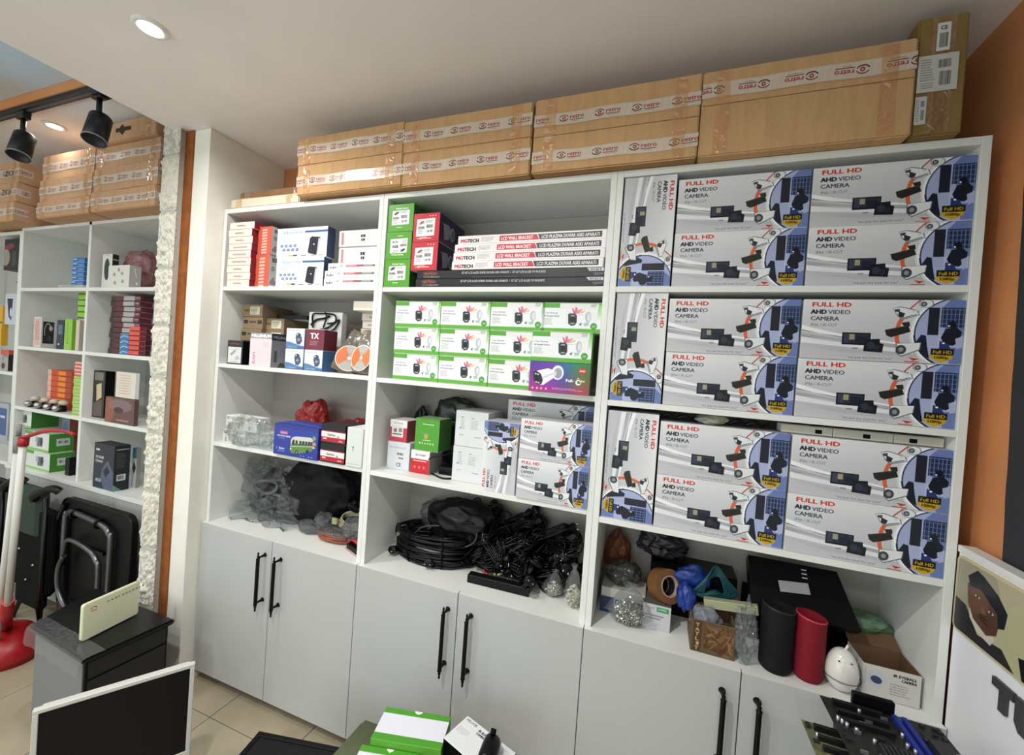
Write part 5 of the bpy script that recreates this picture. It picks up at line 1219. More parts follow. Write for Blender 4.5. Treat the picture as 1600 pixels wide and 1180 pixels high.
# ---- right cabinet, on the third shelf boxes
ztop = 1.1105+.1641*2+.0006
for k, (a, b) in enumerate(((2.316, 2.440), (2.4405, 2.575), (2.5755, 2.680))):
    o = box('network_hub', ['left', 'middle', 'right'][k]+' of three white network hubs lying on the silver boxes under the second shelf', 'network hub', a+.002, b, .032, .055, ztop+.0006, ztop+.0245, mat('hub_cream', 'c6c2b4', .45), None, None, 'white hubs on the silver boxes')
    bm = bmesh.new(); xm = .028-.02*k; add_box(bm, xm-.008, xm+.008, -.0285, -.0276, .005, .016); bobj('port', bm, BLACKMATTE, o)
for k, x in enumerate((2.02, 2.07, 2.215, 2.26)):
    bm = bmesh.new(); add_tube(bm, smooth_path([(x-.03, .05, ztop+.008), (x-.01, .045, ztop+.020), (x+.012, .05, ztop+.010), (x+.03, .052, ztop+.018)], 5), .006, 7)
    tag(bobj('adapter_lead', bm, BLACKPL), ['leftmost', 'second', 'third', 'rightmost'][k]+' short black lead tucked on top of the silver boxes under the second shelf', 'cable', 'short leads on the silver boxes')
blob('clear_bag', 'small clear bag tucked above the middle silver boxes under the second shelf', 'plastic bag', (2.135, .050, ztop+.0155), (.040, .030, .014), film('milky_film', 'e0ddcc', .5, .2, .45), 71, .35, 2, 3)

# ---- right cabinet, counter
z = ZC
def seatx(A): A.rect(0, 0, 150, 34, 'c2c0b8'); A.rect(0, 34, 150, 95, '26355f'); A.rect(46, 30, 110, 76, 'b4b6bc'); A.rect(50, 38, 100, 56, '20222a'); A.text('BOX76', 54, 53, 10, 'd8dadc', .6, width=42); A.text('adsl', 58, 70, 8, '4a4c50', .3, width=34); A.rect(14, 78, 44, 81, '8c98b8')
box('cable_box', 'blue and white box behind the bag of silver connectors on the right counter', 'box', 1.838, 1.985, .110, .10, z+.0004, z+.088, plainart('blue_white_label_print', 150, 95, '26355f', seatx, 2), mat('blue_card_dark', '26355f', .5), mat('grey_white_card', 'b8b6ae', .6))
blob('grey_bag', 'grey translucent bag of parts on the blue and white box, right counter', 'plastic bag', (1.90, .17, z+.122), (.062, .045, .034), film('dark_smoky_film', '5c5c58', .6, .18, .5), 81, .35, 2.2, 4)
blob('orange_bag', 'dim orange bag at the back left of the right counter', 'plastic bag', (1.875, .255, z+.16), (.042, .035, .075), mat('dull_orange_plastic', '6c3a1e', .5), 82, .3, 2, 3)
blob('dark_patterned_bag', 'dark patterned bag at the back of the right counter above the tape roll', 'plastic bag', (2.03, .245, z+.225), (.080, .032, .045), mat('dark_patterned_plastic', '23222c', .4, noise_amt=.6, noise_scale=40), 83, .35, 2.4, 4)
bag('clear tied bag of shiny metal connectors at the front left of the right counter', (1.935, .070, z+.0008), (.072, .036), 84, .135, .080, 380, SCREW)
def gl(A): A.rect(48, 8, 88, 24, '2c8c50'); A.text('SCHNELL', 52, 18, 6, 'c8e4d0', .3, width=30); A.text('Schnell', 8, 18, 7, '7c7c80', .2, width=32); A.rect(8, 38, 72, 42, '5a5a5e', .8); A.rect(14, 48, 62, 52, '6a6a6e', .8); A.lines(8, 66, 70, 14, 3, '9a9a9e', .6, 3)
o = box('ups_box', 'open white box with a green label under the tape roll, right counter', 'box', 1.978, 2.066, .084, .085, z+.0004, z+.082, plainart('green_label_print', 96, 88, 'c2c2c6', gl, 2.4), mat('grey_side_card', '8a8880', .6), mat('box_inside', '5a5650', .8))
r = empty('tape_roll', (2.045, .135, z+.128), 0, 'brown packing tape roll with a printed core, resting on the open white box', 'tape roll')
M = Euler((math.radians(72), 0, math.radians(38))).to_matrix().to_4x4()
bm = bmesh.new(); add_lathe(bm, [(.033, -.026), (.054, -.026), (.054, .022), (.033, .022), (.033, -.026)], 56, M, 0, False); bobj('tape', bm, mat('brown_tape', '7c5430', .3, spec=.6), r, False)
bm = bmesh.new(); add_lathe(bm, [(.0325, -.027), (.0335, -.027), (.0335, .0235), (.0300, .0235), (.0300, -.0265), (.0325, -.027)], 56, M, 0, False); bobj('core', bm, mat('tape_core', 'b49c90', .6), r)
bm = bmesh.new(); add_lathe(bm, [(.0298, -.02), (.0296, .010)], 30, M); bobj('core_print', bm, mat('tape_core_print', '2c2426', .5, noise_amt=.7, noise_scale=60), r)
for k, (c, rd, cc, s_, lab) in enumerate((((2.125, .150, z+.165), (.050, .022, .040), '173684', 91, 'blue and white printed plastic packet standing in the brown box'), ((2.108, .110, z+.118), (.026, .028, .044), '1c3888', 92, 'crumpled blue packet at the left edge of the brown box'))):
    blob('blue_packet', lab, 'packet', c, rd, mat('blue_plastic_'+cc, cc, .35, spec=.5), s_, .35, 2, 4)
# teal network cable bundle
r = empty('teal_cable', (2.190, .150, z+.165), .3, 'bundle of teal network cable behind the cream strip, right counter', 'cable'); bm = bmesh.new(); rr = random.Random(8)
for t in range(34):
    k_ = rr.uniform(.45, 1.05); add_tube(bm, smooth_path([(-.070*k_, -.01+.003*rr.random(), -.035), (-.03, -.018, .02*k_+.004*rr.random()), (0, -.008, .058*k_), (.035*k_, -.014, .022), (.075*k_, -.006, -.030), (0, -.02+.014*rr.random(), -.048*k_), (-.070*k_, -.01, -.035)], 4), .0028, 5)
bobj('loops', bm, mat('teal_cable_sheath', '1b4c54', .45), r, True)
def choco(A):
    A.a[:] = srgb('5e4a34'); rr = random.Random(3)
    for i in range(90): A.poly([(rr.uniform(40, 146)+a, rr.uniform(6, 96)+b) for a, b in ((0, 0), (9, 3), (3, 10))], rr.choice(['4a2c18', '8c6c48', '5c3a22', '7a5c3c']), .8)
    A.rect(8, 4, 36, 100, '4c3424'); 
    for i in range(6): A.text('TATLI'[i % 5], 14, 22+i*15, 11, 'b89c6c', .8, width=14)
CHO = plainart('brown_pattern_print', 150, 104, '5e4a34', choco, 2)
o = empty('brown_box', (2.182, .075, z), 0, 'open brown patterned box with crumpled packets inside, right counter', 'box')
CHI = mat('brown_box_side', '6c543a', .7, noise_amt=.15, noise_scale=20)
for (x0, x1, y0, y1, m_) in ((-.060, .060, -.050, -.048, CHO), (-.060, -.058, -.048, .060, CHI), (.058, .060, -.048, .060, CHI), (-.060, .060, .060, .062, CHI)):
    me = box_mesh(x1-x0, y1-y0, .098, [CHI, m_, CHI, CHI, CHI, CHI]); obj('side_board', me, o, ((x0+x1)/2, (y0+y1)/2, .0006))
bm = bmesh.new(); add_box(bm, -.0578, .0578, -.0478, .0598, .0008, .003); bobj('bottom_board', bm, CHI, o)
blob('silver_packet', 'crumpled clear and silver packet filling the open brown box', 'packet', (2.165, .078, z+.074), (.042, .036, .036), film('silver_film', 'c8ccd8', .9, .10, .35), 95, .35, 2.6, 4)
r = empty('cream_strip', (2.235, .098, z+.128), 0, 'cream ribbed plastic strip lying slanted over the brown box', 'plastic strip')
M = rot_z(-.12) @ Matrix.Rotation(-.16, 4, 'Y')
bm = bmesh.new(); add_box(bm, -.075, .075, -.012, .012, -.014, .014, bev=.002, M=M); bobj('body', bm, mat('cream_plastic', 'a6a684', .45), r)
for k in range(5):
    bm = bmesh.new(); add_box(bm, -.070, .074, -.0135, -.0121, -.011+k*.0052, -.0085+k*.0052, M=M); bobj('rib', bm, mat('cream_plastic_light', 'b4b492', .45), r)
blob('clear_bag', 'clear crumpled bag hanging over the counter edge left of the black speaker', 'plastic bag', (2.268, .030, z+.085), (.024, .024, .085), FILM, 96, .45, 2.8, 5)
def speaker(x, y, h, rad, col, label, lean=0):
    r = empty('cylinder_speaker', (x, y, z+.0006), 0, label, 'speaker', 'cylinder speakers'); M = Matrix.Rotation(lean, 4, 'Y')
    bm = bmesh.new(); add_lathe(bm, [(0, 0), (rad*.86, 0), (rad*.97, .006), (rad, .016), (rad, h-.010), (rad*.97, h-.002), (rad*.90, h), (rad*.84, h-.008), (0, h-.012)], 36, M)
    for v in bm.verts:                                     # slanted, hollowed top
        if v.co.z > h*.8: v.co.z += -.10*v.co.x*(v.co.z/h)
    bobj('body', bm, mat('speaker_cloth_'+col, col, .75, spec=.3, noise_amt=.25, noise_scale=300), r, True)
    bm = bmesh.new(); add_tube(bm, [(rad*.965*math.cos(a), rad*.965*math.sin(a), h-.004-.10*rad*math.cos(a)) for a in np.linspace(0, 2*math.pi, 36, endpoint=False)], .0022, 6, closed=True); bobj('top_rim', bm, mat('speaker_rim_'+col, 'd03a54' if col != '0c0c0f' else '26262a', .4), r, True)
speaker(2.352, .052, .185, .0425, '0c0c0f', 'black cylindrical cloth speaker standing on the right counter')
speaker(2.432, .050, .178, .0370, '7c1022', 'crimson cylindrical cloth speaker beside the black one', .0)
# egg-shaped white camera
r = empty('baby_camera', (2.505, .034, z+.0006), 0, 'egg shaped white camera with a short aerial between the crimson speaker and camera box', 'camera')
bm = bmesh.new(); prof = [(.038*math.sin(t)**.85*(1+.12*math.cos(t)), .056-.056*math.cos(t)) for t in np.linspace(0.05, math.pi, 22)]
prof = [(0, 0)]+[(r_*1.0, z_) for r_, z_ in prof]
add_lathe(bm, prof[:-1]+[(0, .112)], 32); bobj('body', bm, mat('glossy_white', 'e2dfda', .15, spec=.6, coat=.5), r, True)
bm = bmesh.new(); add_tube(bm, [(.0425*math.cos(a), .0425*math.sin(a), .040) for a in np.linspace(0, 2*math.pi, 36, endpoint=False)], .0009, 5, closed=True); bobj('seam', bm, BLACKMATTE, r)
bm = bmesh.new(); add_tube(bm, [(.004, 0, .108), (.010, 0, .124)], .0028, 8); bobj('aerial', bm, WHITEPL, r)
for s_ in (-1, 1):
    bm = bmesh.new(); bmesh.ops.create_icosphere(bm, subdivisions=2, radius=.0020, matrix=TR(s_*.014-.004, -.0292, .090)); bobj('sensor_dot', bm, BLACKMATTE, r, True)
# eyeball camera box with its flap open
def eye(A): A.ell(30, 36, 20, 24, 'c4c8d0', .8); A.ell(30, 40, 13, 10, '3c4a6c', 1, .35); A.text('IR EYEBALL', 66, 20, 7, '2c2c30', .6, width=50); A.text('CAMERA', 84, 30, 7, '2c2c30', .6, width=32); A.lines(60, 40, 56, 34, 5, '8a8a90', .7, 3); A.rect(4, 10, 6, 60, 'a8a8ac', .6)
o = empty('eyeball_camera_box', (2.616, .088, z), 0, 'open white box lettered IR EYEBALL CAMERA at the right end of the counter', 'box')
EYE = plainart('eyeball_box_print', 126, 90, 'cfccc8', eye, 2.4); BRN = mat('brown_card_inside', '6a5038', .85)
for (x0, x1, y0, y1, ms) in ((-.0625, .0625, -.052, -.0500, [BRN, EYE, BRN, BRN, BRN, BRN]), (-.0625, -.0605, -.0498, .050, [BRN, BRN, BRN, BRN, BRN, PAPER]), (.0605, .0625, -.0498, .050, [BRN, BRN, PAPER, BRN, BRN, BRN]), (-.0605, .0605, .048, .050, [BRN]*6)):
    obj('side_board', box_mesh(x1-x0, y1-y0, .088, ms), o, ((x0+x1)/2, (y0+y1)/2, .0006))
bm = bmesh.new(); add_box(bm, -.060, .060, -.0498, .0478, .0008, .003); bobj('bottom_board', bm, BRN, o)
bm = bmesh.new(); M = TR(0, .050, .088) @ Matrix.Rotation(math.radians(24), 4, 'X'); add_box(bm, -.062, .062, 0, .075, 0, .0016, M=M); bobj('lid_flap', bm, BRN, o)
# recorder leaning at the back
r = empty('video_recorder', (2.415, .155, z+.20), 0, 'black video recorder leaning tilted at the back of the right counter with a white sticker', 'recorder')
M = rot_z(.0) @ Matrix.Rotation(math.radians(-38), 4, 'X')
bm = bmesh.new(); add_poly_prism(bm, [(-.125, -.085), (.150, -.085), (.115, .070), (-.125, .070)], -.022, .018, 'xy')
for v in bm.verts: v.co = (rot_z(0) @ Matrix.Rotation(math.radians(52), 4, 'X')) @ v.co
bobj('casing', bm, mat('recorder_black', '060608', .35, spec=.25), r)
M = Matrix.Rotation(math.radians(52), 4, 'X')
bm = bmesh.new(); add_box(bm, -.045, .035, -.018, .014, .0182, .0188, M=M @ rot_z(.1)); bobj('white_sticker', bm, mat('sticker_grey', 'b4b4b6', .5), r)
for k in range(3):
    bm = bmesh.new(); add_box(bm, .02, .034, .030+k*.012, .033+k*.012, .0182, .0186, M=M); bobj('white_mark', bm, PAPER, r)
bm = bmesh.new(); add_box(bm, -.125, .148, -.0852, -.0842, -.004, .004, M=M); bobj('front_groove', bm, mat('dark_steel', '3a3a40', .3, metal=.8), r)
for k, (x, y, cc, lab) in enumerate(((2.60, .200, '5c7a60', 'soft green and white packet lying behind the eyeball camera box'), (2.55, .235, '8a8c70', 'soft grey green packet at the back right of the counter'))):
    blob('soft_packet', lab, 'packet', (x, y, z+.125-.03*k), (.075, .035, .030), mat('packet_'+cc, cc, .4, noise_amt=.5, noise_scale=30), 97+k, .22, 2, 4)
box('grey_support_box', 'dark box at the back of the right counter under the recorder', 'box', 2.30, 2.53, .185, .11, z+.0004, z+.13, BLACKMATTE, BLACKMATTE, BLACKMATTE)
box('grey_support_box', 'dark box at the back right of the counter under the soft packets', 'box', 2.545, 2.68, .150, .14, z+.0004, z+.072, BLACKMATTE, BLACKMATTE, BLACKMATTE)

o = box('black_case', 'flat black case lying at the back of the right counter behind the tape roll', 'case', 1.995, 2.265, .180, .11, z+.1305, z+.178, BLACKMATTE, BLACKMATTE, BLACKPL)
box('dark_carton', 'dark carton at the back of the right counter under the flat black case', 'carton', 2.02, 2.25, .200, .09, z+.0004, z+.130, BLACKMATTE, BLACKMATTE, BLACKMATTE)
# ------------------------------------------------------------------ things on the left shelving
def lb(name, label, cat, u0, u1, u2, v0, v1, zb, y, front, side=None, top=None, group=None, h=None, base=None, maxd=.26):
    """box with its front between u0 and u1 in plane y and its right side seen as far as u2; foot on height zb"""
    vm = (v0+v1)/2; x0, x1 = at(u0, vm, 'y', y).x, at(u1, vm, 'y', y).x
    z1 = at((u0+u1)/2, v0, 'y', y).z if h is None else zb+h
    dep = min(max(at(u2, vm, 'x', x1).y-y, .02), maxd) if u2 > u1 else .08
    return box(name, label, cat, x0, x1, y, dep, zb+.0004, z1, front, side, top, group, base=base)
LA, LB_, LC_, LW = 1.862, 1.503, 1.132, .7695
BLUB = mat('bright_blue_card', '2f6fb4', .45)
def bluef(A): A.rect(6, 4, 40, 9, 'b8d4ee'); A.rect(60, 10, 110, 16, '8cb8e0', .6)
BLF = plainart('blue_blister_print', 120, 22, '2f6fb4', bluef, 1.5)
zz0 = LA+.020
box('flat_box', 'flat pale slim box under the bright blue packs, left shelving top shelf', 'box', at(91, 446, 'y', .02).x, at(127, 446, 'y', .02).x, .02, .10, LA+.0004, LA+.0195, plainart('flat_text_print', 120, 20, 'b8b4b0', lambda A: A.lines(20, 5, 80, 10, 2, '6c6c6c', .8, 2), 1.5), None, None)
for k in range(6):
    box('blue_pack', ['lowest', 'second', 'third', 'fourth', 'fifth', 'topmost'][k]+' bright blue pack in the stack of six, left shelving top shelf', 'box', at(112, 420, 'y', .03).x+.006*((k*5) % 3), at(131.5, 420, 'y', .03).x, .03, .12, zz0+k*.0265+.0004, zz0+(k+1)*.0265-.0003, BLF, BLUB, BLUB, 'stack of bright blue packs')
# right column, top shelf
def ov(A): A.ell(30, 62, 17, 44, '3c4a48'); A.ell(30, 62, 13, 38, '22302e'); A.rect(20, 6, 40, 8, '8a8a88')
lb('speaker_box', 'white box with a dark oval print and striped black side, left shelving top shelf', 'box', 159.5, 174.5, 185.5, 397, 446, LA, .035, plainart('oval_box_print', 60, 140, 'd8d6d0', ov, 1.5), plainart('striped_side_print', 60, 140, '1c1c1e', lambda A: [A.rect(6, 20+i*34, 54, 24+i*34, 'b8b8b8') for i in range(3)], 1.2), PAPER)
def cube(A):
    rr = random.Random(2)
    for (x, y) in ((30, 40), (66, 36), (34, 76), (70, 70), (50, 20)): A.ell(x, y, 7, 9, 'b0a4a0', .8); A.ell(x, y, 3, 5, '6c6c6a', .6)
lb('cube_box', 'white cube box with small grey prints beside the oval print box', 'box', 169, 202, 221, 414.5, 446, LA, .005, plainart('cube_box_print', 100, 96, 'dcdad4', cube, 1.5), plainart('cube_side_print', 100, 96, 'b4b0ae', lambda A: (A.line([(40, 10), (60, 50)], 5, 'ececec'), A.rect(56, 70, 74, 80, 'ececec')), 1.2), PAPER)
blob('pink_bubble_bag', 'pink bubble wrap bag beside the stone pillar, left shelving top shelf', 'plastic bag', (at(222, 412, 'y', .16).x, .16, LA+.125), (.10, .07, .115), film('pink_bubble_film', 'd8a8ac', .5, .12, .35), 101, .35, 2.3, 5)
# second shelf
LIME = mat('lime_card', '7fb83a', .5)
def pinkf(A): A.rect(4, 8, 30, 120, 'd0a0a0', .7); A.lines(8, 20, 22, 80, 9, 'a06a6a', .6, 3)
lb('headset_box', 'white box with a headset picture on its side, left shelving second shelf', 'box', 52.5, 64, 87.5, 495, 541, LB_, .02, plainart('pink_front_print', 34, 130, 'dcc8c4', pinkf, 1.5), plainart('headset_print', 120, 130, 'd0cec6', lambda A: (A.rect(14, 18, 104, 112, '2c2c30'), A.line(arc(54, 60, 26, 34, 150, 320), 7, 'a8a8a8'), A.ell(78, 46, 15, 11, 'c0c0bc'), A.ell(70, 90, 16, 12, '54403a')), 1.5), PAPER)
lb('navy_box', 'dark navy box between the headset box and the lime box', 'box', 88.5, 99, 101, 500, 543, LB_, .03, plainart('navy_print', 40, 120, '22304a', lambda A: (A.rect(8, 20, 32, 60, '6c8090', .8), A.ell(14, 100, 5, 4, 'c8d0d8')), 1.5), NAVY, NAVY)
lb('lime_box', 'upright lime green box with thin lettering, left shelving second shelf', 'box', 100.5, 112, 117, 498.5, 544, LB_, .015, plainart('lime_print', 44, 130, '8fc24a', lambda A: (A.lines(14, 20, 12, 90, 9, '4a7a22', .7, 3)), 1.5), LIME, LIME)
lb('beige_box', 'upright beige box against the shelf divider, left shelving second shelf', 'box', 118, 123.5, 134, 500, 546, LB_, .012, mat('beige_card', 'd0bfae', .6), mat('grey_beige_card', 'b4a89e', .6), CREAMCARD)
x0 = at(119.5, 480, 'y', .05).x
z0b = at(120, 498, 'y', .05).z
for k in range(5):
    box('lime_pack', ['lowest', 'second', 'third', 'fourth', 'topmost'][k]+' lime green pack in the stack on the upright boxes', 'box', x0+.004*(k % 2), x0+.075, .055, .16, z0b+.004+k*.0345, z0b+.004+(k+1)*.0345-.0006, plainart('lime_pack_print', 60, 26, '8cc63e', lambda A: A.rect(0, 20, 60, 26, '3f6a1a'), 1.5), mat('dark_lime_card', '4c7a28', .5), LIME, 'stack of lime packs')
box('beige_box', 'low beige box hidden under the lime packs at the back of the second shelf', 'box', x0, x0+.07, .062, .15, LB_+.0004, z0b+.0035, mat('beige_card', 'd0bfae', .6))
# right column second shelf: dark red software boxes
def sside(A): A.rect(0, 0, 60, 26, '5c2430'); A.rect(60, 0, 130, 26, 'a8a6aa'); A.rect(130, 0, 200, 26, '5a2832'); A.rect(0, 23, 200, 26, '2c1418'); A.rect(136, 6, 176, 14, '8c8088', .6)
SSD = plainart('dark_red_side_print', 200, 26, '5c2430', sside, 1.2); SFR = plainart('dark_front_print', 40, 26, '2c1c22', lambda A: A.poly([(0, 10), (40, 20), (0, 22)], '6c4850'), 1.5)
xa, xb = at(171, 500, 'y', .035).x, at(181, 500, 'y', .035).x
for k in range(11):
    box('slim_box', ['lowest', 'second', 'third', 'fourth', 'fifth', 'sixth', 'seventh', 'eighth', 'ninth', 'tenth', 'topmost'][k]+' dark red and grey slim box in the tall stack, left shelving second shelf', 'box', xa+.003*(k % 2), xb+.20, .035+.003*(k % 3), .20, LB_+.0004+k*.0290, LB_+k*.0290+.0284, plainart('software_front_print', 160, 26, '5c2430', lambda A: (A.rect(0, 0, 24, 26, '2c1c22'), A.rect(24, 0, 70, 26, '5c2430'), A.rect(70, 0, 130, 26, 'a8a6aa'), A.rect(130, 0, 160, 26, '6a3640'), A.rect(0, 22, 160, 26, '2c1418'), A.rect(136, 6, 156, 12, 'a08088')), 1.5), SSD, mat('dark_red_top', '3c1820', .5), 'tall stack of dark red slim boxes')
xa = at(186.5, 538, 'y', .002).x; xb = at(200, 538, 'y', .002).x
for k in range(4):
    box('blue_pack', ['lowest', 'second', 'third', 'topmost'][k]+' small blue pack in front of the dark red stack', 'box', xa, xb, .003, .030, LB_+.0004+k*.0275, LB_+k*.0275+.027, plainart('small_blue_print', 40, 26, '3c78ac', lambda A: A.line([(2, 20), (18, 8), (38, 14)], 3, 'c4dcec'), 1.5), BLUB, BLUB, 'small blue packs')
xa = at(201, 535, 'y', .002).x; xb = at(217, 535, 'y', .002).x
for k in range(6):
    box('red_pack', ['lowest', 'second', 'third', 'fourth', 'fifth', 'topmost'][k]+' small red pack in front of the dark red stack beside the pillar', 'box', xa, xb, .002, .031, LB_+.0004+k*.0255, LB_+k*.0255+.0250, plainart('small_red_print', 50, 26, 'd8544c', lambda A: A.rect(0, 21, 50, 26, '5c1c20'), 1.5), mat('dull_red_card', '7c2c34', .5), mat('dull_red_card', '7c2c34', .5), 'small red packs')
# third shelf, left column
ORA = mat('orange_card', 'd8662a', .5)
def orf(A): A.rect(0, 0, 20, 24, 'e0b0a0'); A.rect(20, 0, 60, 24, 'c84a26'); A.rect(60, 3, 100, 20, 'e08a2c'); A.rect(100, 0, 130, 24, 'a8402c')
for k in range(7):
    box('orange_pack', ['lowest', 'second', 'third', 'fourth', 'fifth', 'sixth', 'topmost'][k]+' orange and red pack in the stack of seven, left shelving third shelf', 'box', at(74, 600, 'y', .085).x+.003*(k % 2), at(111, 600, 'y', .085).x, .085, .15, LC_+.0004+k*.034, LC_+k*.034+.0330, plainart('orange_pack_print', 130, 24, 'c84a26', orf, 1.5), ORA, ORA, 'stack of orange packs')
LIM2 = plainart('striped_lime_print', 50, 24, 'a8c860', lambda A: (A.rect(0, 14, 50, 19, '4a9a34'), A.rect(0, 19, 50, 24, 'e8e4c0')), 1.5); PNK2 = plainart('striped_pink_print', 50, 24, 'e09a90', lambda A: (A.rect(0, 14, 50, 24, 'c85a50'), A.rect(6, 4, 40, 8, 'f0d0c8')), 1.5)
for k in range(15):
    up = k > 10
    box('seed_pack', ['lowest', 'second', 'third', 'fourth', 'fifth', 'sixth', 'seventh', 'eighth', 'ninth', 'tenth', 'eleventh', 'twelfth', 'thirteenth', 'fourteenth', 'topmost'][k]+(' pink' if up else ' lime striped')+' thin pack in the stack against the shelf divider', 'box', at(114, 605, 'y', .008).x+.003*(k % 3), at(127, 605, 'y', .008).x, .008, .045, LC_+.0004+k*.0206, LC_+k*.0206+.0200, PNK2 if up else LIM2, LIME if not up else mat('dull_red_card', '7c2c34', .5), None, 'stack of thin striped packs')
for k, u in enumerate((47, 62.5, 77, 91)):
    p_ = at(u, 632, 'z', LC_+.012); p_ = at(u+3, 628, 'y', .035); r = empty('dome_camera', (p_.x, .030, LC_+.0004), .2, ['leftmost', 'second', 'third', 'rightmost'][k]+' of four small dome cameras with chrome fronts and pale caps, third shelf', 'camera', 'small dome cameras')
    bm = bmesh.new(); add_lathe(bm, [(0, 0), (.024, 0), (.026, .012), (.022, .034), (.0, .036)], 20, TR(0, .012, 0)); bobj('base', bm, BLACKPL, r, True)
    bm = bmesh.new(); bmesh.ops.create_uvsphere(bm, u_segments=16, v_segments=10, radius=.019, matrix=TR(0, -.012, .022)); bobj('chrome_ball', bm, CHROME, r, True)
    bm = bmesh.new(); bmesh.ops.create_uvsphere(bm, u_segments=16, v_segments=10, radius=.021, matrix=TR(.006, .018, .052) @ Matrix.Diagonal((1.1, 1, .75, 1))); bobj('pale_cap', bm, mat('pale_cap', 'c8bfae', .4), r, True)
# third shelf, right column
def tallf(A): A.rect(0, 0, 60, 200, '2a2624'); A.rect(10, 6, 52, 40, '8c8680', .8); A.poly([(20, 60), (44, 50), (48, 110), (24, 130)], 'c8b890'); A.poly([(8, 140), (50, 120), (52, 190), (6, 195)], '6c5c58', .8)
lb('tall_gadget_box', 'tall dark box with a pale window panel, left shelving third shelf', 'box', 143.5, 163, 179, 579.5, 651, LC_, .045, plainart('tall_box_print', 60, 200, '2a2624', tallf, 1.5), BLACKMATTE, BLACKMATTE)
o = lb('game_box', 'reddish brown printed box lying in front of the tall dark box', 'box', 164, 209.5, 211, 622, 664, LC_, .004, plainart('brown_red_print', 120, 100, '6a4c48', lambda A: (A.ell(60, 30, 50, 24, '8c8088', .6), A.ell(16, 50, 24, 50, 'a8604c', .6), A.ell(56, 48, 20, 12, '4a3438'), A.lines(50, 84, 50, 8, 1, 'd8c8c4', .7, 2)), 1.5), mat('brown_red_side', '5c403c', .5), mat('brown_red_side', '5c403c', .5))
zt_ = LC_+o.dimensions.z if o.dimensions.z else LC_+.13
zt_ = at(187, 622, 'y', .004).z
lb('disc_case_box', 'white box with faint printed lines on the reddish brown box', 'box', 181, 211, 214, 582, 620, zt_+.001, .010, plainart('white_lines_print', 80, 110, 'dcd2c6', lambda A: [A.ell(38, 14+i*11, 26, 3, 'c8a49c', .6) for i in range(8)], 1.5), PAPER, PAPER)
# worktop, left column
def cg(A): A.rect(0, 0, 200, 110, 'dcdedc'); A.rect(0, 0, 70, 20, '5c9f3a'); A.poly([(100, 30), (150, 26), (150, 80), (104, 84)], '6c7074'); A.ell(140, 50, 12, 22, '3c4044'); A.rect(90, 28, 110, 60, 'a8acae'); A.rect(0, 96, 200, 110, '8cc06c')
CGA = plainart('white_camera_print', 200, 110, 'dcdedc', cg, 1.2)
def cgs(A): A.rect(0, 0, 200, 110, '3f8430'); A.rect(60, 30, 170, 74, 'c0c8c4'); A.bars(76, 44, 30, 14, seed=2); A.bars(120, 44, 36, 14, seed=4)
CGS = plainart('green_side_print', 200, 110, '3f8430', cgs, 1.2)
zq = LW
for k, (u0, u1, u2, v0, v1, dy) in enumerate(((39, 77, 116, 709, 742, .006), (38.5, 76, 115, 676, 708, .010))):
    o = lb('camera_box', ('lower' if k == 0 else 'upper')+' white camera box with a green side on the left worktop', 'box', u0, u1, u2, v0, v1, zq, dy, CGA, CGS, mat('pale_green_top', 'b8ccb0', .5), 'white camera boxes with green sides', h=.112); zq += .1125
o = lb('camera_box', 'topmost white camera box with a green side, set further back and left', 'box', 20, 49, 92, 645, 676, zq, .040, CGA, mat('green_plain_side', '3f7a30', .5), mat('green_plain_side', '3f7a30', .5), 'white camera boxes with green sides', h=.105)
lb('black_case', 'small black case beside the green sided boxes on the left worktop', 'case', 101.5, 108, 121, 716, 746, LW, .03, BLACKPL, BLACKPL, BLACKMATTE)
lb('picture_box', 'small box with a coloured picture above the black case, behind the green boxes', 'box', 96, 108, 122, 650, 700, LW, .12, plainart('picture_print', 60, 160, '7a808c', lambda A: (A.ell(30, 40, 20, 20, '4c6ca0'), A.poly([(0, 80), (60, 70), (60, 160), (0, 160)], '8a4a34')), 1.5), mat('brown_red_side2', '8a4a34', .5), PAPER)
# worktop, right column: the big cooler box
def cool(A): A.grad(0, 0, 160, 200, '2c3036', '3c4452'); A.poly([(70, 110), (110, 70), (160, 120), (160, 200), (90, 200), (60, 150)], '6c7690', .7); A.poly([(80, 120), (108, 92), (130, 116), (102, 146)], '2c303c'); A.text('CPU COOLER', 14, 66, 11, 'd4d8dc', .5, width=64); A.text('CYMAXO', 14, 84, 11, 'd4d8dc', .5, width=58); A.rect(16, 24, 44, 32, 'c8ccd0'); A.text('ARGB', 20, 170, 15, 'c8ccd0', .6, width=44)
def cools(A): A.rect(0, 0, 110, 200, '202428'); A.rect(14, 16, 100, 20, 'a8acb0'); A.lines(16, 34, 70, 70, 9, '70747a', .6, 4); A.rect(22, 128, 84, 156, 'c4c4c4'); A.bars(30, 134, 40, 16, seed=5); A.poly([(0, 170), (60, 200), (0, 200)], '5c8c8c')
lb('cooler_box', 'large black box with grey diamond print standing on the left worktop', 'box', 146, 178, 203, 694, 760, LW, -.010, plainart('cooler_print', 160, 200, '2c3036', cool, 1.5), plainart('cooler_side_print', 110, 200, '202428', cools, 1.5), mat('dark_box_top', '1c2024', .45))
lb('fan_box', 'narrow white and blue box with a black diamond beside the large black box', 'box', 206, 213, 219, 700, 760, LW, .085, plainart('fan_print', 60, 180, 'b8bec4', lambda A: (A.rect(0, 0, 60, 46, '34648c'), A.poly([(6, 90), (30, 60), (54, 90), (30, 120)], '22262c')), 1.5), mat('grey_side_card', '8a8880', .6), BLUB)

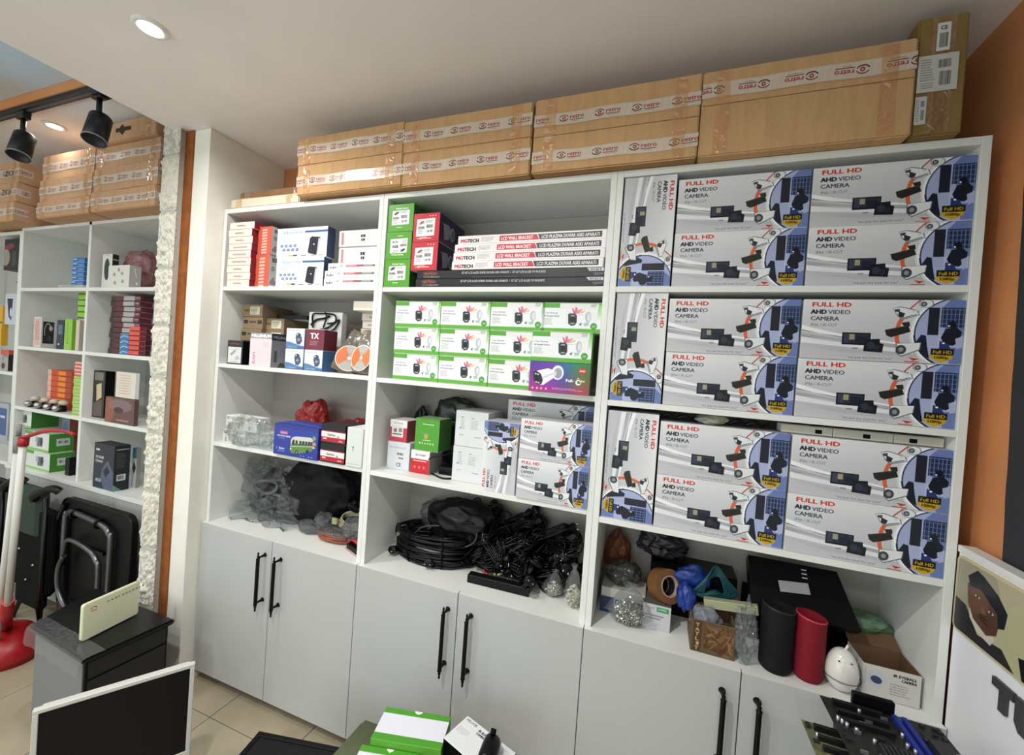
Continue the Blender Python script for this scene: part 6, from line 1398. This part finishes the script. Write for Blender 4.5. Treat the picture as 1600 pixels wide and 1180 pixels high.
# ------------------------------------------------------------------ the unit at the left edge: hanging packs and boxes
def hp(label, u0, u1, v0, v1, y, fn, bg, name='hanging_pack', d=.03, group='hanging packs at the left edge'):
    return box(name, label, 'pack', at(u0, v0, 'y', y).x, at(u1, v0, 'y', y).x, y, d, at(u1, v1, 'y', y).z, at(u1, v0, 'y', y).z, plainart('hp_'+bg+str(u0), 80, 150, bg, fn, 1.2), None, None, group, base=mat('hp_base_'+bg, bg, .5))
hp('black box with a magenta and white picture hanging at the left edge', 8, 33, 372, 421, .02, lambda A: (A.poly([(0, 30), (40, 20), (50, 40), (0, 70)], '7c2c54'), A.ell(10, 90, 20, 40, 'b8a89c', .8), A.rect(40, 60, 60, 130, '4a4a50', .8)), '1c1a20', d=.10)
hp('white and navy pack hanging below the black box at the left edge', 9, 26, 459, 508, .03, lambda A: (A.poly([(14, 24), (56, 24), (50, 130), (30, 110)], '1c2440'), A.ell(44, 90, 8, 22, 'c8d0e0')), 'c4c8d4')
hp('yellow pack at the far left edge', -6, 4, 478, 540, .02, lambda A: A.rect(0, 60, 80, 66, '3c3c2c'), 'd8a82c')
hp('white and blue pack low at the far left edge', -6, 14, 632, 690, .02, lambda A: (A.rect(20, 20, 70, 130, '2c4a8c', .8), A.rect(30, 50, 60, 60, 'c0c8d8')), 'a8acb4')
def hs(A): A.rect(0, 0, 90, 40, 'c8584a'); A.line(arc(56, 90, 26, 50, 180, 330), 6, '3c3036'); A.ell(36, 130, 20, 26, '4a3440')
box('headphone_box', 'orange topped grey box with a headphone picture on the left edge shelf', 'box', at(0, 570, 'y', .02).x, at(12.5, 570, 'y', .02).x, .02, .10, 1.3354, at(8, 547, 'y', .02).z, plainart('headphone_print', 90, 170, 'a8a4a4', hs, 1.5), plainart('headphone_side', 90, 170, '2c2a2c', lambda A: A.rect(0, 0, 90, 36, 'c8584a'), 1), mat('orange_top', 'c8584a', .5))
# ------------------------------------------------------------------ folded furniture leaning on the left unit
DKTUBE = mat('dark_steel_tube', '6c6e72', .28, metal=.9)
y = -.085
def rrect(cx, cz, w_, h_, r, n=6):
    out = []
    for sx, sz, a0 in ((1, 1, 0), (-1, 1, 90), (-1, -1, 180), (1, -1, 270)):
        for k in range(n+1): a = math.radians(a0+90*k/n); out.append((cx+sx*(w_/2-r)+r*math.cos(a), cz+sz*(h_/2-r)+r*math.sin(a)))
    return out
r = empty('folding_table', (-.66, y, 0), 0, 'folded black table with rounded grey tube legs leaning against the left cabinet', 'table')
bm = bmesh.new(); add_poly_prism(bm, rrect(0, .43, .60, .60, .06), -.012, .012, 'xz'); bobj('table_top', bm, mat('black_table_top', '09090b', .5, spec=.25), r)
bm = bmesh.new(); add_tube(bm, [(x, -.013, z) for x, z in rrect(0, .43, .596, .596, .058)], .006, 6, closed=True); bobj('edge_rim', bm, BLACKPL, r)
bm = bmesh.new(); add_tube(bm, smooth_path([(-.225, -.030, .02), (-.225, -.030, .60), (-.205, -.030, .655), (-.155, -.030, .675), (.09, -.030, .655), (.15, -.030, .625), (.17, -.030, .56), (.165, -.030, .02)], 6), .0135, 10); bobj('leg', bm, DKTUBE, r)
bm = bmesh.new(); add_tube(bm, smooth_path([(-.190, -.050, .40), (-.165, -.050, .52), (-.10, -.050, .545), (.04, -.050, .525), (.10, -.050, .49), (.125, -.050, .42), (.12, -.050, .02)], 6), .0115, 10); bobj('leg', bm, DKTUBE, r)
bm = bmesh.new(); add_tube(bm, smooth_path([(-.150, -.060, .46), (-.195, -.060, .38), (-.18, -.060, .27), (-.09, -.060, .19), (.03, -.060, .165)], 6), .0115, 10); bobj('leg', bm, DKTUBE, r)
for x in (-.14, .065):
    bm = bmesh.new(); add_tube(bm, [(x, -.030+.020*math.cos(a), .668-.06*(x > 0)*.2+.020*math.sin(a)) for a in np.linspace(0, 2*math.pi, 14, endpoint=False)], .006, 6, closed=True); bobj('clamp', bm, BLACKPL, r)
bm = bmesh.new(); add_box(bm, -.16, .10, -.026, -.013, .50, .515); add_box(bm, -.16, .10, -.026, -.013, .20, .215); bobj('brace', bm, BLACKPL, r)
for v_ in (): pass
GRN = mat('dark_green_canvas', '26382e', .8, noise_amt=.25, noise_scale=60)
r = empty('folding_chair', (-1.15, -.13, 0), 0, 'folded dark green canvas chair leaning left of the black table', 'chair')
bm = bmesh.new(); add_box(bm, -.22, .12, -.035, .02, .50, .765, bev=.02); bobj('canvas_seat', bm, GRN, r)
bm = bmesh.new(); add_box(bm, -.21, .20, -.022, .03, .20, .66, bev=.02); bobj('canvas_back', bm, mat('black_canvas', '0c0d0f', .85, spec=.15), r)
bm = bmesh.new(); add_box(bm, -.08, .17, -.03, .01, .12, .26, bev=.02); bobj('canvas_pocket', bm, mat('black_canvas', '0c0d0f', .85, spec=.15), r)
for a in ([(-.23, -.035, .01), (-.23, -.035, .74)], [(.20, -.035, .01), (.20, -.035, .74)], [(-.16, .0, .0), (.24, .02, .70)], [(.14, .0, .0), (-.18, .02, .66)]):
    bm = bmesh.new(); add_tube(bm, a, .011, 8); bobj('leg', bm, BLACKPL, r)
for x, dx in ((-.20, .10), (.10, .13)):
    bm = bmesh.new(); add_tube(bm, smooth_path([(x, -.04, .715), (x+.03, -.05, .745), (x+dx, -.03, .790), (x+dx+.03, -.01, .775)], 5), .019, 8); bobj('arm_rest', bm, BLACKPL, r)
for x, zz in ((-.05, .42), (.06, .55), (.09, .36), (.03, .27)):
    bm = bmesh.new(); bmesh.ops.create_icosphere(bm, subdivisions=2, radius=.007, matrix=TR(x, -.026, zz)); bobj('rivet', bm, CHROME, r, True)
r = empty('folding_chair', (-1.55, -.10, 0), 0, 'second folded dark chair at the left edge behind the broom', 'chair')
bm = bmesh.new(); add_box(bm, -.14, .12, -.02, .03, .16, .70, bev=.02); bobj('canvas_back', bm, mat('black_canvas', '131417', .85, noise_amt=.2, noise_scale=50), r)
for x in (-.15, .13):
    bm = bmesh.new(); add_tube(bm, [(x, -.03, .0), (x, -.03, .74)], .011, 8); bobj('leg', bm, BLACKPL, r)
bm = bmesh.new(); add_tube(bm, [(-.15, -.03, .74), (.13, -.03, .74)], .011, 8); bobj('top_bar', bm, BLACKPL, r)

# ------------------------------------------------------------------ broom and dustpan
HND = mat('white_handle', 'd4d2ce', .35); REDP = mat('red_dustpan', 'a0141e', .35, spec=.5)
def stick(label, p0, p1, rad):
    r = empty('broom', p0, 0, label, 'broom'); d = Vector(p1)-Vector(p0)
    bm = bmesh.new(); add_tube(bm, [(0, 0, .10), d*.5, d], rad, 12); bobj('handle', bm, HND, r)
    bm = bmesh.new(); add_tube(bm, [d*.985, d*1.05], rad*.75, 10); bobj('grip_cap', bm, mat('grey_grip', '7c7c80', .4), r)
    return r
top2 = at(28, 700, 'y', -.42); low2 = at(1, 945, 'y', -.36)
top1 = at(36, 695, 'y', -.42); low1 = at(12, 945, 'y', -.38)
def down(a, b): t = a.z/(a.z-b.z); return a+(b-a)*t
f1 = down(top1, low1); f2 = down(top2, low2)
r = empty('dustpan', (f1.x, f1.y, 0), 0, 'red long handled dustpan standing at the left edge with a white handle', 'dustpan'); o_ = r.location.copy()
bm = bmesh.new(); add_tube(bm, [low1-o_, top1-o_], .0125, 12); bobj('handle', bm, HND, r)
bm = bmesh.new(); add_tube(bm, [top1-o_-Vector((.0, 0, .004)), top1-o_+Vector((.004, 0, .030))], .017, 10); add_tube(bm, smooth_path([at(u, v, 'y', -.42)-o_ for u, v in ((38, 684), (52, 679), (75, 673), (100, 674), (116, 679))], 5), [.008]*14+[.006]*7, 8); bobj('clip', bm, REDP, r)
c0 = at(22, 1000, 'z', .07)-o_
bm = bmesh.new()
prof = [(.0, .14), (.05, .135), (.12, .11), (.16, .06), (.165, .0), (.155, .0), (.15, .055), (.11, .10), (0, .125)]
add_lathe(bm, prof, 30, TR(c0.x-.03, c0.y-.02, .002) @ Matrix.Diagonal((1, .8, 1, 1)))
bobj('pan', bm, REDP, r, True)
bm = bmesh.new(); add_tube(bm, [Vector((c0.x-.03, c0.y-.02, .12)), low1-o_+Vector((0, 0, .02))], .022, 10); bobj('socket', bm, REDP, r)
r = empty('broom', (f2.x, f2.y, 0), 0, 'white broom stick clipped beside the dustpan handle at the left edge', 'broom'); o_ = r.location.copy()
bm = bmesh.new(); add_tube(bm, [Vector((0, 0, .05)), top2-o_-Vector((0, 0, .01))], .0125, 12); bobj('handle', bm, HND, r)
bm = bmesh.new(); add_tube(bm, [top2-o_-Vector((0, 0, .02)), top2-o_+Vector((.0, 0, .05))], .0145, 10); add_tube(bm, [top2-o_+Vector((0, 0, .05)), top2-o_+Vector((0.003, 0, .10))], .008, 10); bobj('grey_cap', bm, mat('grey_grip', '7c7c80', .4), r)
bm = bmesh.new(); add_box(bm, -.14, -.0, -.03, .03, .002, .09, bev=.01); bobj('bristles', bm, mat('bristle_red', '7c2026', .9), r)

# ------------------------------------------------------------------ black stand with plastic sheet, router
H = .42
A_, B_, C_, D_ = (at(u, v, 'z', H) for u, v in ((45, 978), (130, 1032), (274, 967), (150, 918)))
r = empty('side_cabinet', ((A_.x+C_.x)/2, (A_.y+C_.y)/2, 0), 0, 'black topped low cabinet covered by a clear sheet, carrying the cream router', 'cabinet'); o_ = r.location.copy()
quad = [(p.x-o_.x, p.y-o_.y) for p in (A_, B_, C_, D_)]
bm = bmesh.new(); add_poly_prism(bm, quad, H-.022, H, 'xy'); bmesh.ops.bevel(bm, geom=bm.edges[:], offset=.006, segments=2, affect='EDGES'); bobj('top', bm, mat('glossy_black_top', '0e0e11', .28, spec=.35), r)
q2 = [(x*.90, y_*.90) for x, y_ in quad]
bm = bmesh.new(); add_poly_prism(bm, q2, .03, H-.0225, 'xy'); bobj('body', bm, BLACKPL, r)
for k, (x, y_) in enumerate(q2):
    bm = bmesh.new(); add_lathe(bm, [(.016, 0), (.018, .004), (.016, .03), (0, .03)], 12, TR(x*.9, y_*.9, 0)); bobj('foot', bm, BLACKMATTE, r)
# side faces: light grey panel to the front left, drawer gap to the right
def on_edge(p, q, z0, z1, m, nm, d=.004, a=0., b=1.):
    P_, Q = Vector((*p, 0)), Vector((*q, 0)); n_ = (Q-P_).cross(Vector((0, 0, 1))).normalized()
    u_, v_ = P_+(Q-P_)*a, P_+(Q-P_)*b; bm = bmesh.new()
    add_poly_prism(bm, [(u_.x, u_.y), (v_.x, v_.y), (v_.x+n_.x*d, v_.y+n_.y*d), (u_.x+n_.x*d, u_.y+n_.y*d)], z0, z1, 'xy'); return bobj(nm, bm, m, r)
on_edge(q2[0], q2[1], .05, H-.03, mat('grey_side_panel', '77787c', .4), 'side_panel', a=.02, b=.98)
on_edge(q2[1], q2[2], .05, H-.10, mat('dark_front_panel', '17181c', .3), 'front_panel', a=.03, b=.97)
on_edge(q2[1], q2[2], H-.09, H-.03, mat('dark_front_panel', '17181c', .3), 'drawer', a=.03, b=.97)
# clear sheet draped over two edges
bm = bmesh.new(); n = 14; g = []
for i in range(n+1):
    t = i/n; row = []
    for j in range(6):
        s_ = j/5; P_ = (A_+(B_-A_)*t)-o_; Q = (D_+(C_-D_)*t)-o_
        p_ = P_+(Q-P_)*(s_*.22); p_.z = H+.0015+.0012*math.sin(i*1.3+j); row.append(bm.verts.new(p_))
    P_ = (A_+(B_-A_)*t)-o_; nn = Vector(((B_-A_).y, -(B_-A_).x, 0)).normalized()
    extra = []
    for d_, dz in ((.006, -.004), (.010, -.018), (.014+.004*math.sin(i*1.9), -.06)): extra.append(bm.verts.new(P_+nn*d_+Vector((0, 0, H+dz))-Vector((0, 0, P_.z))))
    g.append(extra[::-1]+row)
for i in range(n):
    for j in range(len(g[0])-1): bm.faces.new((g[i][j], g[i+1][j], g[i+1][j+1], g[i][j+1]))
o = bobj('clear_sheet', bm, film('clear_sheet_film', 'eef2f8', .6, .06, .05, .15), None, True, o_); tag(o, 'clear plastic sheet draped over the front edge of the black topped cabinet', 'plastic sheet')
# router
p0, p1 = at(125, 1003, 'z', H+.004), at(214, 958, 'z', H+.004)
d = (p1-p0); L_ = d.length; yaw = math.atan2(d.y, d.x)
r = empty('router', ((p0.x+p1.x)/2, (p0.y+p1.y)/2, H+.0032), yaw, 'cream upright router with a small red emblem standing on the black topped cabinet', 'router')
hr = .140
bm = bmesh.new(); add_poly_prism(bm, rrect(0, hr/2, L_, hr, .010), -.008, .008, 'xz'); bmesh.ops.bevel(bm, geom=[e for e in bm.edges if abs(e.verts[0].co.y-e.verts[1].co.y) < 1e-6], offset=.002, segments=2, affect='EDGES'); bobj('casing', bm, mat('cream_router', 'd8d8b8', .4), r)
bm = bmesh.new()
for k in range(7):
    a = math.radians(20+k*23.3); add_poly_prism(bm, [(-L_*.33+.005*math.cos(a), hr*.78+.003+.005*math.sin(a)), (-L_*.33+.0115*math.cos(a-.2), hr*.78+.0105*math.sin(a-.2)), (-L_*.33+.0115*math.cos(a+.2), hr*.78+.0105*math.sin(a+.2))], -.0086, -.0081, 'xz')
add_poly_prism(bm, [(-L_*.33-.007, hr*.735), (-L_*.33+.010, hr*.735), (-L_*.33+.010, hr*.752), (-L_*.33-.010, hr*.752)], -.0086, -.0081, 'xz')
bobj('red_emblem', bm, mat('emblem_red', 'a03a34', .4), r)
bm = bmesh.new()
for k in range(11): add_box(bm, -L_*.10+k*.0125, -L_*.10+k*.0125+(.0075 if k % 3 else .005), -.0086, -.0081, hr*.80, hr*.845)
bobj('small_marks', bm, mat('mark_grey', '8a8a78', .5), r)

# ------------------------------------------------------------------ monitor with a pale frame, lower left
p0, p1 = at(50, 1113, 'z', .50), at(305, 1037, 'z', .50)
d = p1-p0; d.z = 0; L_ = d.length; yaw = math.atan2(d.y, d.x); mid = (p0+p1)/2
r = empty('monitor', (mid.x, mid.y, 0), yaw, 'monitor with pale grey frame and dark screen at the lower left corner', 'monitor')
SILF = mat('silver_frame', 'c4c4be', .4); HM = .315; zt = .50; fw = .0125
for nm, (a, b, c, d_) in (('frame_top', (-L_/2, L_/2, zt-fw, zt)), ('frame_bottom', (-L_/2, L_/2, zt-HM, zt-HM+.02)), ('frame_left', (-L_/2, -L_/2+fw, zt-HM+.02, zt-fw)), ('frame_right', (L_/2-fw, L_/2, zt-HM+.02, zt-fw))):
    bm = bmesh.new(); add_box(bm, a, b, 0, .018, c, d_, bev=.0015); bobj(nm, bm, SILF, r)
bm = bmesh.new(); add_box(bm, -L_/2+fw, L_/2-fw, .003, .006, zt-HM+.02, zt-fw); bobj('screen', bm, mat('dark_screen', '07070d', .35, spec=.25), r)
bm = bmesh.new(); add_box(bm, -L_/2+.01, L_/2-.01, .0182, .045, zt-HM+.01, zt-.01, bev=.006); bobj('rear_shell', bm, SILF, r)
bm = bmesh.new(); add_box(bm, -.03, .03, .02, .04, .012, zt-HM+.05); bobj('stand', bm, SILF, r)
bm = bmesh.new(); add_box(bm, -.11, .11, -.05, .11, .0005, .012, bev=.003); bobj('stand_base', bm, SILF, r)

# ------------------------------------------------------------------ dark monitor lying face up on a black printer, bottom edge
zt = .30
p0, p1, p2 = at(405, 1143, 'z', zt), at(545, 1171, 'z', zt), at(368, 1182, 'z', zt)
ex = (p1-p0).normalized(); ey = Vector((ex.y, -ex.x, 0)); 
yaw = math.atan2(ex.y, ex.x)
r = empty('dark_monitor', (p0.x, p0.y, 0), yaw, 'black bordered flat screen lying face up at the bottom edge', 'monitor')
W1, D1 = .36, .26
bm = bmesh.new(); add_box(bm, 0, W1, -D1, 0, zt-.02, zt-.003, bev=.004); bobj('casing', bm, mat('black_bezel', '16161a', .35), r)
for nm, (a, b, c, d_) in (('bezel', (0, W1, -.016, 0)), ('bezel', (0, W1, -D1, -D1+.016)), ('bezel', (0, .016, -D1+.016, -.016)), ('bezel', (W1-.016, W1, -D1+.016, -.016))):
    bm = bmesh.new(); add_box(bm, a, b, c, d_, zt-.0028, zt+.002, bev=.001); bobj(nm, bm, BLACKPL, r)
bm = bmesh.new(); add_box(bm, .016, W1-.016, -D1+.016, -.016, zt-.0029, zt-.001); bobj('screen', bm, mat('dark_screen_two', '141417', .4, spec=.25), r)
r = empty('printer', (p0.x, p0.y, 0), yaw, 'black boxy printer under the flat screen at the bottom edge', 'printer')
bm = bmesh.new(); add_box(bm, .02, W1-.02, -D1+.02, -.02, .004, zt-.021, bev=.01); bobj('body', bm, BLACKPL, r)
bm = bmesh.new(); add_box(bm, .04, W1-.04, -D1+.0120, -D1+.0195, .05, .12, bev=.002); bobj('paper_tray', bm, mat('dark_front_panel', '17181c', .3), r)

# ------------------------------------------------------------------ olive stool with the loose camera boxes, bottom middle
hs = .395
OLV = mat('olive_upholstery', '5e6648', .85, noise_amt=.12, noise_scale=120, bump=.2, bump_scale=300)
a, b = at(518, 1182, 'z', hs), at(570, 1118, 'z', hs)
r = empty('olive_stool', (a.x+.26, a.y, 0), 0, 'olive upholstered stool under the green and white boxes at the bottom edge', 'stool'); o_ = r.location.copy()
c = at(592, 1120, 'z', hs)
pts = [(b.x-o_.x, b.y-o_.y), (c.x+.30-o_.x, c.y+.0-o_.y), (c.x+.36-o_.x, a.y-.22-o_.y), (a.x-.03-o_.x, a.y-.22-o_.y), (a.x-.01-o_.x, a.y-o_.y)]
bm = bmesh.new(); add_poly_prism(bm, pts, hs-.10, hs, 'xy'); bmesh.ops.bevel(bm, geom=bm.edges[:], offset=.014, segments=3, affect='EDGES'); bobj('cushion', bm, OLV, r, True)
for x, y_ in ((pts[0][0]+.05, pts[0][1]-.05), (pts[1][0]-.05, pts[1][1]-.05), (pts[2][0]-.06, pts[2][1]+.05), (pts[3][0]+.05, pts[3][1]+.05)):
    bm = bmesh.new(); add_tube(bm, [(x, y_, 0), (x, y_, hs-.101)], [.012, .018], 10); bobj('leg', bm, BLACKMET, r)
zt = hs+.0725
g0, g1, g2 = at(604, 1104, 'z', zt), at(705, 1120, 'z', zt), at(570, 1150, 'z', zt)
ex = (g1-g0).normalized(); yaw = math.atan2(ex.y, ex.x); W1 = (g1-g0).length; D1 = .115
def top_green(A): A.rect(0, 0, 210, 118, 'e2e2ec'); A.rect(0, 0, 210, 22, '4f9a2c'); A.rect(0, 94, 210, 118, '4f9a2c'); A.poly([(92, 0), (122, 0), (116, 8), (108, 13), (98, 8)], 'eef0ea')
GT = plainart('green_white_lid', 210, 118, 'e2e2ec', top_green, 2)
def yawbox(name, label, cat, p0, yaw, W_, D_, z0, z1, front, side, top, group=None):
    """box whose far left top corner is p0"""
    c_ = Vector((p0.x, p0.y, 0))+Vector((math.cos(yaw), math.sin(yaw), 0))*W_/2+Vector((math.sin(yaw), -math.cos(yaw), 0))*D_/2
    o = obj(name, box_mesh(W_, D_, z1-z0, [PAPER, front, side, top, PAPER, side]), None, (c_.x, c_.y, z0), (0, 0, yaw)); return tag(o, label, cat, group)
yawbox('camera_box', 'green and white box lying flat on the olive stool at the bottom edge', 'box', g0, yaw, W1, D1, hs+.0008, zt, GREEN, GREEN, GT)
p_ = at(566, 1163, 'z', hs+.055)
yawbox('camera_box', 'second green and white box on the olive stool, cut by the bottom edge', 'box', p_, yaw, .17, .11, hs+.0008, hs+.055, GREEN, GREEN, GT)
# white bullet camera box, turned
zt = hs+.085
b0, b1, b2 = at(690, 1150, 'z', zt), at(731, 1118, 'z', zt), at(800, 1172, 'z', zt)
def bul(A):
    A.text('HILOOK', 8, 14, 8, '6c4c50', .3, width=42); A.text('IR BULLET', 62, 20, 8, '26262a', .5, width=44); A.text('CAMERA', 62, 30, 7, '26262a', .5, width=34); A.lines(112, 12, 60, 30, 5, '9a9aa0', .7, 2); A.lines(8, 40, 50, 20, 4, 'a8a8ae', .6, 5)
BUL = plainart('bullet_box_print', 190, 100, 'dfe2e4', bul, 2)
ex = (b2-b1).normalized(); yaw = math.atan2(ex.y, ex.x); W1 = .19; D1 = (b0-b1).length
yawbox('camera_box', 'white box lettered IR BULLET CAMERA with dark edges beside the green boxes', 'box', b1, yaw, W1, D1, hs+.0008, zt, BLACKPL, BLACKPL, BUL)
r = empty('bullet_camera', tuple(at(768, 1176, 'z', zt+.002)), yaw+.4, 'black fronted bullet camera resting on the white box at the bottom edge', 'camera')
M = TR(0, 0, .0265) @ Matrix.Rotation(math.radians(90), 4, 'X') @ rot_z(0)
bm = bmesh.new(); add_lathe(bm, [(0, -.012), (.018, -.012), (.024, -.006), (.0255, .010), (.0255, .060), (.020, .070), (0, .072)], 24, M); bobj('housing', bm, BLACKPL, r, True)
bm = bmesh.new(); add_tube(bm, [(0, .0, .050), (0, .01, .060)], .008, 8); bobj('bracket', bm, BLACKMATTE, r)

# ------------------------------------------------------------------ desk corner with circuit boards, lower right
zd = .835
r = empty('side_desk', (2.50, -.50, 0), 0, 'dark desk at the lower right corner under the circuit boards', 'desk')
for nm, args in (('desk_top', (2.395, 2.6935, -.85, -.235, zd-.028, zd)), ('side_board', (2.405, 2.421, -.84, -.25, .002, zd-.0285)), ('side_board', (2.668, 2.684, -.84, -.25, .002, zd-.0285)), ('rear_board', (2.4215, 2.6675, -.265, -.251, .30, zd-.0285))):
    boxobj(nm, *args, mat('dark_desk', '2a2a2c', .5), r)
PCB = mat('pcb_black', '22241f', .45, noise_amt=.5, noise_scale=60)
PCBO = mat('pcb_olive', '6a6c4a', .5, noise_amt=.5, noise_scale=50)
def board(label, x0, x1, y0, y1, z0, seed, m, blue=False, heat=True):
    r = empty('circuit_board', ((x0+x1)/2, (y0+y1)/2, z0), 0, label, 'circuit board'); hx, hy = (x1-x0)/2, (y1-y0)/2; rr = random.Random(seed)
    bm = bmesh.new(); add_box(bm, -hx, hx, -hy, hy, 0, .0018); bobj('board', bm, m, r)
    if blue:
        bm = bmesh.new(); add_box(bm, hx*.18, hx*.26, -hy*.9, hy*.9, .0019, .012); add_box(bm, hx*.34, hx*.42, -hy*.9, hy*.9, .0019, .012); bobj('memory_slots', bm, mat('slot_blue', '1e2f8c', .4), r)
    for k in range(3):
        bm = bmesh.new(); add_box(bm, -hx*.85, hx*.0, hy*(.86-.22*k)-.008, hy*(.86-.22*k), .0019, .013+.002*(k == 0), bev=.001); bobj('slot', bm, mat('slot_black', '141416', .35), r)
    if heat:
        for (cx, cy, w_, d_) in ((-.25, -.30, .055, .05), (.62, .1, .03, .07)):
            bm = bmesh.new()
            for i in range(7): add_box(bm, cx*hx+(i-3)*w_/7-.0022, cx*hx+(i-3)*w_/7+.0022, cy*hy-d_/2, cy*hy+d_/2, .0019, .022, bev=.0005)
            bobj('heat_sink', bm, mat('heatsink_grey', '4c5054', .35, metal=.7), r)
    bm = bmesh.new()
    for i in range(70):
        x, y_ = rr.uniform(-.95, .95)*hx, rr.uniform(-.95, .95)*hy; w_, d_, h_ = rr.uniform(.0015, .006), rr.uniform(.0015, .006), rr.uniform(.001, .006); add_box(bm, x-w_, x+w_, y_-d_, y_+d_, .0019, .0019+h_)
    bobj('chips', bm, mat('chip_dark', '26262a', .35), r)['kind'] = 'stuff'
    bm = bmesh.new()
    for i in range(45):
        x, y_ = rr.uniform(-.95, .95)*hx, rr.uniform(-.95, .95)*hy
        if i % 3: add_lathe(bm, [(.0035, 0), (.0035, .009), (.0, .0092)], 8, TR(x, y_, .0019))
        else: add_box(bm, x-.006, x+.006, y_-.002, y_+.002, .0019, .008)
    bobj('capacitors', bm, mat('capacitor_silver', 'a8acb0', .3, metal=.8), r)['kind'] = 'stuff'
    return r
a = at(1281, 1082, 'z', zd+.034)
board('dark circuit board with blue slots in front of the right counter, upper of two', a.x, a.x+.215, a.y-.24, a.y, zd+.026, 5, PCB, True)
b = at(1252, 1123, 'z', zd+.004)
board('olive circuit board partly under the dark one, lower right corner', b.x, b.x+.22, b.y-.24, b.y, zd+.0006, 9, PCBO, False, False)
r = empty('memory_module', (a.x+.10, a.y-.004, zd+.030), 0, 'black block standing on the rear edge of the dark circuit board', 'component')
bm = bmesh.new(); add_box(bm, -.042, .034, -.006, .006, 0, .030, bev=.002); bobj('block', bm, BLACKPL, r)
# ------------------------------------------------------------------ keep soft things inside their compartments
bpy.context.view_layer.update()
CELLS = []
for i in range(3):
    lv = [ZC]+sorted(SH[i])+[ZTOP+.018]
    for a, b in zip(lv, lv[1:]): CELLS.append((UX[i]+.0003+T, UX[i+1]-.0003-T, a, b-.018))
for a, b in ((-1.787+.022, -1.066-.012), (-1.066+.010, -.352)):
    lv = [.7695, LC_, LB_, LA, 2.230]
    for p, q in zip(lv, lv[1:]): CELLS.append((a, b, p, q-.020))
def cell_of(p):
    for c in CELLS:
        if c[0]-.03 < p.x < c[1]+.03 and c[2]-.01 <= p.z < c[3]+.02: return c
def members(o): 
    out = [o] if o.type == 'MESH' else []
    for ch in o.children: out += members(ch)
    return out
for o in list(COL.objects):
    if o.parent is not None or not o.get('label'): continue
    soft = o.get('category') in ('plastic bag', 'packet', 'plastic wrap', 'wire', 'plastic sack', 'plastic scrap')
    led = o.name.split('.')[0] in ('power_lead', 'network_cable_coil', 'serial_cable', 'teal_cable', 'orange_cable_coil', 'cable_tangle', 'loose_black_cable', 'loose_grey_cable')
    if not (soft or led): continue
    c = cell_of(o.location if o.location.length > .01 else Vector((1.5, .2, ZC+.1)))
    if c is None: continue
    lo_, hi_ = Vector((c[0]+.0015, -9, c[2]+.0010)), Vector((c[1]-.0015, DEP-.0085, c[3]-.0015))
    if soft:
        for m_ in members(o):
            me = m_.data; mw = m_.matrix_world; inv = mw.inverted()
            for v in me.vertices:
                p = mw @ v.co; q = Vector((min(max(p.x, lo_.x), hi_.x), min(p.y, hi_.y), min(max(p.z, lo_.z), hi_.z)))
                if (p-q).length > 1e-6: v.co = inv @ q
            me.update()
    else:
        P = [m_.matrix_world @ Vector(b) for m_ in members(o) for b in m_.bound_box]
        mn = Vector(tuple(min(p[k] for p in P) for k in range(3))); mx = Vector(tuple(max(p[k] for p in P) for k in range(3)))
        for k in range(3):
            if mn[k] < lo_[k]: o.location[k] += lo_[k]-mn[k]
            elif mx[k] > hi_[k] and mn[k]-(mx[k]-hi_[k]) > lo_[k]: o.location[k] -= mx[k]-hi_[k]
